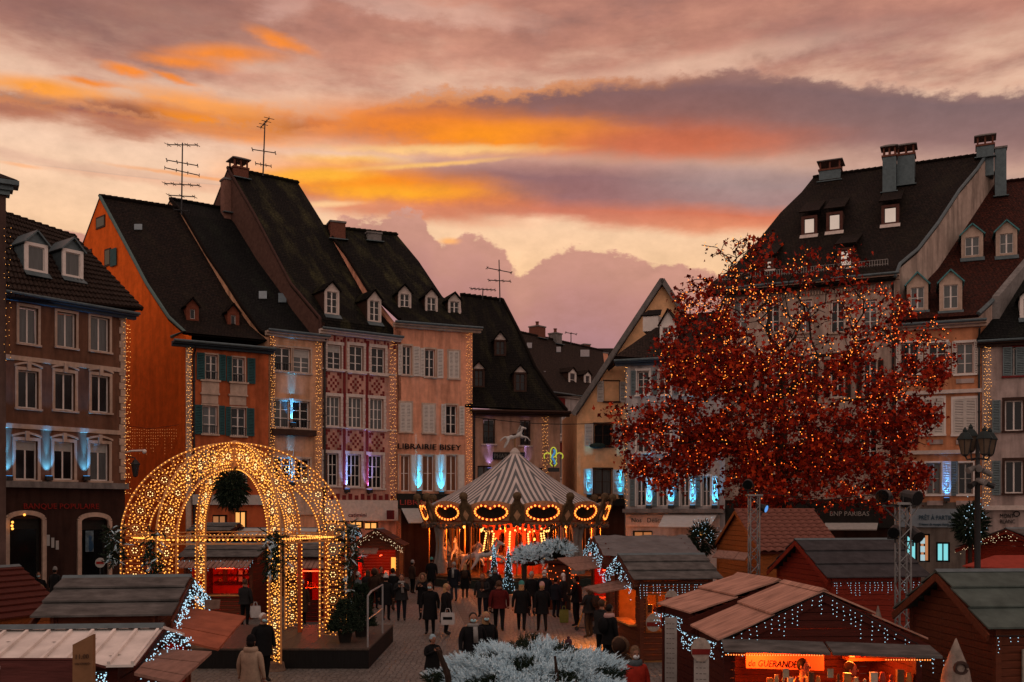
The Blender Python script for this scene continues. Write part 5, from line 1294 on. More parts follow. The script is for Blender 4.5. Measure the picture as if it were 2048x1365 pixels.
def goods(ch, a0, a1, b, z, n, hmax=.3, face='u', owner='stall', grp='wares', row='counter'):
    """wares standing on a counter or shelf, each a thing of its own"""
    for k in range(n):
        a = a0 + (a1 - a0) * (k + .5) / n; hgt = hmax * random.uniform(.5, 1); r_ = abs(a1 - a0) / n * .38; q = ch.p(a, b, z) if face == 'u' else ch.p(b, a, z)
        mb = MB(); sty = k % 3
        if sty == 0: mb.lathe(q, [(.001, 0), (r_, 0), (r_, hgt * .7), (r_ * .7, hgt * .8), (r_ * .75, hgt), (.001, hgt)], 8)
        elif sty == 1: mb.obox(q + UP * hgt / 2, Vector((r_, 0, 0)), Vector((0, r_ * .7, 0)), UP * hgt / 2); mb.obox(q + UP * (hgt + .01), Vector((r_ * 1.05, 0, 0)), Vector((0, r_ * .75, 0)), UP * .012)
        else: mb.ball(q + UP * hgt * .3, r_ * .9, r_ * .9, hgt * .3, 8, 6); mb.ball(q + UP * hgt * .75, r_ * .55, r_ * .55, hgt * .22, 8, 6)
        o = mb.build(('jar', 'gift_box', 'figurine')[sty], GOODS[(k * 2 + sty) % 5], smooth=sty != 1)
        tag(o, ORD[k] + ' ' + ('jar', 'box', 'figurine')[sty] + ' slot from left, ' + row + ', ' + owner, ('jar', 'box', 'figurine')[sty], grp + ' of the ' + owner)
def cen(x, D): q = G(x, D); return (q.x, q.y)
OR = (1, .24, .03); RD = (1, .07, .02); AM = (1, .36, .07)
def ridge_stall(name, label, xL, xR, yr, D, ye, De, th, wm, **k):
    """chalet whose ridge runs across the view, from photo pixels"""
    pl = P(xL, yr, D); L = (xR - xL) / F * D; hw = abs(D - De) / math.cos(th)
    hr = pl.z; he = H + (HZ - ye) / F * De; u = Vector((math.cos(th), math.sin(th), 0)); c = Vector((pl.x, pl.y, 0)) + u * L / 2
    sl = (hr - he) / hw; W = hw - .25     # the eave seen is the tip of the overhang
    return Chalet(name, label, (c.x, c.y), th, L - .6, 2 * W, hr - sl * W, hr - .08, wm)
# S1 grey plank roof, left
s = ridge_stall('market_chalet', 'left chalet with three wide grey roof planks and an orange plank awning', 128, 372, 1153, 17.5, 1250, 15.65, R(9), W_BROWN)
s.walls(right=((.25, 2.4, 1.0, 1.95),)); s.roof(R_GREY, 3); s.interior(IN_RED)
s.gable_lights(1, 'dense cold white lights on the right gable of the grey plank chalet', 330, .38, r=.022)
e = s.L / 2 + .15; s.awning([P(358, 1215, 18.0), P(340, 1280, 15.4), P(436, 1303, 15.3), P(492, 1236, 17.9)], R_RUST, 3); s.glow(.3, 0, 1.9, 10, RD)
mb = MB(); mb.prism([P(408, 1200, 18.2), P(440, 1200, 18.3), P(438, 1218, 18.3), P(410, 1220, 18.2)], Vector((0, .03, 0))); o = mb.build('chalet_sign', M('carved_sign', (.20, .12, .09), .7, .4, 9, .1)); tag(o, 'small carved wooden sign above the orange plank awning', 'sign')
# S2 ribbed metal roof, front left
s = ridge_stall('market_chalet', 'nearest left chalet under a cream ribbed metal roof', -120, 312, 1254, 12.5, 1346, 11.2, R(6), W_DARK)
s.walls(right=((.3, 2.0, .9, 1.9),)); s.roof(R_METAL, kind='metal'); s.gable_lights(1, 'dense cold white lights on the right gable of the ribbed metal chalet', 330, .42, r=.016)
s.awning([P(318, 1303, 12.9), P(268, 1352, 11.0), P(355, 1372, 10.9), P(424, 1308, 12.8)], R_PLY, 5); s.glow(.8, 0, 1.8, 8, OR); s.interior(IN_WARM)
mb = MB(); mb.prism([P(0, 1321, 10.6), P(146, 1321, 10.6), P(146, 1390, 10.6), P(0, 1390, 10.6)], Vector((0, .05, 0))); mb.prism([P(-40, 1322, 10.6), P(152, 1322, 10.6), P(212, 1338, 11.3), P(20, 1338, 11.3)], UP * .03); o = mb.build('plank_hoarding', wood('maroon_planks', (.10, .030, .026))); tag(o, 'maroon plank hoarding below the ribbed metal roof at bottom left', 'hoarding')
t = thing('menu_board', G(165, 10.2), 'tall tan menu board standing in front of the ribbed metal roof', 'sign')
mb = MB(); mb.prism([P(145, 1290, 10.2), P(186, 1269, 10.25), P(186, 1400, 10.25), P(145, 1400, 10.2)], Vector((.01, .04, 0))); mb.build('panel', M('tan_board', (.20, .10, .05), .7, .2, 5, .05), t)
sf = Frame(P(145, 1290, 10.2), P(186, 1269, 10.25)); text('11.00', sf, 152, 1318, 9, DARKW, t, 26, d=.012, ext=.003); text('VIN CHAUD', sf, 150, 1330, 4, DARKW, t, 30, d=.012, ext=.003)
mb = MB()
for x in (152, 180): mb.tube([G(x, 10.24), P(x, 1400, 10.24)], .02, 5)
mb.build('leg', DARKW, t)
pts = []; wb = MB()
for k in range(46): pts.append(P(186 + random.random() * 28, 1345 + random.random() * 30, 10.9))
wb.tube([P(186, 1344, 10.9), P(214, 1344, 10.9)], .01, 4); t = thing('icicle_lights', pts[0], 'small cluster of cold white lights beside the tan menu board', 'string lights', 'cold white lights on the chalet eaves'); wb.build('cable', WIRE, t); bulbs('bulbs', pts, .009, B_WHITE, t)
# S0 plank gable at left edge
s = Chalet('market_chalet', 'honey-coloured plank chalet cut off by the left edge', cen(-70, 22.6), R(70), 2.4, 2.6, 2.0, 2.9, W_HONEY); s.walls(bh=.12); s.roof(W_DARK, 9); s.eave_lights(-1, 'few cold white lights on the honey-coloured chalet at the left edge', 5, .35)
# S3 red-lit stall behind the dome
s = ridge_stall('market_chalet', 'red-lit chalet seen through the light dome with shelves of mulled wine mugs', 384, 540, 1086, 41, 1120, 39, 0, W_BROWN)
L_ = s.L / 2; s.walls(front=((.25, s.L - .1, .95, 2.15),)); s.roof(R_GREY, 2); s.interior(IN_RED); s.glow(-.2, .1, 1.75, 60, RD); s.counter(-L_, L_, s.W / 2, .95, IN_WARM)
s.awning([s.p(-L_ - .1, s.W / 2 + .02, 2.36), s.p(L_ + .1, s.W / 2 + .02, 2.36), s.p(L_ + .1, s.W / 2 + .95, 2.06), s.p(-L_ - .1, s.W / 2 + .95, 2.06)], R_PLY, 16)
for zz, rw in ((1.25, 'lower shelf'), (1.55, 'upper shelf')): goods(s, -L_ + .3, L_ - .3, -s.W / 2 + .25, zz, 9, .22, owner='red-lit dome chalet', grp='mugs and jars', row=rw)
for zz in (1.23, 1.53): s.counter(-L_ + .2, L_ - .2, -s.W / 2 + .25, zz, W_DARK, .3)
s.eave_lights(1, 'cold white lights along the eave of the red-lit chalet behind the dome', 26, .45, r=.022)
# S4
s = ridge_stall('market_chalet', 'red-lit chalet behind the right legs of the light dome', 590, 692, 1086, 40, 1120, 38, 0, W_DARK)
s.walls(front=((.15, 1.0, .9, 2.1),)); s.roof(R_GREY, 2); s.interior(IN_RED); s.glow(-.4, .2, 1.7, 60, RD); L_ = s.L / 2
s.awning([s.p(-L_ - .1, s.W / 2 + .02, 2.36), s.p(L_ + .1, s.W / 2 + .02, 2.36), s.p(L_ + .1, s.W / 2 + .8, 2.1), s.p(-L_ - .1, s.W / 2 + .8, 2.1)], R_PLY, 10); goods(s, -L_ + .2, -.1, .2, 1.2, 4, .3, owner='chalet behind the right dome legs'); s.counter(-L_ + .1, .1, .2, 1.18, IN_WARM)
# S5 gable-front with red interior
q = G(752, 46); s = Chalet('market_chalet', 'gable-fronted chalet glowing red between the dome and the roundabout', (q.x, q.y + 1.2), R(90), 2.0, 2.0, 2.72, 3.35, W_BROWN); s.walls(left=((.12, 1.85, 1.05, 2.45),), bh=.14); s.roof(W_DARK, 3, ov=.28); s.interior(IN_RED)
s.gable_lights(-1, 'warm white lights along the gable of the red-glowing chalet', 90, .28, E('warm_white_bulb', (1, .72, .42), 1.6), r=.03, ov=.28); s.glow(-.3, .1, 2.0, 80, RD)
mb = MB(); mb.obox(s.p(-.3, .75, 1.75), s.u * .02, s.v * .16, UP * .32); mb.build('lit_card', E('amber_lit_card', (1, .34, .05), 1.6), s.root); s.counter(-1.05, -.65, 0, 1.05, IN_RED, 1.9)
s.awning([s.p(-1.02, -1.2, 2.5), s.p(-1.02, .1, 2.5), s.p(-1.75, .1, 2.28), s.p(-1.75, -1.2, 2.28)], R_PLY, 4); goods(s, -.8, .7, .1, 1.1, 6, .3, 'v', owner='red-glowing gable chalet')
s = ridge_stall('market_chalet', 'small dark chalet roof peeping above the beams of the light dome', 392, 478, 1046, 50, 1066, 48.4, 0, W_DARK); s.walls(); s.roof(R_GREY, 2)
s = ridge_stall('market_chalet', 'grey chalet roof beside the right shoulder of the light dome', 640, 712, 1050, 49, 1082, 47.2, 0, W_DARK); s.walls(); s.roof(R_GREY, 2); s.gable_lights(1, 'cold white lights on the gable beside the right shoulder of the dome', 60, .5, r=.028)
s = ridge_stall('market_chalet', 'pale-roofed chalet directly behind the middle of the light dome', 480, 640, 1056, 51, 1078, 49.4, 0, W_DARK); s.walls(); s.roof(GREYW, 2)
# S6 tarpaulin chalet
s = ridge_stall('market_chalet', 'chalet under a crumpled grey tarpaulin right of the roundabout', 1187, 1378, 1070, 37, 1116, 35, R(6), W_BROWN)
s.walls(left=((.3, 2.6, 1.0, 2.2),)); s.roof(R_TARP, kind='tarp', ridge=None); s.interior(IN_RED); s.glow(-s.L / 2 + .4, 0, 1.9, 55, RD)
s.gable_lights(-1, 'cold white lights filling the left gable of the tarpaulin chalet', 230, .75, r=.026); s.awning([P(1192, 1112, 38.0), P(1204, 1136, 35.6), P(1152, 1144, 35.4), P(1114, 1118, 37.6)], R_PLY, 4)
s.counter(-s.L / 2 - .2, -s.L / 2 + .3, 0, 1.0, IN_WARM, 2.2)
# S7
s = ridge_stall('market_chalet', 'chalet with a glowing orange display window beside the lane', 1237, 1414, 1108, 29.5, 1168, 27.8, R(8), W_BROWN)
u0 = .02; s.walls(front=((.12, .78, .85, 1.95),), left=((.25, 2.3, 1.0, 1.95),)); s.roof(R_GREY, 3); s.interior(IN_WARM); s.glow(-s.L / 2 + .55, .35, 1.85, 60, OR)
s.gable_lights(-1, 'cold white lights on the left gable of the orange display chalet', 200, .5, r=.024); s.eave_lights(1, 'cold white icicles along the front eave of the orange display chalet', 20, .42)
s.awning([s.p(-s.L / 2 - .05, -1.0, 2.12), s.p(-s.L / 2 - .05, 1.25, 2.12), s.p(-s.L / 2 - 1.15, 1.15, 1.92), s.p(-s.L / 2 - 1.15, -1.0, 1.92)], R_PLY, 5)
fw = MB(); a0, a1 = -s.L / 2 + .12, -s.L / 2 + .78
for a in (a0 + .02, (a0 + a1) / 2, a1 - .02): fw.obox(s.p(a, s.W / 2, 1.4), s.u * .025, s.v * .03, UP * .55)
for z_ in (.87, 1.93): fw.obox(s.p((a0 + a1) / 2, s.W / 2, z_), s.u * .33, s.v * .04, UP * .025)
fw.build('window_frame', W_HONEY, s.root); s.counter(a0, a1, s.W / 2 - .3, .9, IN_WARM); goods(s, a0 + .04, a1 - .04, s.W / 2 - .22, .93, 4, .35, owner='orange display chalet'); goods(s, a0 + .04, a1 - .04, s.W / 2 - .5, 1.35, 4, .3, owner='orange display chalet', row='shelf'); s.counter(a0, a1, s.W / 2 - .5, 1.33, IN_WARM, .25); s.counter(-s.L / 2 - .25, -s.L / 2 + .2, 0, 1.0, IN_WARM, 2.0)
l = bpy.data.lights.new('counter_lamp', 'SPOT'); l.energy = 1500; l.color = (1, .27, .04); l.spot_size = R(78); l.spot_blend = .7; l.shadow_soft_size = .12; lo = bpy.data.objects.new('counter_lamp', l); lo.location = s.p(-s.L / 2 - .6, -.9, 1.86); lo.rotation_euler = (Vector((-.30, .62, -.85))).to_track_quat('-Z', 'Y').to_euler(); link(lo, s.root)
mb = MB(); mb.ball(s.p(-s.L / 2 - .6, -.9, 1.97), .05); mb.build('lamp_bulb', E('counter_bulb', (1, .4, .1), 5), s.root)
S7 = s
# S10 tiled chalet
s = ridge_stall('market_chalet', 'tall chalet with a red scalloped tile roof in front of the red tree', 1462, 1640, 1018, 40, 1106, 37, R(5), W_HONEY); s.walls(bh=.2); s.roof(TILE, kind='tiles', oe=.15, ridge=TILE)
mb = MB(); o = None
s.awning([P(1436, 1102, 38), P(1500, 1108, 37), P(1490, 1122, 36), P(1424, 1116, 37)], R_PLY, 3)
# S11 red chalet with black felt roof
s = ridge_stall('market_chalet', 'red plank chalet with a black felt roof beside the lattice mast', 1590, 1800, 1078, 31, 1164, 28.8, R(8), W_RED); s.walls(); s.roof(M('black_roof_felt', (.045, .042, .045), .8, .35, 3, .15, dirt=.2), 3); s.eave_lights(1, 'cold white icicles along the eave of the red plank chalet', 22, .42)
# S12 right chalet green felt
s = ridge_stall('market_chalet', 'brown chalet with a green-grey felt roof at the right edge', 1872, 2190, 1140, 18.3, 1272, 16.6, R(5), W_BROWN); s.walls(bh=.13); s.roof(R_GREEN, 3); s.eave_lights(1, 'cold white icicles along the eave of the green-roofed chalet at the right edge', 16, .36, r=.016)
mb = MB(); f = Frame(s.p(-.75, s.W / 2 + .04, 0), s.p(1.4, s.W / 2 + .04, 0)); 
t = thing('map_panel', f.pt(.4, 1.1, .03), 'beige town map panel with parking signs on the right chalet wall', 'map'); fbox(mb, f, 0, 1.2, .9, 1.95, .01, .04); mb.build('panel', M('beige_map', (.30, .27, .22), .7, .25, 12, 0), t)
for k, (a, z_) in enumerate(((.14, 1.70), (.28, 1.45), (.10, 1.20))):
    mb = MB(); fbox(mb, f, a, a + .09, z_, z_ + .11, .041, .045); mb.build('parking_sign', M('sign_blue', (.02, .05, .10), .5, .1, 5, 0), t)
mb = MB()
for k in range(14): a = .05 + 1.05 * random.random(); b = .05 + 1.05 * random.random(); mb.bar(f.pt(a, .95 + .9 * random.random(), .043), f.pt(b, .95 + .9 * random.random(), .043), .004, .016, f.n.cross(Vector((0, 0, 1))))
mb.build('street_lines', M('map_line_grey', (.10, .09, .08), .7, .1, 5, 0), t)
# S13 far right stall
s = ridge_stall('market_chalet', 'dark chalet with a red awning below the street lamp', 2012, 2160, 1056, 33, 1112, 30.6, R(14), W_RED); s.walls(front=((.2, 2.4, 1.0, 2.1),)); s.roof(R_GREY, 2); s.interior(IN_RED); s.glow(-.4, .2, 1.8, 12, OR)
s.gable_lights(-1, 'warm white lights on the left gable of the chalet below the street lamp', 120, .3, E('warm_white_bulb', (1, .72, .42), 1.6), r=.022); s.eave_lights(1, 'warm white lights along the eave of the chalet below the street lamp', 30, .16, E('warm_white_bulb', (1, .72, .42), 1.6), r=.018)
s.awning([P(1990, 1113, 30.4), P(2100, 1113, 30.2), P(2060, 1142, 29.2), P(1924, 1134, 29.6)], M('red_awning_cloth', (.28, .04, .025), .8, .2, 4, .03), 1)
# S8 and S9: gable-fronted chalets at the right
def gable_stall(label, xa, D, ya, xb, Db, half, he, wm):
    f = P(xa, ya, D); b = P(xb, ya, Db); q = G(xb, Db); d = Vector((q.x - f.x, q.y - f.y, 0)); th = math.atan2(d.y, d.x)
    c = Vector((f.x, f.y, 0)) + d / 2
    return Chalet('market_chalet', label, (c.x, c.y), th, d.length, 2 * half - .3, he + (f.z - he) * .15 / half, f.z - .06, wm)
s8 = gable_stall('chalet with a bleached ply roof behind the salt stall', 1555, 18.6, 1161, 1478, 20.4, 1.72, 2.30, W_DARK); s8.walls(bh=.13); s8.roof(R_PINK, 2, ov=.15, oe=.05, kind='ply', ridge=R_PINK)
s9 = gable_stall('gable-fronted salt stall with a bleached ply roof and a wide front awning', 1645, 16.0, 1181, 1570, 17.9, 1.70, 2.12, W_DARK)
s9.walls(left=((.1, 3.0, 1.05, 2.02),), bh=.13); s9.roof(R_PINK, 2, ov=.15, oe=.05, kind='ply', ridge=R_PINK); s9.interior(IN_WARM, .08)
def hang(label, pts_px, D, n, drop, r=.0082):
    line = [P(x, y, D) for x, y in pts_px]; wb = MB(); wb.tube(line, .008, 4, False); pts = []
    tot = sum((b - a).length for a, b in zip(line[:-1], line[1:]))
    for k in range(n):
        d_ = tot * min(.995, max(.005, (k + .5 + random.uniform(-.45, .45)) / n))
        for a, b in zip(line[:-1], line[1:]):
            if d_ <= (b - a).length: q = a + (b - a).normalized() * d_; break
            d_ -= (b - a).length
        m_ = random.randint(2, 6); wb.tube([q, q - UP * drop * m_ / 6], .003, 3, False)
        for j in range(m_): pts.append(q + Vector((random.uniform(-.012, .012), -.02, -drop * (j + .6) / 6)))
    t = thing('icicle_lights', line[0], label, 'string lights', 'cold white lights on the chalet eaves'); wb.build('cable', WIRE, t); bulbs('bulbs', pts, r, B_WHITE, t)
hang('cold white icicles under both rakes of the salt stall gable', [(1438, 1284), (1645, 1186), (1890, 1318)], 15.86, 34, .42)
def cluster(label, x0, y0, x1, y1, D, n, hpx, r=.0085):
    pts = []
    for k in range(n):
        t_ = random.random(); pts.append(P(x0 + (x1 - x0) * t_, y0 + (y1 - y0) * t_ + random.random() ** 1.3 * hpx, D + .3 * (1 - t_)))
    t = thing('icicle_lights', pts[0], label, 'string lights', 'cold white lights on the chalet eaves'); wb = MB(); wb.tube([P(x0, y0, D + .3), P(x1, y1, D)], .008, 4); wb.build('cable', WIRE, t); bulbs('bulbs', pts, r, B_WHITE, t)
cluster('dense cold white lights on the left eave of the salt stall', 1362, 1262, 1432, 1286, 15.9, 150, 34); cluster('cold white lights on the left eave of the chalet behind the salt stall', 1308, 1222, 1365, 1236, 18.5, 90, 30)
qa = [s9.p(-s9.L / 2 - .04, -1.72, 2.28), s9.p(-s9.L / 2 - .04, 1.72, 2.28)]
s9.awning([P(1440, 1281, 15.95), P(1862, 1296, 15.55), P(1888, 1318, 14.75), P(1446, 1304, 15.2)], R_GREY, 2)
s9.glow(-.3, -.9, 1.85, 120, (1, .19, .025)); s9.glow(-.3, .7, 1.85, 120, (1, .19, .025))
t = thing('rope_light', P(1450, 1309, 15.25), 'row of tiny orange lights under the salt stall awning', 'string lights'); pts = [P(1452 + k * 5.2, 1310 + k * .03, 15.25) for k in range(38)] + [P(1772 + k * 5.2, 1320 + k * .03, 14.95) for k in range(18)]; wb = MB(); wb.tube([P(1450, 1309, 15.26), P(1646, 1311, 15.26)], .006, 4); wb.tube([P(1770, 1319, 14.96), P(1864, 1321, 14.96)], .006, 4); wb.build('cable', WIRE, t); bulbs('bulbs', pts, .013, E('orange_rope_bulb', (1, .26, .05), 2.2), t)
sf = Frame(P(1490, 1320, 17.2), P(1650, 1320, 16.9)); mb = MB(); u0, z0 = sf.uz(1492, 1336); u1, z1 = sf.uz(1648, 1310); fbox(mb, sf, u0, u1, z0, z1, 0, .02); t = mb.build('salt_banner', M('orange_banner', (.60, .14, .06), .7, .1, 4, 0)); tag(t, 'orange banner reading de GUERANDE inside the salt stall', 'banner')
text('de GUERANDE', sf, 1497, 1332, 13, BLK, t, 98, d=.03, ext=.004, shear=.25)
s9.counter(-s9.L / 2 - .15, -s9.L / 2 + .25, 0, 1.38, W_HONEY, 3.2)
goods(s9, 1.5, .2, -s9.L / 2 + .05, 1.42, 9, .3, 'v', owner='salt stall', grp='jars on the counter', row='left half of the counter'); goods(s9, .0, -.9, -s9.L / 2 + .05, 1.42, 8, .3, 'v', owner='salt stall', grp='jars on the counter', row='right half of the counter'); goods(s9, 1.5, .9, .3, 1.75, 5, .25, 'v', owner='salt stall', grp='jars on the counter', row='side shelf'); s9.counter(.15, .45, 1.2, 1.73, W_HONEY, .7)
for x, lab in ((1566, 'left'), (1655, 'right')):
    mb = MB(); mb.prism([P(x, 1338, 15.6), P(x + 12, 1338, 15.6), P(x + 12, 1356, 15.6), P(x, 1356, 15.6)], Vector((0, .015, 0))); o = mb.build('price_card', M('pale_card', (.45, .36, .25), .7, .3, 20, 0)); tag(o, lab + ' framed price card standing on the salt stall counter', 'price card')
# menu columns and round signs beside the stalls
for i, (x0, y0, x1, y1, D, lab) in enumerate(((1330, 1235, 1354, 1400, 18.4, 'tall white menu column beside the bleached ply chalet'), (1388, 1298, 1418, 1400, 15.8, 'tall white menu column at the left corner of the salt stall'))):
    f = Frame(G(x0, D), G(x1, D - .05)); mb = MB(); u0, z1 = f.uz(x0, y0); u1, z0 = f.uz(x1, y1); fbox(mb, f, u0, u1, .05, z1, 0, .04); t = mb.build('menu_column', M('printed_menu', (.30, .27, .25), .7, .2, 6, 0)); tag(t, lab, 'sign', 'menu columns')
    for k in range(16):
        mb = MB(); zz = z1 - .12 - k * .09
        if zz < .2: break
        for j in range(3): a = u0 + .03 + (u1 - u0 - .06) * j / 3; fbox(mb, f, a, a + (u1 - u0 - .06) * random.uniform(.18, .28), zz, zz + .013, .041, .043)
        mb.build('text_line', M('faded_print', (.12, .10, .09), .8, .2, 5, 0), t)
for x, y, D, rpx, lab in ((1307, 1246, 18.6, 15, 'round cream plaque on the wall of the orange display chalet'), (1402, 1300, 15.7, 20, 'round cream plaque at the corner of the salt stall'), (1343, 1196, 27.4, 13, 'cream plaque below the eave of the orange display chalet')):
    if x == 1307: D = 27.5
    r_ = rpx / F * D; c = P(x, y, D); t = thing('plaque', c, lab, 'sign', 'round plaques on the chalets'); mb = MB(); mb.prism([c + Vector((r_ * math.cos(k * .393), 0, r_ * 1.2 * math.sin(k * .393))) for k in range(16)], Vector((0, .03, 0))); mb.build('disc', M('cream_plaque', (.32, .26, .22), .7, .3, 14, 0), t)
    mb = MB(); mb.obox(c - UP * r_ * .2 + Vector((0, -.006, 0)), (r_ * .9, 0, 0), (0, .005, 0), (0, 0, r_ * .28)); mb.build('red_band', M('plaque_red', (.16, .015, .012), .6, .2, 5, 0), t)
# ------------------------------------------------------------------ dome of lights
def make_dome():
    C = Vector(((470 - CX) / F * 29, 29, 0)); Rr = 2.8; zb, zt = 3.5, 5.85; wd = .76
    TAN = M('tan_painted_lattice', (.58, .27, .10), .6, .25, 8, .05)
    root = thing('light_dome', C, 'walk-through dome of arched lattice ribs covered in golden bulbs', 'light sculpture')
    for k in range(6):
        th = R(7 + 60 * k); e = Vector((math.cos(th), math.sin(th), 0)); f = Vector((-math.sin(th), math.cos(th), 0))
        def rib(s_, t_):
            a = s_ * math.pi / 2; w = t_ * wd / 2
            return C + e * ((Rr + w) * math.cos(a)) + UP * (zb + (zt - zb + w) * math.sin(a))
        base = .0 if k in (4, 5) else .56
        if k == 5: base = .22
        def post(s_, t_): return C + e * (Rr + t_ * wd / 2) + UP * (base + (zb - base) * s_)
        for nm, fn, Ls in (('rib', rib, 4.35), ('leg_panel', post, zb - base)):
            n = 26; mb = MB()
            for t_ in (-1, 1): mb.tube([fn(i / n, t_) for i in range(n + 1)], .035, 6)
            for i in range(n): mb.tube([fn(i / n, -1 if i % 2 else 1), fn((i + 1) / n, 1 if i % 2 else -1)], .009, 3, False)
            part = mb.build(nm, TAN, root)
            nr = max(3, int(Ls / .60)); gold = []; white = []; ros = MB()
            for j in range(nr):
                s0 = (j + .5) / nr
                def loc(a, r_): return fn(min(1, max(0, s0 + r_ * math.sin(a) / Ls)), r_ * math.cos(a) / (wd / 2))
                for rr_ in (.27, .14):
                    ros.tube([loc(a * math.pi / 7, rr_) for a in range(15)], .011, 4, False)
                for a in range(12): gold.append((loc(a * 2 * math.pi / 12, .215) + f * random.uniform(-.03, .03), .022)); gold.append((loc((a + .5) * 2 * math.pi / 12, .305) + f * random.uniform(-.03, .03), .017))
                for a in range(6): white.append((loc(a * 2 * math.pi / 6, .07), .021))
                for sg in (-1, 1):
                    for q in (-.11, 0, .11):
                        s1 = s0 + .5 / nr + q * .7 / Ls
                        if s1 < 1: gold.append((fn(s1, sg * (.55 - abs(q) * 2)), .022))
            ne = int(Ls / .115)
            for i in range(ne):
                for t_ in (-1, 1):
                    q = fn((i + .5) / ne, t_); gold.append((q - f * .04 * (1 if f.y > 0 else -1), .021))
            ros.build('rosette', TAN, part)
            gb = MB(); [gb.blob(q, r_) for q, r_ in gold]; tag(gb.build('bulbs', B_WARM, part), kind='stuff')
            gb = MB(); [gb.blob(q, r_) for q, r_ in white]; tag(gb.build('centre_bulbs', B_GLOW, part), kind='stuff')
        # ring beam to the next leg
        th2 = R(7 + 60 * (k + 1)); a = C + e * Rr + UP * zb; b = C + Vector((math.cos(th2), math.sin(th2), 0)) * Rr + UP * zb
        mb = MB()
        for dz in (-.11, .11): mb.bar(a + UP * dz, b + UP * dz, .07, .035)
        for i in range(14):
            p0 = a.lerp(b, i / 14); p1 = a.lerp(b, (i + 1) / 14); mb.tube([p0 + UP * (.1 if i % 2 else -.1), p1 + UP * (-.1 if i % 2 else .1)], .012, 4, False)
        bm_ = mb.build('ring_beam', TAN, root); gb = MB(); out = ((a + b) / 2 - C); out.z = 0; out.normalize()
        for i in range(24):
            for sg in (-1, 1): gb.blob(a.lerp(b, (i + .5) / 24) + out * .05 * sg, .026)
        tag(gb.build('bulbs', B_WARM, bm_), kind='stuff')
        # scroll bracket on the outer side
        c0 = a + e * .12 + UP * .12; mb = MB(); mb.tube([c0 + (e * math.cos(t_ * .5) + UP * math.sin(t_ * .5)) * (.20 - .011 * t_) for t_ in range(16)], .02, 5); mb.build('scroll', TAN, root)
    mb = MB(); mb.lathe(C, [(.02, zt - .5), (.12, zt - .4), (.10, zt + .3), (.2, zt + .36), (.16, zt + .42), (.02, zt + .46)], 12); mb.build('crown_boss', TAN, root)
    # orange uprights
    for (x, D) in ((600, 30.6), (652, 31.2)):
        mb = MB(); q = G(x, D); mb.obox(q + UP * 1.9, (.06, 0, 0), (0, .06, 0), (0, 0, 1.4)); mb.build('upright', M('orange_upright', (.36, .07, .02), .6, .2, 6, .05), root)
        gb = MB(); [gb.blob(q + Vector((.07, -.07, .7 + .12 * i)), .022) for i in range(22)]; tag(gb.build('bulbs', B_WARM, root), kind='stuff')
    # stump below the front leg
    q = C + Vector((math.cos(R(307)), math.sin(R(307)), 0)) * Rr
    mb = MB(); mb.lathe(Vector((q.x, q.y, 0)), [(.30, 0), (.27, .08), (.25, .2), (.24, .22), (.01, .222)], 14); o = mb.build('log_stump', M('cut_log', (.16, .10, .07), .8, .4, 7, .3)); tag(o, 'cut log stump under the front leg of the light dome', 'stump')
    # stage
    t = thing('stage', Vector((-7.6, 29.6, 0)), 'low black-skirted stage carrying the light dome', 'stage'); x1 = (739 - CX) / F * 27.2
    mb = MB(); mb.box(-11.6, 27.05, 0, x1, 32.6, .50); mb.build('skirt', M('black_stage_cloth', (.012, .011, .011), .7, .3, 3, .1, (6, 6, .5)), t)
    n = 18; w_ = (x1 + 11.6) / n; mb = MB(); mb.obox((0, 0, 0), (w_ * .49, 0, 0), (0, 2.8, 0), (0, 0, .025)); me = mb.mesh('deck_plank', M('dark_stage_plank', (.07, .052, .042), .5, .35, 4, .1, (3, .6, 1)))
    for k in range(n): inst('deck_plank', me, t, (-11.6 + w_ * (k + .5), 29.83, .525))
    rl = thing('handrail', Vector((x1 - .05, 28.6, .55)), 'pale metal handrail at the right end of the stage', 'railing'); mb = MB(); xx = x1 - .06
    mb.tube([(xx, 27.3, .55), (xx, 27.3, 1.95), (xx, 28.0, 2.02), (xx, 30.4, 2.02), (xx, 30.4, .55)], .028, 6); mb.build('rail', M('brushed_steel', (.35, .36, .37), .35, .1, 5, .02, metal=.6), rl); mb = MB(); mb.tube([(xx, 27.3, 1.3), (xx, 30.4, 1.3)], .018, 5); mb.build('mid_rail', MATS['brushed_steel'], rl)
    return C
DC = make_dome()
# ------------------------------------------------------------------ skin helper for figures
def skin_mesh(name, verts, edges, rad, sub=1, root=0):
    me = bpy.data.meshes.new(name); me.from_pydata([tuple(v) for v in verts], edges, [])
    o = bpy.data.objects.new('tmp', me); COL.objects.link(o)
    md = o.modifiers.new('s', 'SKIN'); md.use_smooth_shade = True; md.branch_smoothing = .6
    for i, sv in enumerate(me.skin_vertices[0].data):
        r_ = rad[i]; sv.radius = (r_, r_) if not isinstance(r_, tuple) else r_; sv.use_root = (i == root)
    s2 = o.modifiers.new('u', 'SUBSURF'); s2.levels = sub; s2.render_levels = sub
    bpy.context.view_layer.update()
    out = bpy.data.meshes.new_from_object(o.evaluated_get(bpy.context.evaluated_depsgraph_get())); out.name = name
    bpy.data.objects.remove(o); bpy.data.meshes.remove(me)
    out.polygons.foreach_set('use_smooth', [True] * len(out.polygons)); return out
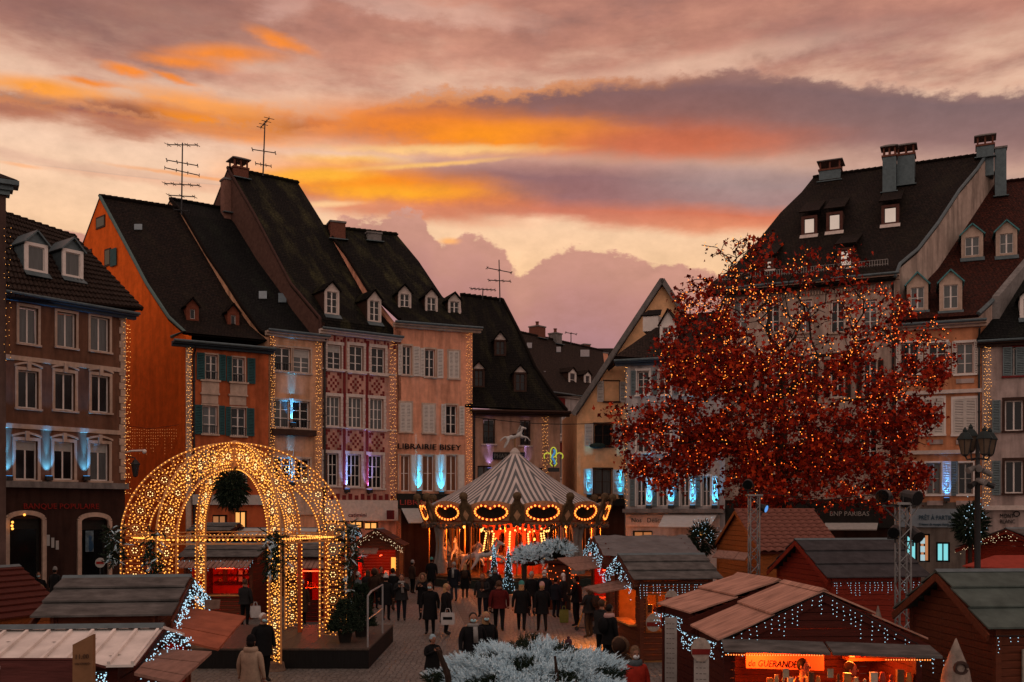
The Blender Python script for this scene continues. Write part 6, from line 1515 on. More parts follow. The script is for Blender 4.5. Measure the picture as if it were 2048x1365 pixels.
def horse_mesh():
    """leaping wooden horse, facing +x, about 1.5 m long, belly line at z = 0"""
    v = [(-.55, 0, .10), (-.25, 0, .10), (.10, 0, .08), (.42, 0, .16), (.62, 0, .42), (.74, 0, .66), (.90, 0, .62), (1.08, 0, .50)]
    r = [.17, .20, .19, .19, .12, .10, .095, .06]; e = [(i, i + 1) for i in range(7)]
    def leg(a, pts, rr):
        prev = a
        for p, q in zip(pts, rr): v.append(p); r.append(q); e.append((prev, len(v) - 1)); prev = len(v) - 1
    leg(3, [(.55, .12, -.08), (.88, .13, -.12), (.80, .13, -.38), (.72, .13, -.46)], [.10, .06, .042, .05])
    leg(3, [(.60, -.12, -.06), (1.00, -.13, -.22), (1.12, -.13, -.48), (1.18, -.13, -.54)], [.10, .06, .042, .05])
    leg(0, [(-.62, .12, -.14), (-.86, .13, -.32), (-1.02, .13, -.58), (-1.08, .13, -.66)], [.12, .065, .045, .05])
    leg(0, [(-.56, -.12, -.16), (-.74, -.13, -.40), (-.96, -.13, -.60), (-1.02, -.13, -.68)], [.12, .065, .045, .05])
    leg(0, [(-.80, 0, .22), (-1.05, 0, .12), (-1.30, 0, -.06)], [.06, .07, .03])
    leg(5, [(.72, .05, .80)], [.03]); leg(5, [(.72, -.05, .80)], [.03])
    return skin_mesh('horse', v, e, r, 1, 1)
HORSE = horse_mesh()
HWHITE = M('white_horse_paint', (.50, .48, .46), .4, .2, 5, .05); HORSE.materials.append(HWHITE)
def horse_extras():
    mb = MB(); mb.ball((.0, 0, .24), .24, .20, .10, 10, 6); sad = mb.mesh('saddle', M('saddle_leather', (.06, .025, .018), .5, .3, 6, .05), True)
    mb = MB()
    for k in range(9): t_ = k / 8; c = Vector((.36 + .34 * t_, 0, .34 + .46 * t_)); mb.ball(c - Vector((.07, 0, -.02)), .07, .035, .09, 8, 5)
    mane = mb.mesh('mane', M('grey_mane', (.30, .27, .25), .7, .3, 8, .2), True)
    mb = MB(); mb.tube([(.30, 0, -.02), (.35, .12, .12), (.40, 0, .34), (.35, -.12, .12), (.30, 0, -.02)], .02, 5); mb.tube([(.98, .05, .62), (.72, .10, .55), (.40, .14, .38)], .012, 4); mb.tube([(.98, -.05, .62), (.72, -.10, .55), (.40, -.14, .38)], .012, 4); harn = mb.mesh('harness', MATS['saddle_leather'])
    return sad, mane, harn
HX = horse_extras()
# ------------------------------------------------------------------ roundabout
def make_carousel():
    D0 = 59.5; C = G(1030, D0); root = thing('carousel', C, 'old-fashioned roundabout with a striped canopy and heart-shaped rows of bulbs', 'carousel')
    def q(r_, a, z): return C + Vector((r_ * math.sin(a), -r_ * math.cos(a), z))
    GILT = M('gilt_carving', (.24, .13, .05), .45, .4, 7, .3); CREAM = M('faded_cream_panel', (.55, .30, .16), .6, .35, 5, .1); DKP = M('dark_painted_oval', (.02, .018, .016), .3, .4, 6, .05); GREENC = M('green_grey_carving', (.12, .075, .04), .6, .45, 6, .3)
    # striped canopy: stripes run parallel to each gore's middle line
    m, nt, b = _nodes('striped_canvas'); N = nt.nodes; L = nt.links; tc = N.new('ShaderNodeTexCoord'); sp = N.new('ShaderNodeSeparateXYZ'); L.new(tc.outputs['UV'], sp.inputs[0])
    mu = N.new('ShaderNodeMath'); mu.operation = 'MULTIPLY'; L.new(sp.outputs[0], mu.inputs[0]); mu.inputs[1].default_value = 3.1
    ad = N.new('ShaderNodeMath'); ad.operation = 'ADD'; L.new(mu.outputs[0], ad.inputs[0]); ad.inputs[1].default_value = .25
    fc = N.new('ShaderNodeMath'); fc.operation = 'FRACT'; L.new(ad.outputs[0], fc.inputs[0]); gt = N.new('ShaderNodeMath'); gt.operation = 'GREATER_THAN'; L.new(fc.outputs[0], gt.inputs[0]); gt.inputs[1].default_value = .5
    nz = N.new('ShaderNodeTexNoise'); nz.inputs['Scale'].default_value = 1.6; L.new(tc.outputs['Object'], nz.inputs['Vector']); mr = N.new('ShaderNodeMapRange'); mr.inputs[3].default_value = .75; mr.inputs[4].default_value = 1.1; L.new(nz.outputs[0], mr.inputs[0])
    mx = N.new('ShaderNodeMix'); mx.data_type = 'RGBA'; L.new(gt.outputs[0], mx.inputs[0]); mx.inputs[6].default_value = (.58, .48, .44, 1); mx.inputs[7].default_value = (.12, .115, .115, 1)
    vs_ = N.new('ShaderNodeVectorMath'); vs_.operation = 'SCALE'; L.new(mx.outputs[2], vs_.inputs[0]); L.new(mr.outputs[0], vs_.inputs[3]); L.new(vs_.outputs[0], b.inputs['Base Color']); b.inputs['Roughness'].default_value = .8
    Rc, zc, za = 5.2, 4.55, 7.65
    for k in range(12):
        a0, a1 = R(30 * k + 1 - 15 + 15), R(30 * k + 31 - 15 + 15); am = (a0 + a1) / 2; vs = []; uv = []; n = 8
        for i in range(n + 1):
            t_ = i / n; r_ = .25 + (Rc - .25) * (1 - t_); z = zc + (za - zc) * t_ - .22 * math.sin(math.pi * t_)
            for j in range(5):
                a = a0 + (a1 - a0) * j / 4; sag = -.05 * math.sin(math.pi * j / 4) * (1 - t_)
                vs.append(q(r_, a, z + sag)); uv.append((abs(math.tan(a - am) * r_) , t_))
        fs = [(i * 5 + j, i * 5 + j + 1, (i + 1) * 5 + j + 1, (i + 1) * 5 + j) for i in range(n) for j in range(4)]
        mb = MB(); mb.add(vs, fs, uv); mb.build('canopy_panel', m, root, True)
    mb = MB(); mb.lathe(C, [(.02, za - .15), (.32, za - .1), (.30, za + .1), (.15, za + .28), (.05, za + .34)], 12); mb.build('canopy_cap', M('canvas_white', (.5, .42, .38), .7, .1, 5, .03), root)
    # crest of the canopy: leaping white horse
    ho = bpy.data.objects.new('crest_horse', HORSE); ho.location = C + UP * (za + .95); ho.scale = (.72, .72, .72); ho.rotation_euler = (0, R(-12), 0); link(ho, root)
    for nm, me in zip(('saddle', 'mane', 'harness'), HX):
        s_ = bpy.data.objects.new(nm, me); COL.objects.link(s_); s_.parent = ho
    mb = MB(); mb.tube([C + UP * (za + .2), C + UP * (za + .95)], .04, 6); mb.build('crest_pole', GILT, root)
    # rounding boards with hearts
    z0, z1 = 3.55, 4.85
    for k in range(12):
        a0, a1 = R(30 * k + 1), R(30 * k + 31); am = (a0 + a1) / 2; n = 8
        def bp(a, z, d=0.0):
            t_ = (z - z0) / (z1 - z0); return q((5.2 + .42 * t_ + d), a, z)
        vs = []; fs = []
        for i in range(n + 1):
            a = a0 + (a1 - a0) * i / n; w = math.sin(math.pi * i / n); zt = z1 - .35 + .30 * w; zb = z0 + .12 - .16 * w
            vs += [bp(a, zb), bp(a, zt)]
        fs = [(2 * i, 2 * i + 2, 2 * i + 3, 2 * i + 1) for i in range(n)]
        mb = MB(); mb.add(vs, fs); mb.add([v + (C - v).normalized() * .08 for v in vs], [f[::-1] for f in fs]); bd = mb.build('rounding_board', CREAM, root)
        hw, hh, zc_ = .95, .42, z0 + .62
        def heart(t_):
            x = math.cos(t_); y = math.sin(t_); yy = y * hh
            if y > 0: yy -= .22 * math.exp(-(x / .28) ** 2) * y
            return am + x * hw / 5.75, zc_ + yy
        pts = [heart(2 * math.pi * i / 40) for i in range(40)]
        mb = MB(); mb.poly([bp(a, z, .03) for a, z in pts]); mb.build('painted_oval', DKP, bd)
        mb = MB(); mb.tube([bp(a, z, .05) for a, z in pts + pts[:1]], .085, 6); mb.build('heart_moulding', M('red_moulding', (.60, .07, .02), .6, .3, 6, .1), bd)
        mb = MB()
        for i in range(22): a, z = heart(2 * math.pi * (i + .5) / 22); mb.ball(bp(a, z, .12), .062, n=6, k=4)
        tag(mb.build('bulbs', B_ROUND, bd), kind='stuff')
        # shield at the joint
        mb = MB(); ang = a0
        def sp_(x, z, d): return bp(ang + x / 5.8, z, d)
        out = [(-.28, z0 - .1), (.28, z0 - .1), (.36, z0 + .35), (.22, z0 + .9), (.16, z1 + .1), (-.16, z1 + .1), (-.22, z0 + .9), (-.36, z0 + .35)]
        mb.add([sp_(x, z, .08) for x, z in out] + [sp_(x, z, .2) for x, z in out], [list(range(8, 16))] + [(i, (i + 1) % 8, 8 + (i + 1) % 8, 8 + i) for i in range(8)]); sh = mb.build('shield', GREENC, root)
        mb = MB(); mb.add([sp_(0, z0 + .15, .22), sp_(.2, z0 + .45, .22), sp_(0, z0 + .75, .22), sp_(-.2, z0 + .45, .22)], [(0, 1, 2, 3)]); mb.build('lozenge', CREAM, sh)
        mb = MB(); c = sp_(0, z1 + .18, .14); mb.ball(c, .24, .14, .24, 10, 6); mb.ball(c - UP * .05 + (c - C).normalized() * .1, .12, .1, .14, 8, 5); mb.build('medallion', GREENC, sh, True)
        for dx in (-.3, .3): mb = MB(); mb.tube([sp_(dx * .3, z1 - .1, .16), sp_(dx * 1.1, z1 - .35, .18), sp_(dx * 1.3, z0 + .2, .16), sp_(dx * .6, z0 - .15, .14)], [.05, .08, .07, .03], 6); mb.build('scroll', GREENC, sh)
        # garland under the board
        mb = MB()
        for i in range(9):
            a = a0 + (a1 - a0) * (i + .5) / 9; zz = z0 - .05 - .18 * math.sin(math.pi * (i + .5) / 9)
            for _ in range(3): mb.ball(q(5.4 + random.uniform(-.1, .1), a, zz + random.uniform(-.1, .12)), .11, .11, .09, 6, 4)
        mb = mb; tag(mb.build('garland', M('dusty_garland', (.10, .075, .06), .8, .5, 8, .3), root), kind='stuff')
    mb = MB(); mb.lathe(C, [(5.4, z0 + .1), (4.6, z0 + .5), (1.6, z0 + .3), (1.6, z0 + .9)], 24); mb.build('ceiling', M('red_ceiling', (.20, .045, .025), .6, .3, 4, .05), root)
    # deck
    mb = MB(); mb.lathe(C, [(5.5, 0), (5.5, .18), (5.3, .2), (5.3, .5), (5.35, .52), (5.35, .58), (.1, .58)], 36); mb.build('deck', M('worn_deck', (.09, .05, .03), .6, .4, 5, .1), root)
    mb = MB(); mb.lathe(C, [(5.55, .05), (5.56, .42), (5.48, .46)], 36); mb.build('deck_skirt', M('dark_green_skirt', (.025, .03, .025), .7, .4, 6, .1), root)
    # centre drum with bulb columns
    mb = MB(); mb.lathe(C, [(1.9, .58), (1.9, 1.25), (2.0, 1.3), (2.0, 1.42), (1.55, 1.46), (1.5, 3.0), (1.9, 3.2), (2.0, 3.5), (1.8, 3.6)], 16); mb.build('centre_drum', M('red_drum_panel', (.34, .05, .025), .5, .35, 3, .08), root)
    for k in range(10):
        a = R(36 * k + 8); mb = MB(); mb.add([q(1.62, a - .16, 1.55), q(1.62, a + .16, 1.55), q(1.60, a + .12, 2.8), q(1.60, a, 3.0), q(1.60, a - .12, 2.8)], [(0, 1, 2, 3, 4)]); mb.build('mirror_panel', M('mirror', (.35, .16, .08), .08, .1, 3, 0, metal=1.0), root)
        mb = MB()
        for i in range(11): mb.ball(q(1.72 + .25 * (1 - i / 10), a + .31, 1.45 + .145 * i), .058, n=6, k=4)
        c = mb.build('bulb_column', B_WARMC, root); tag(c, kind='stuff')
    mb = MB()
    for i in range(44): mb.ball(q(2.02, 2 * math.pi * i / 44, 3.12 + .10 * math.sin(i * 1.43)), .055, n=6, k=4)
    tag(mb.build('cornice_bulbs', B_WARMC, root), kind='stuff')
    # outer and inner brass poles
    BR = M('brass_pole', (.45, .22, .07), .3, .2, 6, .02, metal=.7)
    for k in range(12):
        for rr_, nn in ((5.1, 0), (4.1, 8), (3.1, 18)):
            mb = MB(); a = R(30 * k + 1 + nn); mb.tube([q(rr_, a, .58), q(rr_, a, 3.75)], .035, 6); mb.build('pole', BR, root)
    # horses
    for k in range(14):
        rr_ = 4.55 if k % 2 else 3.5; a = R(360 / 14 * k + 6); o = bpy.data.objects.new('carousel_horse', HORSE); z = 1.55 + .25 * math.sin(k * 2.1)
        o.location = q(rr_, a, z); o.rotation_euler = (0, R(-6), a + (0 if True else math.pi)); link(o, root)
        for nm, me in zip(('saddle', 'mane', 'harness'), HX):
            s_ = bpy.data.objects.new(nm, me); COL.objects.link(s_); s_.parent = o
        mb = MB(); mb.tube([q(rr_, a, .6), q(rr_, a, 3.8)], .03, 6); mb.build('horse_pole', BR, root)
    # gathered drapes at the rim
    FAB = M('grey_drape', (.22, .19, .17), .8, .25, 5, .1)
    for adeg in (-61, -57, 42, 46, 108, 180, 232):
        a = R(adeg); vs = []; n = 12; lv = 10
        for i in range(lv + 1):
            t_ = i / lv; wv = .32 * (1 - .55 * math.sin(math.pi * min(1, t_ * 1.15))); z = 3.5 - 2.8 * t_
            for j in range(n): b_ = 2 * math.pi * j / n; rr_ = wv * (1 + .18 * math.sin(5 * b_)); vs.append(q(5.0, a, z) + Vector((rr_ * math.cos(b_), rr_ * .7 * math.sin(b_), 0)))
        fs = [(i * n + j, i * n + (j + 1) % n, (i + 1) * n + (j + 1) % n, (i + 1) * n + j) for i in range(lv) for j in range(n)]
        mb = MB(); mb.add(vs, fs); mb.build('curtain', FAB, root, True)
    for adeg, rr_, z, e in ((0, 3.2, 3.2, 260), (60, 3.4, 3.1, 240), (-60, 3.4, 3.1, 240), (25, 2.6, 2.4, 200), (-25, 2.6, 2.4, 200), (180, 3.2, 3.1, 200)):
        l = bpy.data.lights.new('carousel_lamp', 'POINT'); l.energy = e; l.color = (1, .22, .04); l.shadow_soft_size = .15; lo = bpy.data.objects.new('carousel_lamp', l); lo.location = q(rr_, R(adeg), z); link(lo, root)
        mb = MB(); mb.ball(q(rr_, R(adeg), z + .22), .08); mb.build('ceiling_bulb', B_WARM, root)
B_ROUND = E('roundabout_bulb', (1, .24, .03), 3.0); B_WARMC = E('roundabout_column_bulb', (1, .46, .11), 2.8)
make_carousel()
# ------------------------------------------------------------------ foliage helpers
def leaf_mat(name, cols, rough=.6):
    m, nt, b = _nodes(name); N = nt.nodes; L = nt.links
    g = N.new('ShaderNodeNewGeometry'); r = N.new('ShaderNodeValToRGB'); cr = r.color_ramp
    while len(cr.elements) < len(cols): cr.elements.new(.5)
    for e, (p, c) in zip(cr.elements, cols): e.position = p; e.color = (*c, 1)
    L.new(g.outputs['Random Per Island'], r.inputs[0]); L.new(r.outputs[0], b.inputs['Base Color']); b.inputs['Roughness'].default_value = rough; b.inputs['Specular IOR Level'].default_value = .06
    MATS[name] = m; return m
def fast_mesh(name, V, Fq, mat):
    me = bpy.data.meshes.new(name); V = np.asarray(V, dtype=np.float32); Fq = np.asarray(Fq, dtype=np.int32); k = Fq.shape[1]
    me.vertices.add(len(V)); me.vertices.foreach_set('co', V.ravel()); me.loops.add(Fq.size); me.loops.foreach_set('vertex_index', Fq.ravel())
    me.polygons.add(len(Fq)); me.polygons.foreach_set('loop_start', np.arange(0, Fq.size, k, dtype=np.int32)); me.update(calc_edges=True)
    me.materials.append(mat); return me
rng = np.random.default_rng(11)
def leaves(cent, size, rngsize=.4, droop=.3):
    """lobed leaf (six-point star with a fold) at each centre"""
    n = len(cent); cent = np.asarray(cent)
    d = rng.normal(size=(n, 3)); d[:, 2] -= droop; d /= np.linalg.norm(d, axis=1)[:, None]
    a = rng.normal(size=(n, 3)); s = np.cross(d, a); s /= np.linalg.norm(s, axis=1)[:, None]; nn = np.cross(d, s)
    sz = size * (1 + rngsize * rng.uniform(-1, 1, n))[:, None]
    pat = [(-.5, 0, 0), (-.1, .45, .1), (.05, .16, .03), (.55, 0, 0), (.05, -.16, .03), (-.1, -.45, .1)]
    V = np.stack([cent + d * sz * p[0] + s * sz * p[1] + nn * sz * p[2] for p in pat], 1).reshape(-1, 3)
    b = np.arange(n)[:, None] * 6
    Fq = np.concatenate([b + np.array([[0, 1, 2, 3]]), b + np.array([[0, 3, 4, 5]])], 0)
    return V, Fq
def frost(cent, dirs, L, w, mat, name, parent, sub=6):
    """flocked fir sprigs: a stem with pairs of stubby side twigs"""
    V = []; Fc = []
    for c, d in zip(cent, dirs):
        c = Vector(c); d = Vector(d).normalized(); s = d.cross(Vector((random.gauss(0, 1), random.gauss(0, 1), random.gauss(0, 1))));
        if s.length < 1e-3: continue
        s.normalize(); n = d.cross(s); LL = L * random.uniform(.6, 1.3)
        def kite(p, q, ww, nn):
            m_ = p.lerp(q, .45); b = len(V); V.extend([p, m_ + nn * ww, q, m_ - nn * ww]); Fc.append((b, b + 1, b + 2, b + 3))
        e = c + d * LL; kite(c, e, w, s); kite(c, e, w, n)
        for k in range(sub):
            t = .15 + .75 * k / sub; p = c + d * LL * t; sd = (s if k % 2 else -s) * .8 + n * random.uniform(-.8, .8) + d * .6
            kite(p, p + sd.normalized() * LL * .38 * (1.1 - t * .6), w * .8, (d.cross(sd)).normalized())
    me = fast_mesh(name, [tuple(v) for v in V], Fc, mat); o = link(bpy.data.objects.new(name, me), parent); tag(o, kind='stuff'); return o
FROST = leaf_mat('flocked_needles', [(0, (.42, .60, .70)), (.5, (.60, .79, .88)), (1, (.76, .90, .96))], .7)
FIR = leaf_mat('dark_fir_needles', [(0, (.010, .020, .014)), (1, (.030, .045, .028))], .7)
BARK = M('dark_bark', (.035, .022, .017), .85, .4, 6, .5, (4, 4, 1))
# ------------------------------------------------------------------ red tree with lights
def make_tree():
    D0 = 46.0; base = G(1572, D0); root = thing('red_tree', base, 'great red-leaved tree hung all over with orange fairy lights', 'tree')
    outline = [(1205, 905), (1250, 868), (1214, 826), (1256, 788), (1292, 760), (1312, 726), (1302, 692), (1328, 668), (1348, 600), (1385, 552), (1420, 562), (1455, 490), (1530, 478), (1560, 520), (1610, 500), (1700, 490), (1745, 540), (1800, 600), (1880, 640), (1912, 680), (1900, 740), (1850, 800), (1885, 830), (1850, 880), (1860, 960), (1830, 1000), (1740, 1020), (1600, 1015), (1470, 1015), (1440, 960), (1380, 975), (1300, 975), (1268, 940)]
    def inside(x, y):
        c = False; j = len(outline) - 1
        for i in range(len(outline)):
            xi, yi = outline[i]; xj, yj = outline[j]
            if (yi > y) != (yj > y) and x < (xj - xi) * (y - yi) / (yj - yi) + xi: c = not c
            j = i
        return c
    def pt(x, y, k):
        dx = (x - 1560) / 350.0; dy = (y - 780) / 270.0; half = 6.3 * math.sqrt(max(.06, 1 - .75 * (dx * dx + dy * dy * .8)))
        return P(x, y, D0 + half * k)
    nodes = []; par = []
    def chain(p0, pts):
        prev = p0
        for q in pts: nodes.append(Vector(q)); par.append(prev); prev = len(nodes) - 1
        return prev
    t0 = chain(-1, [base - UP * .1, base + Vector((.05, 0, 1.2)), base + Vector((-.05, .1, 2.6)), base + Vector((-.1, 0, 4.0))])
    mains = [(1560, 745, 0), (1500, 640, -.3), (1640, 800, -.4), (1430, 880, -.5), (1700, 700, .4), (1330, 930, -.2), (1770, 880, .1), (1600, 600, .3), (1390, 700, .4), (1540, 560, 0), (1660, 620, -.2)]
    for x, y, k in mains:
        q = pt(x, y, k); i0 = min(range(len(nodes)), key=lambda i: (nodes[i] - q).length + .4 * abs(nodes[i].z - 4.5) + (3 if i < 3 else 0)); a = nodes[i0]
        chain(i0, [a.lerp(q, t) + UP * .5 * math.sin(math.pi * t) + Vector((random.uniform(-.2, .2), random.uniform(-.2, .2), random.uniform(-.12, .12))) for t in (.2, .4, .6, .8, 1)])
    T = []
    while len(T) < 760:
        x, y = random.uniform(1205, 1915), random.uniform(475, 1020)
        if inside(x, y): T.append(pt(x, y, random.uniform(-1, 1)))
    T += [P(x, y, D0 + random.uniform(-1.5, 1.5)) for x, y in [(random.gauss(1490, 34), random.uniform(478, 560)) for _ in range(46)]]
    cr = P(1560, 800, D0); T.sort(key=lambda q: (q - cr).length)
    tips = []
    NA = np.array([tuple(n) for n in nodes])
    for q in T:
        qa = np.array(tuple(q)); dist = np.linalg.norm(NA - qa, axis=1); dist[:3] += 30
        up = np.where(NA[:, 2] > q.z + .6, .8, 0); i0 = int(np.argmin(dist + up)); a = nodes[i0]; L_ = (q - a).length
        n = max(2, int(L_ / .5)); s0 = len(nodes)
        chain(i0, [a.lerp(q, (k + 1) / n) + UP * .10 * L_ * math.sin(math.pi * (k + 1) / n) + Vector((random.uniform(-.09, .09), random.uniform(-.09, .09), random.uniform(-.09, .09))) for k in range(n)])
        NA = np.vstack([NA, np.array([tuple(v) for v in nodes[s0:]])]); tips.append(list(range(s0, len(nodes))))
    cnt = [0.0] * len(nodes)
    for i in range(len(nodes) - 1, -1, -1):
        if cnt[i] == 0: cnt[i] = 1.0
        if par[i] >= 0: cnt[par[i]] += cnt[i]
    rad = [max(.014, .0165 * c ** .47) for c in cnt]
    for i in range(4): rad[i] = [.62, .46, .42, .44][i]
    tr = MB(); tr.tube([nodes[i] for i in range(4)], [rad[i] for i in range(4)], 14); tr.build('trunk', BARK, root, True)
    br = MB(); kids = {}
    for i, p in enumerate(par): kids.setdefault(p, []).append(i)
    def path(i):
        out = [i]
        while True:
            ks = kids.get(out[-1], [])
            if not ks: return out
            b = max(ks, key=lambda k: cnt[k]); out.append(b)
    limbs = 0
    for i, p in enumerate(par):
        if i < 4 or p < 0: continue
        ks = kids.get(p, [])
        if p >= 4 and max(ks, key=lambda k: cnt[k]) == i: continue
        pa = path(i); pts = [nodes[p]] + [nodes[k] for k in pa]; rr = [rad[pa[0]]] + [rad[k] for k in pa]
        if cnt[i] > 25: q = MB(); q.tube(pts, rr, 8); q.build('limb', BARK, root, True)
        else: br.tube(pts, rr, 4, False)
    tag(br.build('twigs', BARK, root), kind='stuff')
    # leaves around the outer half of each path
    cent = []
    for ch in tips:
        e = nodes[ch[-1]]; px = CX + e.x / e.y * F; py = HZ - (e.z - H) / e.y * F
        dens = 52
        if py < 640: dens = 17
        if py < 560: dens = 4
        if px > 1500 and py < 700: dens = 11
        if px > 1740 and py < 720: dens = 14
        if py > 800 and px < 1460: dens = 74
        if py > 820 and px >= 1460: dens = 66
        for _ in range(int(dens * random.uniform(.05, 1.0) ** 1.3 * 2.1)):
            c = nodes[random.choice(ch[len(ch) // 3:])]; cent.append((c.x + random.gauss(0, .27), c.y + random.gauss(0, .27), c.z + random.gauss(-.06, .22)))
    V, Fq = leaves(cent, .195, .55)
    LM = leaf_mat('russet_leaves', [(0, (.035, .005, .003)), (.3, (.15, .010, .005)), (.7, (.34, .019, .007)), (1, (.54, .055, .012))])
    me = fast_mesh('crown', V, Fq, LM); o = link(bpy.data.objects.new('crown', me), root); tag(o, kind='stuff')
    # fairy lights spiralled along limbs and twigs
    t = thing('tree_lights', base + UP * 4, 'thousands of orange fairy lights wound through the red tree', 'string lights'); a_, b_ = [], []; wire = MB()
    order = list(range(len(tips))); random.shuffle(order)
    def run(ch, step):
        pts = [nodes[par[ch[0]]]] + [nodes[k] for k in ch]; w = []
        ph = random.uniform(0, 6)
        for p, q in zip(pts[:-1], pts[1:]):
            n = max(1, int((q - p).length / step))
            for k in range(n):
                ph += 1.5; w.append(p.lerp(q, (k + .5) / n) + Vector((.13 * math.cos(ph), .13 * math.sin(ph) - .05, .10 * math.cos(ph * 1.7))))
        return w
    for ti in order[:720]:
        ch = tips[ti]; e = nodes[ch[-1]]; py = HZ - (e.z - H) / e.y * F; px = CX + e.x / e.y * F
        if e.y > D0 + 3.2 and random.random() < .7: continue
        if py < 560 and random.random() < .55: continue
        if py > 800 and px > 1480 and random.random() < .45: continue
        w = run(ch, .17); 
        if len(w) > 1: wire.tube(w, .006, 3, False)
        (b_ if (py < 800 and px < 1720) or random.random() < .2 else a_).extend(w)
    for i, p in enumerate(par):                 # columns of light up the main limbs
        if i < 4 or p < 4 or cnt[i] < 14: continue
        w = run([i], .14); b_.extend(w)
    tag(wire.build('cable', WIRE, t), kind='stuff'); bulbs('bulbs', b_, .028, B_TREE2, t); bulbs('bulbs', a_, .028, B_TREE, t)
    print('tree', len(nodes), 'leaves', len(cent), 'bulbs', len(a_), len(b_))
make_tree()
# ------------------------------------------------------------------ frosted greenery
def mound(name, label, c, rx, ry, rz, n, L=.34, core=True, w=.018, zmin=-.2, dark=.25):
    t = thing(name, Vector((c.x, c.y, 0)), label, 'shrub', 'flocked fir branches'); cs, ds, dc, dd = [], [], [], []
    for k in range(n):
        v = Vector((random.gauss(0, 1), random.gauss(0, 1), random.gauss(0, 1))).normalized()
        if v.z < zmin: v.z = abs(v.z)
        lump = 1 + .16 * math.sin(v.x * 9 + v.y * 5) * math.sin(v.z * 8 + v.x * 4); r_ = random.uniform(.72, 1.0) * lump
        p = Vector((c.x + v.x * rx * r_, c.y + v.y * ry * r_, c.z + v.z * rz * r_)); d = v + Vector((random.gauss(0, .5), random.gauss(0, .5), random.gauss(.15, .4)))
        if math.sin(v.x * 7 + 2) * math.sin(v.y * 6 + v.z * 7) > .72 - dark: dc.append(p); dd.append(d)
        else: cs.append(p); ds.append(d)
    frost(cs, ds, L, w, FROST, 'foliage', t)
    if dc: frost(dc, dd, L, w, FIR, 'bare_needles', t)
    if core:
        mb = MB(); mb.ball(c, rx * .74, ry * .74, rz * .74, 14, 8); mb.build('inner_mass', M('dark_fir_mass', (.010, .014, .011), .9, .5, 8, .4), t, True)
    return t
c = P(1058, 1345, 17); c.z = 1.2
t = mound('frosted_shrub', 'broad white flocked fir bed in the foreground below the couple', c, 1.64, .95, .80, 15000, .135, w=.0085)
mb = MB(); mb.box(c.x - 1.5, c.y - .7, 0, c.x + 1.5, c.y + .7, .75); mb.build('planter', W_DARK, t)
mb = MB(); mb.tube([(c.x - 1.25, c.y - .3, .7), (c.x - 1.35, c.y - .55, 1.6), (c.x - 1.5, c.y - .6, 2.0)], [.07, .06, .04], 6); mb.build('bare_branch', BARK, t); mb = MB(); mb.tube([(c.x + .3, c.y - .6, .7), (c.x + .45, c.y - .9, 1.5), (c.x + .4, c.y - .95, 1.95)], [.05, .04, .02], 6); mb.build('bare_branch', BARK, t)
# log kiosk with flocked roof in front of the roundabout
kc = G(1092, 43.5); t = thing('log_kiosk', kc, 'small log kiosk roofed with flocked fir before the roundabout', 'kiosk')
for dx in (-.95, .95):
    for dy in (-.6, .6): mb = MB(); mb.tube([kc + Vector((dx, dy, 0)), kc + Vector((dx, dy, 2.1))], .09, 8); mb.build('post', BARK, t)
mb = MB(); mb.box(kc.x - 1.2, kc.y - .8, 2.0, kc.x + 1.2, kc.y + .8, 2.12); mb.build('roof_board', W_DARK, t); mb = MB(); mb.box(kc.x + .1, kc.y - .55, 0, kc.x + .95, kc.y + .5, 1.95); mb.build('panel', W_BROWN, t)
for (x, y, rx, rz) in ((1062, 1118, .75, .42), (1112, 1106, .72, .36)):
    q = P(x, y, 43.2); mound('frosted_shrub', 'white flocked fir heap on the ' + ('left' if x < 1090 else 'right') + ' half of the log kiosk roof', q, rx, .6, rz, 560, .34, w=.022, dark=.05)
pts = [kc + Vector((random.uniform(-.1, 1.4), -.72 + random.uniform(-.06, .06), random.uniform(.4, 1.9))) for _ in range(70)]; tl = thing('kiosk_lights', pts[0], 'scattered orange fairy lights on the log kiosk front', 'string lights'); wb = MB(); wb.tube(sorted(pts, key=lambda p: p.z), .004, 3, False); wb.build('cable', WIRE, tl); bulbs('bulbs', pts, .026, B_TREE, tl)
for x, yt, yb, D, lab in ((988, 1090, 1172, 52.5, 'shorter slim cone of cold white lights before the roundabout'), (1017, 1094, 1192, 50, 'taller slim cone of cold white lights before the roundabout')):
    b0 = G(x, D); hgt = P(x, yt, D).z; t = thing('light_cone_tree', b0, lab, 'light tree', 'cold white light cones'); mb = MB(); mb.lathe(b0, [(.30, .1), (.02, hgt)], 10); mb.tube([b0, b0 + UP * .2], .05, 6); mb.build('cone', M('dark_net_cone', (.015, .02, .018), .8, .4, 8, .2), t); pts = []
    for k in range(190): tt = random.random() ** .8; a = random.uniform(0, 6.28); r_ = .32 * (1 - tt) + .03; pts.append(b0 + Vector((r_ * math.cos(a), r_ * math.sin(a), .1 + (hgt - .1) * tt)))
    bulbs('bulbs', pts, .017, B_WHITE, t)
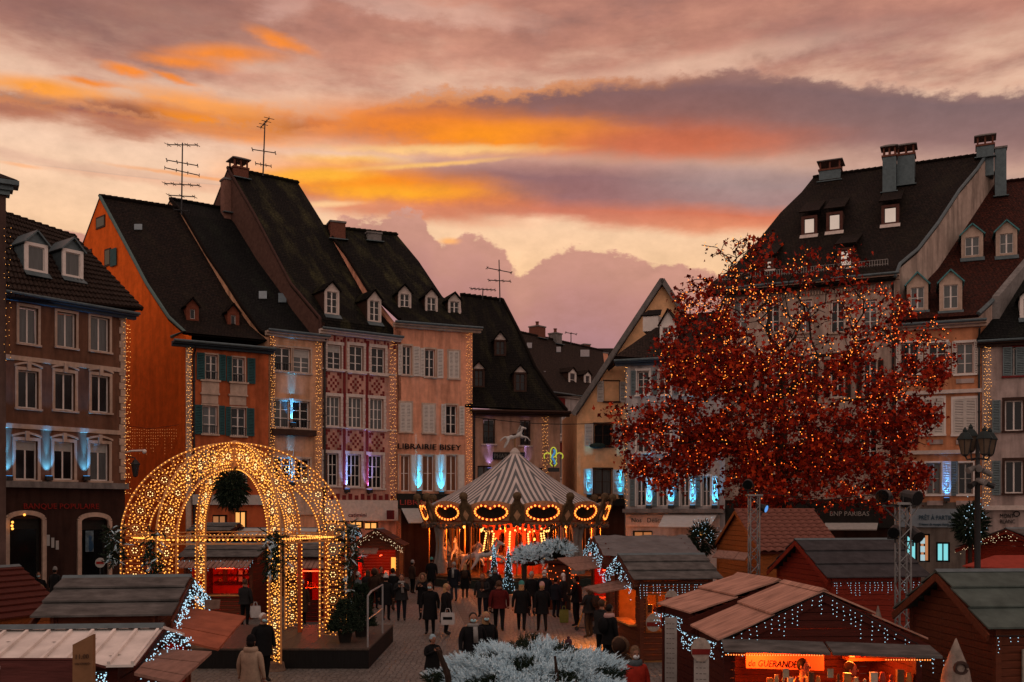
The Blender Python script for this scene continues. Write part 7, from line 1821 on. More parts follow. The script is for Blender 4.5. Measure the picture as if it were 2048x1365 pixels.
for x, y, D, rx, rz, lab in ((1405, 1078, 43, .55, .75, 'dark evergreen arch with cold white lights beside the delicatessen awning'), (1940, 1050, 31.5, .45, .6, 'dark wreathed shrub behind the street lamp pole')):
    c = P(x, y, D); t = thing('evergreen_bush', G(x, D), lab, 'shrub', 'dark evergreens with lights'); cs = []; ds = []
    for k in range(700): v = Vector((random.gauss(0, 1), random.gauss(0, 1), random.gauss(0, 1))).normalized(); r_ = random.uniform(.4, 1); cs.append(c + Vector((v.x * rx * r_, v.y * rx * r_, v.z * rz * r_))); ds.append(v)
    frost(cs, ds, .22, .022, FIR, 'foliage', t); mb = MB(); mb.tube([G(x, D), c], .06, 6); mb.build('stem', BARK, t)
    bulbs('bulbs', [c + Vector((random.gauss(0, .5) * rx, -rx * random.uniform(.5, 1), random.gauss(.35, .5) * rz)) for _ in range(42)], .014, B_WHITE, t)
# sprays on the dome legs
for i, (x, y0, y1, D, lab) in enumerate(((306, 1062, 1180, 26.0, 'flocked fir spray on the left legs of the light dome'), (548, 1062, 1150, 26.5, 'flocked fir spray on the front leg of the light dome'), (700, 1050, 1200, 29.2, 'flocked fir spray on the right leg of the light dome'), (226, 1058, 1120, 28.2, 'flocked fir spray at the far left shoulder of the light dome'))):
    t = thing('frosted_spray', P(x, y1, D), lab, 'shrub', 'flocked fir branches'); cs, ds, dc, dd = [], [], [], []
    for k in range(120):
        p = P(x + random.gauss(0, 7), random.uniform(y0, y1), D + random.gauss(0, .15)); d = Vector((random.gauss(0, .7), random.gauss(-.3, .5), random.gauss(-.5, .6)))
        if k % 5 < 1: cs.append(p); ds.append(d)
        else: dc.append(p); dd.append(d)
    frost(cs, ds, .30, .017, FROST, 'foliage', t); frost(dc, dd, .34, .024, FIR, 'bare_needles', t)
# hanging ball of greenery
q = P(463, 978, 29); t = thing('hanging_mistletoe', q, 'dark ball of mistletoe hanging inside the light dome', 'foliage ball'); cs = []; ds = []
for k in range(900): v = Vector((random.gauss(0, 1), random.gauss(0, 1), random.gauss(0, 1))).normalized(); r_ = random.uniform(.1, .42); cs.append(q + Vector((v.x * r_, v.y * r_, v.z * r_ * 1.35))); ds.append(v + Vector((0, 0, -.6)))
frost(cs, ds, .22, .02, FIR, 'foliage', t); mb = MB(); mb.tube([q + UP * .4, Vector((DC.x, DC.y, 5.95))], .012, 5); mb.build('cord', WIRE, t)
def conifer(label, b0, hgt, r0, n=700):
    t = thing('potted_conifer', b0, label, 'shrub', 'dark potted conifers'); mb = MB(); mb.lathe(b0, [(.16, 0), (.22, .3), (.2, .3), (.01, .28)], 10); mb.build('pot', DARKSHOP, t); cs, ds = [], []
    for k in range(n): tt = random.random() ** 1.3; a = random.uniform(0, 6.28); r_ = r0 * (1 - tt) * random.uniform(.5, 1) + .03; cs.append(b0 + Vector((r_ * math.cos(a), r_ * math.sin(a), .3 + (hgt - .3) * tt))); ds.append(Vector((math.cos(a), math.sin(a), .5 + random.gauss(0, .3))))
    frost(cs, ds, .2, .02, FIR, 'foliage', t); mb = MB(); mb.tube([b0 + UP * .25, b0 + UP * hgt * .9], [.03, .01], 5); mb.build('stem', BARK, t)
b = G(690, 28.3); b.z = .55; conifer('dark potted conifer at the front right corner of the stage', b, 1.15, .42); b = G(722, 29.6); b.z = .55; conifer('dark potted conifer beside the stage handrail', b, 1.5, .36)
# ------------------------------------------------------------------ lamp, masts, signs
def street_lamp():
    D = 28.0; b0 = G(1955, D); t = thing('street_lamp', b0, 'black cast-iron street lamp with four lanterns and loudspeakers', 'street lamp'); zt = P(1955, 895, D).z
    mb = MB(); mb.lathe(b0, [(.26, 0), (.26, .25), (.18, .35), (.14, .9), (.10, 1.1), (.085, 2.5), (.07, zt - .6), (.11, zt - .55), (.06, zt - .5), (.05, zt + .2)], 12); mb.build('pole', IRON, t, True)
    LG = M('frosted_lantern_glass', (.12, .085, .06), .3, .3, 4, .02)
    for k in range(4):
        a = R(4 + 90 * k); d = Vector((math.cos(a), math.sin(a), 0)); c = b0 + d * .36 + UP * (zt + .05 + (.12 if k == 1 else 0))
        mb = MB(); mb.tube([b0 + UP * (zt - .3), b0 + d * .3 + UP * (zt - .35), c - UP * .28], .025, 6); arm = mb.build('arm', IRON, t)
        n = 6; bot, top = .10, .19; mb = MB(); ring = lambda r_, z: [c + Vector((r_ * math.cos(R(60 * i)), r_ * math.sin(R(60 * i)), z)) for i in range(n)]
        mb.add(ring(bot, -.25) + ring(top, .16), [(i, (i + 1) % n, n + (i + 1) % n, n + i) for i in range(n)]); ln = mb.build('lantern_glass', LG, t)
        mb = MB()
        for p, q in zip(ring(bot + .004, -.25), ring(top + .004, .16)): mb.tube([p, q], .012, 4)
        mb.build('lantern_frame', IRON, ln); mb = MB(); mb.lathe(c, [(top + .05, .16), (top + .03, .2), (.12, .34), (.06, .38), (.07, .42), (.01, .52)], 6); mb.build('lantern_cap', M('green_black_iron', (.02, .028, .028), .5, .2, 6, .05), ln); mb = MB(); mb.lathe(c, [(.01, -.32), (.09, -.28), (bot, -.25)], 6); mb.build('lantern_base', IRON, ln)
    for dx, dz, ang in ((-.22, -.62, 200), (-.02, -.58, 250), (.05, -.95, 300), (.28, -1.05, 330), (-.2, -1.05, 220), (.2, -.7, 20)):
        a = R(ang); c = b0 + UP * (zt + dz) + Vector((dx, -.12, 0)); d = Vector((math.cos(a), math.sin(a), -.35)).normalized(); mb = MB(); mb.tube([c - d * .14, c + d * .14], [.07, .09], 10); mb.tube([c, b0 + UP * (zt + dz)], .015, 4); mb.build('loudspeaker', CEMENT if dz > -1 else IRON, t)
street_lamp()
def lattice_mast(label, x, D, ztop, w, rot=0):
    b0 = G(x, D); t = thing('lattice_mast', b0, label, 'truss tower', 'lattice lighting masts'); AL = M('dull_aluminium', (.22, .22, .22), .4, .2, 6, .03, metal=.7)
    cs = [b0 + Vector((w / 2 * math.cos(R(45 + 90 * k + rot)), w / 2 * math.sin(R(45 + 90 * k + rot)), 0)) * 1.41 for k in range(4)]
    for c in cs: mb = MB(); mb.tube([c, c + UP * ztop], .025, 6); mb.build('chord', AL, t)
    n = int(ztop / w); 
    for k in range(4):
        a, b = cs[k], cs[(k + 1) % 4]; mb = MB(); mb.tube([a, b + UP * (ztop / n)], .014, 5); me0 = mb.mesh('brace', AL); mb = MB(); mb.tube([b, a + UP * (ztop / n)], .014, 5); me1 = mb.mesh('brace', AL)
        for j in range(n): inst('brace', me0 if j % 2 else me1, t, (0, 0, ztop / n * j))
    mb = MB(); mb.obox(b0 + UP * (ztop + .03), (w * .8, 0, 0), (0, w * .8, 0), (0, 0, .03)); mb.build('top_plate', AL, t)
    return t, b0
def spot_head(label, c, d, s=1.0, lens=None):
    t = thing('stage_light', c, label, 'stage light', 'stage lights on the lattice masts'); d = Vector(d).normalized(); mb = MB(); mb.tube([c - d * .22 * s, c - d * .1 * s, c + d * .12 * s, c + d * .24 * s], [.08 * s, .15 * s, .15 * s, .17 * s], 12); mb.build('body', IRON, t); side = d.cross(UP).normalized(); mb = MB()
    mb.tube([c - side * .17 * s, c - side * .2 * s - UP * .22 * s, c + side * .2 * s - UP * .22 * s, c + side * .17 * s], .02, 5); mb.tube([c - UP * .22 * s, c - UP * .34 * s], .025, 5); mb.build('yoke', IRON, t)
    mb = MB(); mb.tube([c + d * .235 * s, c + d * .25 * s], .15 * s, 12); mb.build('lens', lens or GLASS, t)
t, b0 = lattice_mast('lattice mast with two stage lights in front of the tiled chalet', 1508, 33, 4.75, .30)
spot_head('upper stage light on the mast before the tiled chalet', P(1496, 968, 33), (-.3, -1, -.2)); spot_head('lower stage light on the mast before the tiled chalet', P(1522, 1015, 33), (.8, -.6, -.3), .8, E('blue_lens', (.1, .4, 1), .8))
t, b0 = lattice_mast('lattice mast crowned with stage lights beside the red plank chalet', 1806, 24, 4.42, .27)
for i, (x, y, d, s_) in enumerate(((1770, 992, (-.7, -1, -.1), 1.0), (1818, 994, (.5, -1, -.2), 1.1), (1790, 1062, (-.6, -1, -.3), .85), (1826, 1066, (.3, -1, -.6), .95))): spot_head(['upper left', 'upper right', 'lower left', 'lower right'][i] + ' stage light on the mast beside the red chalet', P(x, y, 24), d, s_)
mb = MB(); q = P(1795, 1015, 24); mb.tube([P(1765, 1012, 24), P(1830, 1012, 24)], .03, 6); mb.tube([P(1765, 1012, 24), P(1800, 1045, 24)], .018, 5); mb.tube([P(1838, 1014, 24), P(1815, 1045, 24)], .018, 5); o = mb.build('cross_arm', MATS['dull_aluminium']); tag(o, 'aluminium cross arm carrying the stage lights beside the red chalet', 'bracket')
# neon lily
nc = P(1107, 918, 64.5); t = thing('neon_sign', nc, 'yellow and blue neon lily sign at the pharmacy corner', 'neon sign', None); YEL = E('yellow_neon', (.75, .80, .03), .6); BLU = E('blue_neon', (.03, .28, .6), .6); k_ = 64.5 / F
def N2(x, y): return P(x, y, 64.5)
mb = MB(); mb.tube([N2(1107 + 6 * math.sin(a) * (1 - .0 * a), 905 - 10 * math.cos(a)) for a in [i * .45 for i in range(15)]], .035, 5)
for sg in (-1, 1):
    mb.tube([N2(1107 + sg * (5 + 7 - 7 * math.cos(a)), 914 - 7 * math.sin(a) - 1) for a in [i * .5 - .6 for i in range(10)]], .035, 5); mb.tube([N2(1107 + sg * 6, 919), N2(1107 + sg * 4, 924), N2(1107 + sg * 7, 927), N2(1107 + sg * 2, 933)], .035, 5)
mb.build('yellow_tube', YEL, t); mb = MB(); mb.tube([N2(1107 + 2.6 * math.sin(i * .9), 899 + i * 3.0) for i in range(11)], .07, 5); mb.build('blue_tube', BLU, t); mb = MB(); mb.obox(N2(1107, 940), (12 * k_, 0, 0), (0, .04, 0), (0, 0, 4 * k_)); mb.bar(N2(1107, 936), N2(1107, 895) + Vector((0, .06, 0)), .05, .05); mb.build('backing', IRON, t)
t = thing('lit_shop_sign', P(1135, 983, 78), 'small lit white shop sign down the side street', 'sign'); sf = Frame(P(1128, 983, 78), P(1142, 983, 78.1)); mb = MB(); fbox(mb, sf, 0, sf.w, P(0, 983, 78).z, P(0, 968, 78).z, -.05, 0); mb.build('panel', E('lit_white_sign', (1, .82, .66), .75), t); text('MAISON', sf, 1129, 973, 3, BLK, t, 11, d=.02, ext=.01); text('BLEUE', sf, 1129, 979, 3.5, BLK, t, 11, d=.02, ext=.01)
# wall lantern on the bank corner
q = BANK.fr.at(252, 905); t = thing('wall_lantern', q, 'wall lantern with a white camera arm on the brown bank corner', 'lantern'); n_ = BANK.fr.n; u_ = BANK.fr.u; mb = MB(); mb.tube([q, q + n_ * .5 + UP * .05, q + u_ * .6 + n_ * .6 + UP * .1], .05, 6); mb.ball(q + u_ * .68 + n_ * .6 + UP * .05, .12); mb.build('camera_arm', WHITE, t, True)
c = q + u_ * .35 + n_ * .3 - UP * .85; mb = MB(); mb.lathe(c, [(.02, -.45), (.12, -.4), (.22, .2), (.27, .22), (.12, .42), (.02, .5)], 8); mb.build('lantern', IRON, t); mb = MB(); mb.tube([q + u_ * .1 - UP * .2, q + u_ * .35 + n_ * .3 - UP * .3, c + UP * .5], .03, 5); mb.build('bracket', IRON, t)
q = P(200, 1126, 40); t = thing('round_sign', q, 'round white and red sign in front of the brown bank', 'sign'); mb = MB(); mb.tube([q, q + Vector((0, .03, 0))], .2, 16); mb.build('disc', GREYW, t); mb = MB(); mb.obox(q + Vector((0, -.01, 0)), (.15, 0, 0), (0, .006, 0), (0, 0, .05)); mb.build('red_bar', M('sign_red', (.3, .02, .015), .5, .1, 5, 0), t); mb = MB(); mb.tube([G(200, 40.06), q + Vector((0, .05, .1))], .03, 6); mb.build('post', IRON, t)
# felt cones at the right
for x, yt, D, r_, lab in ((1912, 1277, 15.0, .34, 'large printed felt cone tree before the green-roofed chalet'), (1756, 1212, 19.6, .16, 'small pale cone behind the salt stall ridge')):
    b0 = G(x, D); zt = P(x, yt, D).z; t = thing('cone_tree', b0, lab, 'ornament', 'pale cone trees'); mb = MB(); mb.lathe(b0, [(r_ * 1.4, .3), (r_ * .55, zt * .8), (.008, zt)] if r_ > .2 else [(r_ * 1.6, zt - 1.0), (.01, zt)], 18); mb.build('cone', M('beige_felt', (.24, .19, .16), .85, .45, 7, .1), t, True); mb = MB(); mb.tube([b0, b0 + UP * (.35 if r_ > .2 else zt - .95)], .05, 6); mb.build('stand', DARKW, t)
    if r_ > .2: mb = MB(); c = b0 + UP * (zt - .42) + Vector((0, -r_ * .42, 0)); mb.tube([c + Vector((.09 * math.cos(a * .5), -.03, .08 * math.sin(a * .5))) for a in range(13)], .03, 5); mb.build('wreath', M('dark_wreath', (.05, .03, .025), .8, .5, 10, .3), t)
t = thing('overhead_cable', P(945, 836, 64), 'thin cable slung across the side street', 'cable'); mb = MB(); mb.tube([P(943 + 310 * k / 12, 834 + 9 * k / 12 + 10 * math.sin(math.pi * k / 12), 65 - k * .25) for k in range(13)], .022, 4, False); mb.build('cable', WIRE, t)
t = thing('overhead_cable', P(1400, 990, 44), 'thin cable slung between the masts below the red tree', 'cable'); mb = MB(); mb.tube([P(1508, 985, 33), P(1650, 1000, 28), P(1795, 985, 24)], .012, 4, False); mb.build('cable', WIRE, t)
# ------------------------------------------------------------------ people
SKIN = M('skin', (.27, .13, .085), .6, .1, 6, .03); SHOE = M('dark_shoe', (.018, .015, .014), .5, .2, 6, .05)
def fab(n, c): return M('cloth_' + n, c, .85, .25, 9, .12)
BLKC = fab('black', (.007, .007, .008)); NAVY = fab('navy', (.009, .010, .015)); CHAR = fab('charcoal', (.016, .016, .017)); GREYB = fab('blue_grey', (.085, .105, .115)); REDC = fab('dark_red', (.075, .008, .008)); BEIGE = fab('beige', (.34, .25, .18)); BRN = fab('brown', (.035, .019, .013)); DENIM = fab('denim', (.028, .034, .048)); RED2 = fab('red', (.38, .03, .018)); YEL2 = fab('cream', (.48, .33, .16)); PUR = fab('plum', (.07, .03, .04)); WHT = fab('off_white', (.42, .40, .38)); TEALC = fab('teal', (.05, .19, .18)); PINKC = fab('dusty_pink', (.42, .24, .22)); GRYC = fab('grey_knit', (.24, .23, .22))
H_BLACK = M('black_hair', (.012, .009, .008), .5, .3, 12, .2); H_BLOND = M('blond_hair', (.34, .20, .10), .5, .3, 12, .2); H_BROWN = M('brown_hair', (.06, .032, .02), .5, .3, 12, .2); H_WHITE = M('white_hair', (.5, .47, .44), .6, .2, 12, .2); FUR = M('brown_fur', (.16, .09, .055), .9, .5, 18, .8); MASK = M('pale_blue_mask', (.32, .52, .56), .7, .1, 6, .05); MASKW = M('white_mask', (.62, .66, .68), .7, .1, 6, .05); EYE = M('dark_eye', (.01, .01, .01), .3, .1, 6, 0)
def person(label, x, D, hgt, yaw=0, pose='stand', coat=BLKC, legs=NAVY, hem=.80, hair=H_BLACK, hat=None, pom=None, mask=None, hood=None, scarf=None, long_hair=False, z0=0.0, loc=None, backpack=None, collar=None):
    """yaw 0 faces the camera; one body mesh, clothing and hair as children"""
    k = hgt / 1.75; R_ = random.Random(label); V = []; rd = []; ed = []
    def add(p, r_, par=None):
        V.append(Vector(p)); rd.append(r_)
        if par is not None: ed.append((par, len(V) - 1))
        return len(V) - 1
    st = {'stand': .0, 'walk': .20, 'eat': .0, 'hold': .0, 'work': 0.0}[pose]; lean = .0
    pel = add((0, 0, .95), (.16, .12)); sp = add((0, .0, 1.13), (.15, .115), pel); ch = add((0, .01, 1.33), (.185, .13), sp); nk = add((0, .01, 1.475), .062, ch); hb = add((0, -.005, 1.57), .066, nk)
    hands = []
    for sx in (-1, 1):
        sh = add((sx * .185, .01, 1.40), .078, ch)
        if pose == 'eat' or (pose == 'hold' and sx > 0) or pose == 'work':
            el = add((sx * .25, -.04, 1.15), .056, sh); wr = add((sx * .10, -.24, 1.28 if pose == 'eat' else 1.12), .040, el); hd = add((sx * .045, -.27, 1.35 if pose == 'eat' else 1.13), .036, wr)
        else:
            sw = st * .8 * sx; el = add((sx * .255, .03 + sw * .4, 1.12), .056, sh); wr = add((sx * .265, -.03 + sw, .90), .042, el); hd = add((sx * .262, -.05 + sw * 1.1, .82), .036, wr)
        hands.append((V[wr].copy(), V[hd].copy(), sx))
        w = -st * sx; hp = add((sx * .095, 0, .90), .105, pel); kn = add((sx * .10, -.02 + w * .6, .50), .068, hp); an = add((sx * .10, .03 + w * 1.2, .10 + (.06 if w > .1 else 0)), .048, kn); add((sx * .11, -.12 + w * 1.2, .045 + (.02 if w > .1 else 0)), .042, an)
    me = skin_mesh('body', V, ed, rd, 1, 0); mb = MB()
    co = [v.co.copy() for v in me.vertices]; groups = {0: [], 1: [], 2: [], 3: []}
    for p in me.polygons:
        c = p.center; hand = min((c - h_[1]).length for h_ in hands) < .065
        m_ = 0 if (c.z > 1.475 or hand) else (3 if c.z < .12 else (2 if c.z < .93 and abs(c.x) < .235 and not (c.z > .8 and hem < .8 and False) else 1))
        groups[m_].append(list(p.vertices))
    for m_, fs in groups.items():
        if fs:
            used = sorted({i for f in fs for i in f}); ix = {v: j for j, v in enumerate(used)}
            mb.add([co[i] for i in used], [[ix[i] for i in f] for f in fs], mi=m_)
    bpy.data.meshes.remove(me)
    # head: skull, jaw, nose, ears, eyes, mouth
    hc = Vector((0, -.015, 1.635)); mb.ball(hc, .078, .098, .118, 14, 10, mi=0); mb.ball(hc + Vector((0, -.03, -.07)), .055, .06, .05, 10, 6, mi=0); mb.ball(hc + Vector((0, -.105, -.015)), .016, .022, .026, 6, 4, mi=0)
    for sx in (-1, 1):
        mb.ball(hc + Vector((sx * .08, .01, -.01)), .012, .022, .032, 6, 4, mi=0); mb.ball(hc + Vector((sx * .032, -.088, .012)), .013, .010, .009, 6, 4, mi=4)
    mb.ball(hc + Vector((0, -.088, -.065)), .026, .010, .008, 6, 4, mi=5)
    for wr, hd, sx in hands:                    # fingers curl from the end of the palm, thumb from its side
        d = (hd - wr).normalized(); sd = d.cross(Vector((0, 1, 0)));
        if sd.length < .1: sd = d.cross(Vector((1, 0, 0)))
        sd.normalize(); nn = d.cross(sd)
        for f, ln in zip((-1.5, -.5, .5, 1.5), (.055, .068, .064, .05)):
            p = hd + sd * f * .016 + d * .02; mb.tube([p, p + d * ln * .6, p + d * ln + nn * .018 * (1 if nn.y < 0 else -1)], [.009, .0085, .006], 5, mi=0)
        p = wr.lerp(hd, .55) + sd * .03; mb.tube([p, p + sd * .022 + d * .03, p + sd * .02 + d * .06], [.011, .010, .007], 5, mi=0)
    root = thing('person', Vector((0, 0, 0)), label, 'person', 'people in the market square'); 
    body = mb.build('body', [SKIN, coat, legs, SHOE, EYE, M('lip', (.25, .08, .06), .5, .1, 6, 0)], root, True)
    # coat skirt following the torso
    prof = [(1.44, .105, .085), (1.40, .195, .135), (1.25, .205, .155), (1.08, .195, .150), (.95, .205, .165)]
    if hem < .95: prof += [((.95 + hem) / 2, .222, .180), (hem, .238, .195 + (.03 if st else 0))]
    n = 18; vs = []
    for z, rx, ry in prof:
        for j in range(n): a = 2 * math.pi * j / n; w_ = 1 + .025 * math.sin(5 * a + z * 9); vs.append((rx * w_ * math.cos(a), .008 + ry * w_ * math.sin(a), z))
    fs = [(i * n + j, i * n + (j + 1) % n, (i + 1) * n + (j + 1) % n, (i + 1) * n + j) for i in range(len(prof) - 1) for j in range(n)] + [tuple(range(n))]
    m2 = MB(); m2.add(vs, fs); m2.build('coat', coat, root, True)
    if hat is None or hat == 'none':
        m2 = MB(); m2.ball(hc + Vector((0, .022, .022)), .088, .098, .115, 14, 8)
        if long_hair: m2.ball(hc + Vector((0, .055, -.12)), .095, .06, .17, 12, 7)
        m2.build('hair', hair, root, True)
    else:
        m2 = MB(); m2.lathe(hc + Vector((0, .012, 0)), [(.092, .005), (.096, .03), (.090, .04), (.088, .08), (.06, .135), (.02, .155), (.001, .157)], 14)
        if pom: m2.ball(hc + Vector((0, .01, .18)), .04, n=8, k=6)
        m2.build('hat', hat, root, True)
        m2 = MB(); m2.ball(hc + Vector((0, .035, -.03)), .085, .080, .10, 12, 7)
        if long_hair: m2.ball(hc + Vector((0, .055, -.13)), .09, .055, .16, 12, 7)
        m2.build('hair', hair, root, True)
    if mask:
        m2 = MB(); m2.ball(hc + Vector((0, -.062, -.048)), .062, .056, .050, 12, 7); m2.build('face_mask', mask, root, True)
    if hood:
        m2 = MB(); m2.tube([hc + Vector((.125 * math.cos(a * .449), -.02 + .03 * math.sin(a * .449), -.01 + .155 * math.sin(a * .449))) for a in range(15)], .042, 8); m2.build('fur_trim', hood, root, True); m2 = MB(); m2.ball(hc + Vector((0, .06, .0)), .125, .11, .15, 12, 8); m2.build('hood', coat, root, True)
    if scarf: m2 = MB(); m2.lathe((0, 0, 0), [(.07, 1.43), (.115, 1.44), (.12, 1.49), (.08, 1.52)], 12); m2.bar((.03, -.16, 1.45), (.04, -.19, 1.08), .09, .03, (0, 1, 0)); m2.build('scarf', scarf, root, True)
    if collar: m2 = MB(); m2.lathe((0, .01, 0), [(.12, 1.40), (.15, 1.45), (.13, 1.52), (.10, 1.53)], 12); m2.build('collar', collar, root, True)
    if backpack: m2 = MB(); m2.ball((0, .24, 1.22), .16, .11, .22, 12, 8); m2.build('backpack', backpack, root, True)
    g = loc if loc is not None else G(x, D); root.location = (g[0], g[1], z0); root.rotation_euler = (0, 0, yaw); bk_ = random.Random(label).uniform(1.0, 1.2); root.scale = (k * bk_, k * bk_, k); WL[root.name] = Vector(root.location)
    return root
PI = math.pi
person('person in a blue-grey jacket and pale knit hat beside the stage', 716, 41, 1.74, 1.3, coat=GREYB, legs=BRN, hat=WHT, mask=MASK, hem=.72)
person('person seen from behind with a brown fur hood beside the red-glowing stall', 749, 43, 1.74, PI - .3, coat=BRN, hood=FUR)
person('person in black with a white bobble hat seen from behind', 772, 38.6, 1.80, PI - .2, coat=BLKC, legs=BLKC, hat=WHT, pom=1, hem=.62)
person('person in a dark jacket eating with both hands', 803, 38.6, 1.80, .1, 'eat', CHAR, NAVY, hair=H_BLACK, scarf=GRYC)
person('person with a fur-rimmed hood holding a cup to the mouth', 846, 38.8, 1.80, -.3, 'eat', BLKC, BLKC, hood=FUR, hem=.62)
person('person in a long black coat with a pale blue mask in mid-square', 860, 34.4, 1.80, -.1, 'stand', BLKC, BLKC, hem=.52, mask=MASK, hair=H_BROWN)
person('fair-haired person in a black coat carrying a white carrier bag', 893, 34.3, 1.76, 1.5, 'stand', BLKC, BLKC, hem=.45, hair=H_BLOND, long_hair=True)
person('person in dark clothes waiting at the roundabout drape', 825, 51, 1.72, 2.2, 'stand', BRN, BLKC, hat=GRYC)
person('person in a teal knit hat watching the roundabout', 863, 53.2, 1.76, PI, 'stand', BLKC, NAVY, hat=TEALC, hem=.6)
person('person with a checked scarf and handbag left of the red coat', 965, 40, 1.74, -.2, 'hold', CHAR, NAVY, hair=H_BROWN, scarf=BRN, long_hair=True)
person('person in a dark red coat walking away', 998, 35.2, 1.80, PI, 'walk', REDC, BLKC, hair=H_BROWN, hem=.82)
person('person in a teal bobble hat walking away', 1043, 35.2, 1.78, PI - .1, 'walk', BLKC, BLKC, hat=TEALC, hair=H_BLOND, long_hair=True, hem=.66)
person('person in a pink knit hat walking away', 1084, 35.0, 1.76, PI + .1, 'walk', BLKC, BLKC, hat=PINKC, hair=H_BLOND, hem=.66)
person('person in a grey knit hat behind the walkers', 1063, 40.4, 1.78, .3, 'stand', BLKC, BLKC, hat=GRYC, hair=H_BLOND, long_hair=True)
person('person in a navy coat and pale hat by the log kiosk', 1089, 41.2, 1.78, -.2, 'stand', NAVY, BLKC, hat=WHT, mask=MASKW)
person('person with a pale blue mask by the white light cones', 990, 43.8, 1.80, .2, 'stand', CHAR, BLKC, mask=MASK, hair=H_BROWN)
person('tall person in black at the tarpaulin chalet awning', 1153, 36.8, 1.85, -2.0, 'hold', BLKC, BLKC, hem=.85)
person('dark figure with a backpack at the orange display window', 1219, 26.6, 1.78, PI - .9, 'hold', BLKC, BLKC, hem=.72, collar=PINKC, backpack=BLKC)
person('dark-haired person reading wares at the counter of the orange display chalet', 1204, 28.3, 1.76, PI - .8, 'work', CHAR, BLKC, hair=H_BROWN)
person('dark-haired person of the masked couple, in black with a grey scarf', 946, 24.2, 1.80, .15, 'walk', BLKC, BLKC, mask=MASK, scarf=GRYC, hem=.75)
person('fair long-haired person of the masked couple', 972, 25.0, 1.74, .2, 'walk', BLKC, BLKC, mask=MASK, hair=H_BLOND, long_hair=True, hem=.75)
person('child in a striped pale blue hat looking down', 865, 23.6, 1.34, .6, 'eat', BLKC, BLKC, hat=fab('ice_blue', (.22, .30, .34)), hem=.7)
person('child in a plum bobble hat behind the flocked bed', 1137, 21.8, 1.46, PI, 'stand', PUR, BLKC, hat=PUR, pom=1)
person('person in a brown fur hood right of the flocked bed', 1240, 19.6, 1.76, PI - .4, 'stand', BRN, BLKC, hood=FUR)
person('person in a red coat with a fur hat and white mask', 1270, 18.6, 1.74, .2, 'stand', RED2, BLKC, hat=FUR, mask=MASKW, hair=H_BLOND, collar=GREYB, hem=.6)
person('person in a pale beige hooded coat below the orange awning', 502, 20.6, 1.70, PI - .25, 'stand', BEIGE, DENIM, hat=BLKC, hem=.55, collar=BEIGE)
person('white-haired person in black with a mask at the foot of the dome', 526, 24.9, 1.72, .8, 'stand', BLKC, BLKC, hair=H_WHITE, mask=MASK, hem=.7)
person('customer in a dark jacket at the red-lit stall behind the dome', 490, 36.6, 1.76, PI - .3, 'hold', CHAR, BLKC, hair=H_BROWN, hem=.85)
person('person in black with a pale mask outside the bank arch', 78, 40.5, 1.78, .1, 'stand', BLKC, BLKC, mask=MASK, hem=.6)
person('person in a dark coat and grey hat by the bank notices', 110, 43.5, 1.80, PI - .2, 'stand', CHAR, BLKC, hat=GRYC, hem=.5)
person('person in black carrying a white bag at the left bank arch', 32, 42, 1.80, .9, 'stand', BLKC, BLKC, hem=.55)
person('shorter person in a brown fur-trimmed coat in front of the bank', 80, 35.5, 1.60, PI, 'stand', BLKC, BLKC, hat=PINKC, hood=FUR, hem=.5)
q = P(1606, 1340, 16.6); person('stallholder in a cream jacket behind the salt stall counter', 0, 0, 1.74, .9, 'work', YEL2, BLKC, hair=H_BLACK, loc=(q.x, q.y), z0=.08)
q = P(1700, 1340, 16.5); person('stallholder in an orange jumper at the right of the salt stall', 0, 0, 1.70, 1.2, 'work', fab('orange_knit', (.45, .17, .07)), BLKC, hair=H_BROWN, loc=(q.x, q.y), z0=.08)
person('dark figure outside the lit travel agency window', 1832, 38, 1.76, PI, 'stand', BLKC, BLKC)
CROWD = [(736, 44.5, PI, 'stand', CHAR, H_BROWN, None, 'person in charcoal turned to the red-glowing stall, left of the fur hood'), (762, 45.2, .6, 'eat', BRN, H_BLACK, None, 'person in brown eating beside the red-glowing stall'), (908, 47, -.4, 'stand', NAVY, H_BLACK, GRYC, 'person in navy and a grey hat before the roundabout horses'), (930, 48.5, PI, 'stand', BLKC, H_BLOND, None, 'fair person in black watching the roundabout horses'), (978, 41.2, .9, 'hold', BLKC, H_BLACK, None, 'dark-haired person between the checked scarf and the red coat'), (1112, 39.6, 2.4, 'stand', NAVY, H_BLACK, None, 'person in navy half turned away right of the log kiosk'), (1126, 40.6, -2.0, 'stand', CHAR, H_WHITE, None, 'white-haired person in charcoal under the kiosk lights'), (786, 42.4, 2.8, 'walk', BLKC, H_BLACK, None, 'person in black walking off between the fur hood and the eaters'), (604, 37.4, PI, 'stand', BRN, H_BROWN, GRYC, 'person in a grey hat at the chalet behind the right dome legs'), (1178, 33.5, -2.2, 'hold', CHAR, H_BROWN, None, 'person in charcoal under the awning of the orange display chalet'), (143, 41, -.5, 'stand', NAVY, H_BROWN, BRN, 'person in navy with a brown hat right of the bank notices')]
for i, (x, D, yw, po, co_, hr_, ht_, lab) in enumerate(CROWD): person(lab, x, D, 1.62 + .05 * (i * 7 % 5), yw, po, co_, (BLKC, NAVY, DENIM, BRN)[i % 4], (.8, .6, .7, .5, .85)[i % 5], hr_, ht_, mask=MASK if i % 4 == 0 else None, long_hair=i % 3 == 0, scarf=GRYC if i % 5 == 2 else None, backpack=BRN if i % 6 == 3 else None)
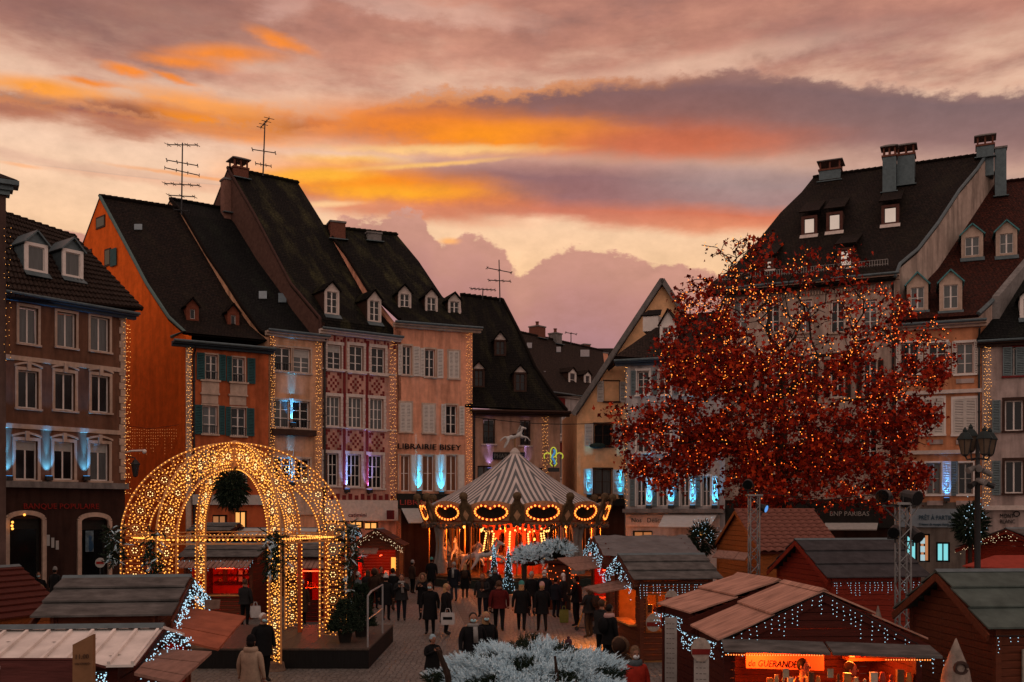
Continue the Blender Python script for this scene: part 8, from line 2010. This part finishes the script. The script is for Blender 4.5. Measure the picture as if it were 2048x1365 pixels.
def bag(label, c, w, h, d, mat, band=None, yaw=0.0):
    t = thing('carrier_bag', c, label, 'bag', 'carrier bags'); u = Vector((math.cos(yaw), math.sin(yaw), 0)); v = Vector((-math.sin(yaw), math.cos(yaw), 0)); mb = MB()
    vs = [c + u * sx * w / 2 * k + v * sy * d / 2 * k + UP * z for z, k in ((0, .92), (h * .5, 1.04), (h, .96)) for sx, sy in ((-1, -1), (1, -1), (1, 1), (-1, 1))]
    mb.add(vs, [(i * 4 + j, i * 4 + (j + 1) % 4, (i + 1) * 4 + (j + 1) % 4, (i + 1) * 4 + j) for i in range(2) for j in range(4)] + [(3, 2, 1, 0)]); mb.build('sack', mat, t)
    for sy in (-1, 1): mb = MB(); mb.tube([c + v * sy * d * .4 - u * w * .2 + UP * h, c + v * sy * d * .2 - u * w * .12 + UP * (h + .14), c + v * sy * d * .2 + u * w * .12 + UP * (h + .14), c + v * sy * d * .4 + u * w * .2 + UP * h], .008, 5); mb.build('handle', mat, t)
    if band: mb = MB(); mb.obox(c + UP * h * .55 - v * (d * .53 + .004), u * w * .34, v * .004, UP * h * .12); mb.build('printed_band', band, t)
WB = M('white_plastic', (.42, .41, .41), .4, .15, 6, .05)
q = G(896, 33.9); bag('large white carrier bag with a dark printed band held in mid-square', Vector((q.x, q.y - .1, .42)), .46, .40, .18, WB, BLKC); q = G(40, 41.6); bag('small white carrier bag before the bank arch', Vector((q.x + .2, q.y, .45)), .26, .32, .14, WB)
q = G(508, 36.2); bag('white carrier bag at the red-lit stall', Vector((q.x + .05, q.y, .4)), .34, .42, .16, WB, yaw=.5); q = G(1128, 38); bag('green carrier bag on the ground near the log kiosk', Vector((q.x, q.y, .02)), .34, .48, .2, M('lime_plastic', (.16, .20, .05), .5, .2, 6, .05))
# child's scooter by the display chalet
q = G(1172, 35.6); t = thing('scooter', q, 'small kick scooter with an orange handlebar leaning by the awning', 'scooter'); mb = MB(); mb.bar(q + Vector((-.25, 0, .1)), q + Vector((.25, 0, .1)), .12, .03); mb.build('deck', IRON, t); mb = MB(); mb.tube([q + Vector((-.3, 0, .12)), q + Vector((-.05, -.05, .85))], .022, 6); mb.build('stem', M('orange_tube', (.5, .2, .03), .4, .1, 6, 0), t)
mb = MB(); mb.tube([q + Vector((-.05, -.2, .86)), q + Vector((-.05, .12, .86))], .018, 6); mb.build('handlebar', IRON, t)
for dx in (-.33, .3): mb = MB(); mb.tube([q + Vector((dx, -.02, .08)), q + Vector((dx, .02, .08))], .08, 12); mb.build('wheel', IRON, t)
print('objects', len(bpy.data.objects))
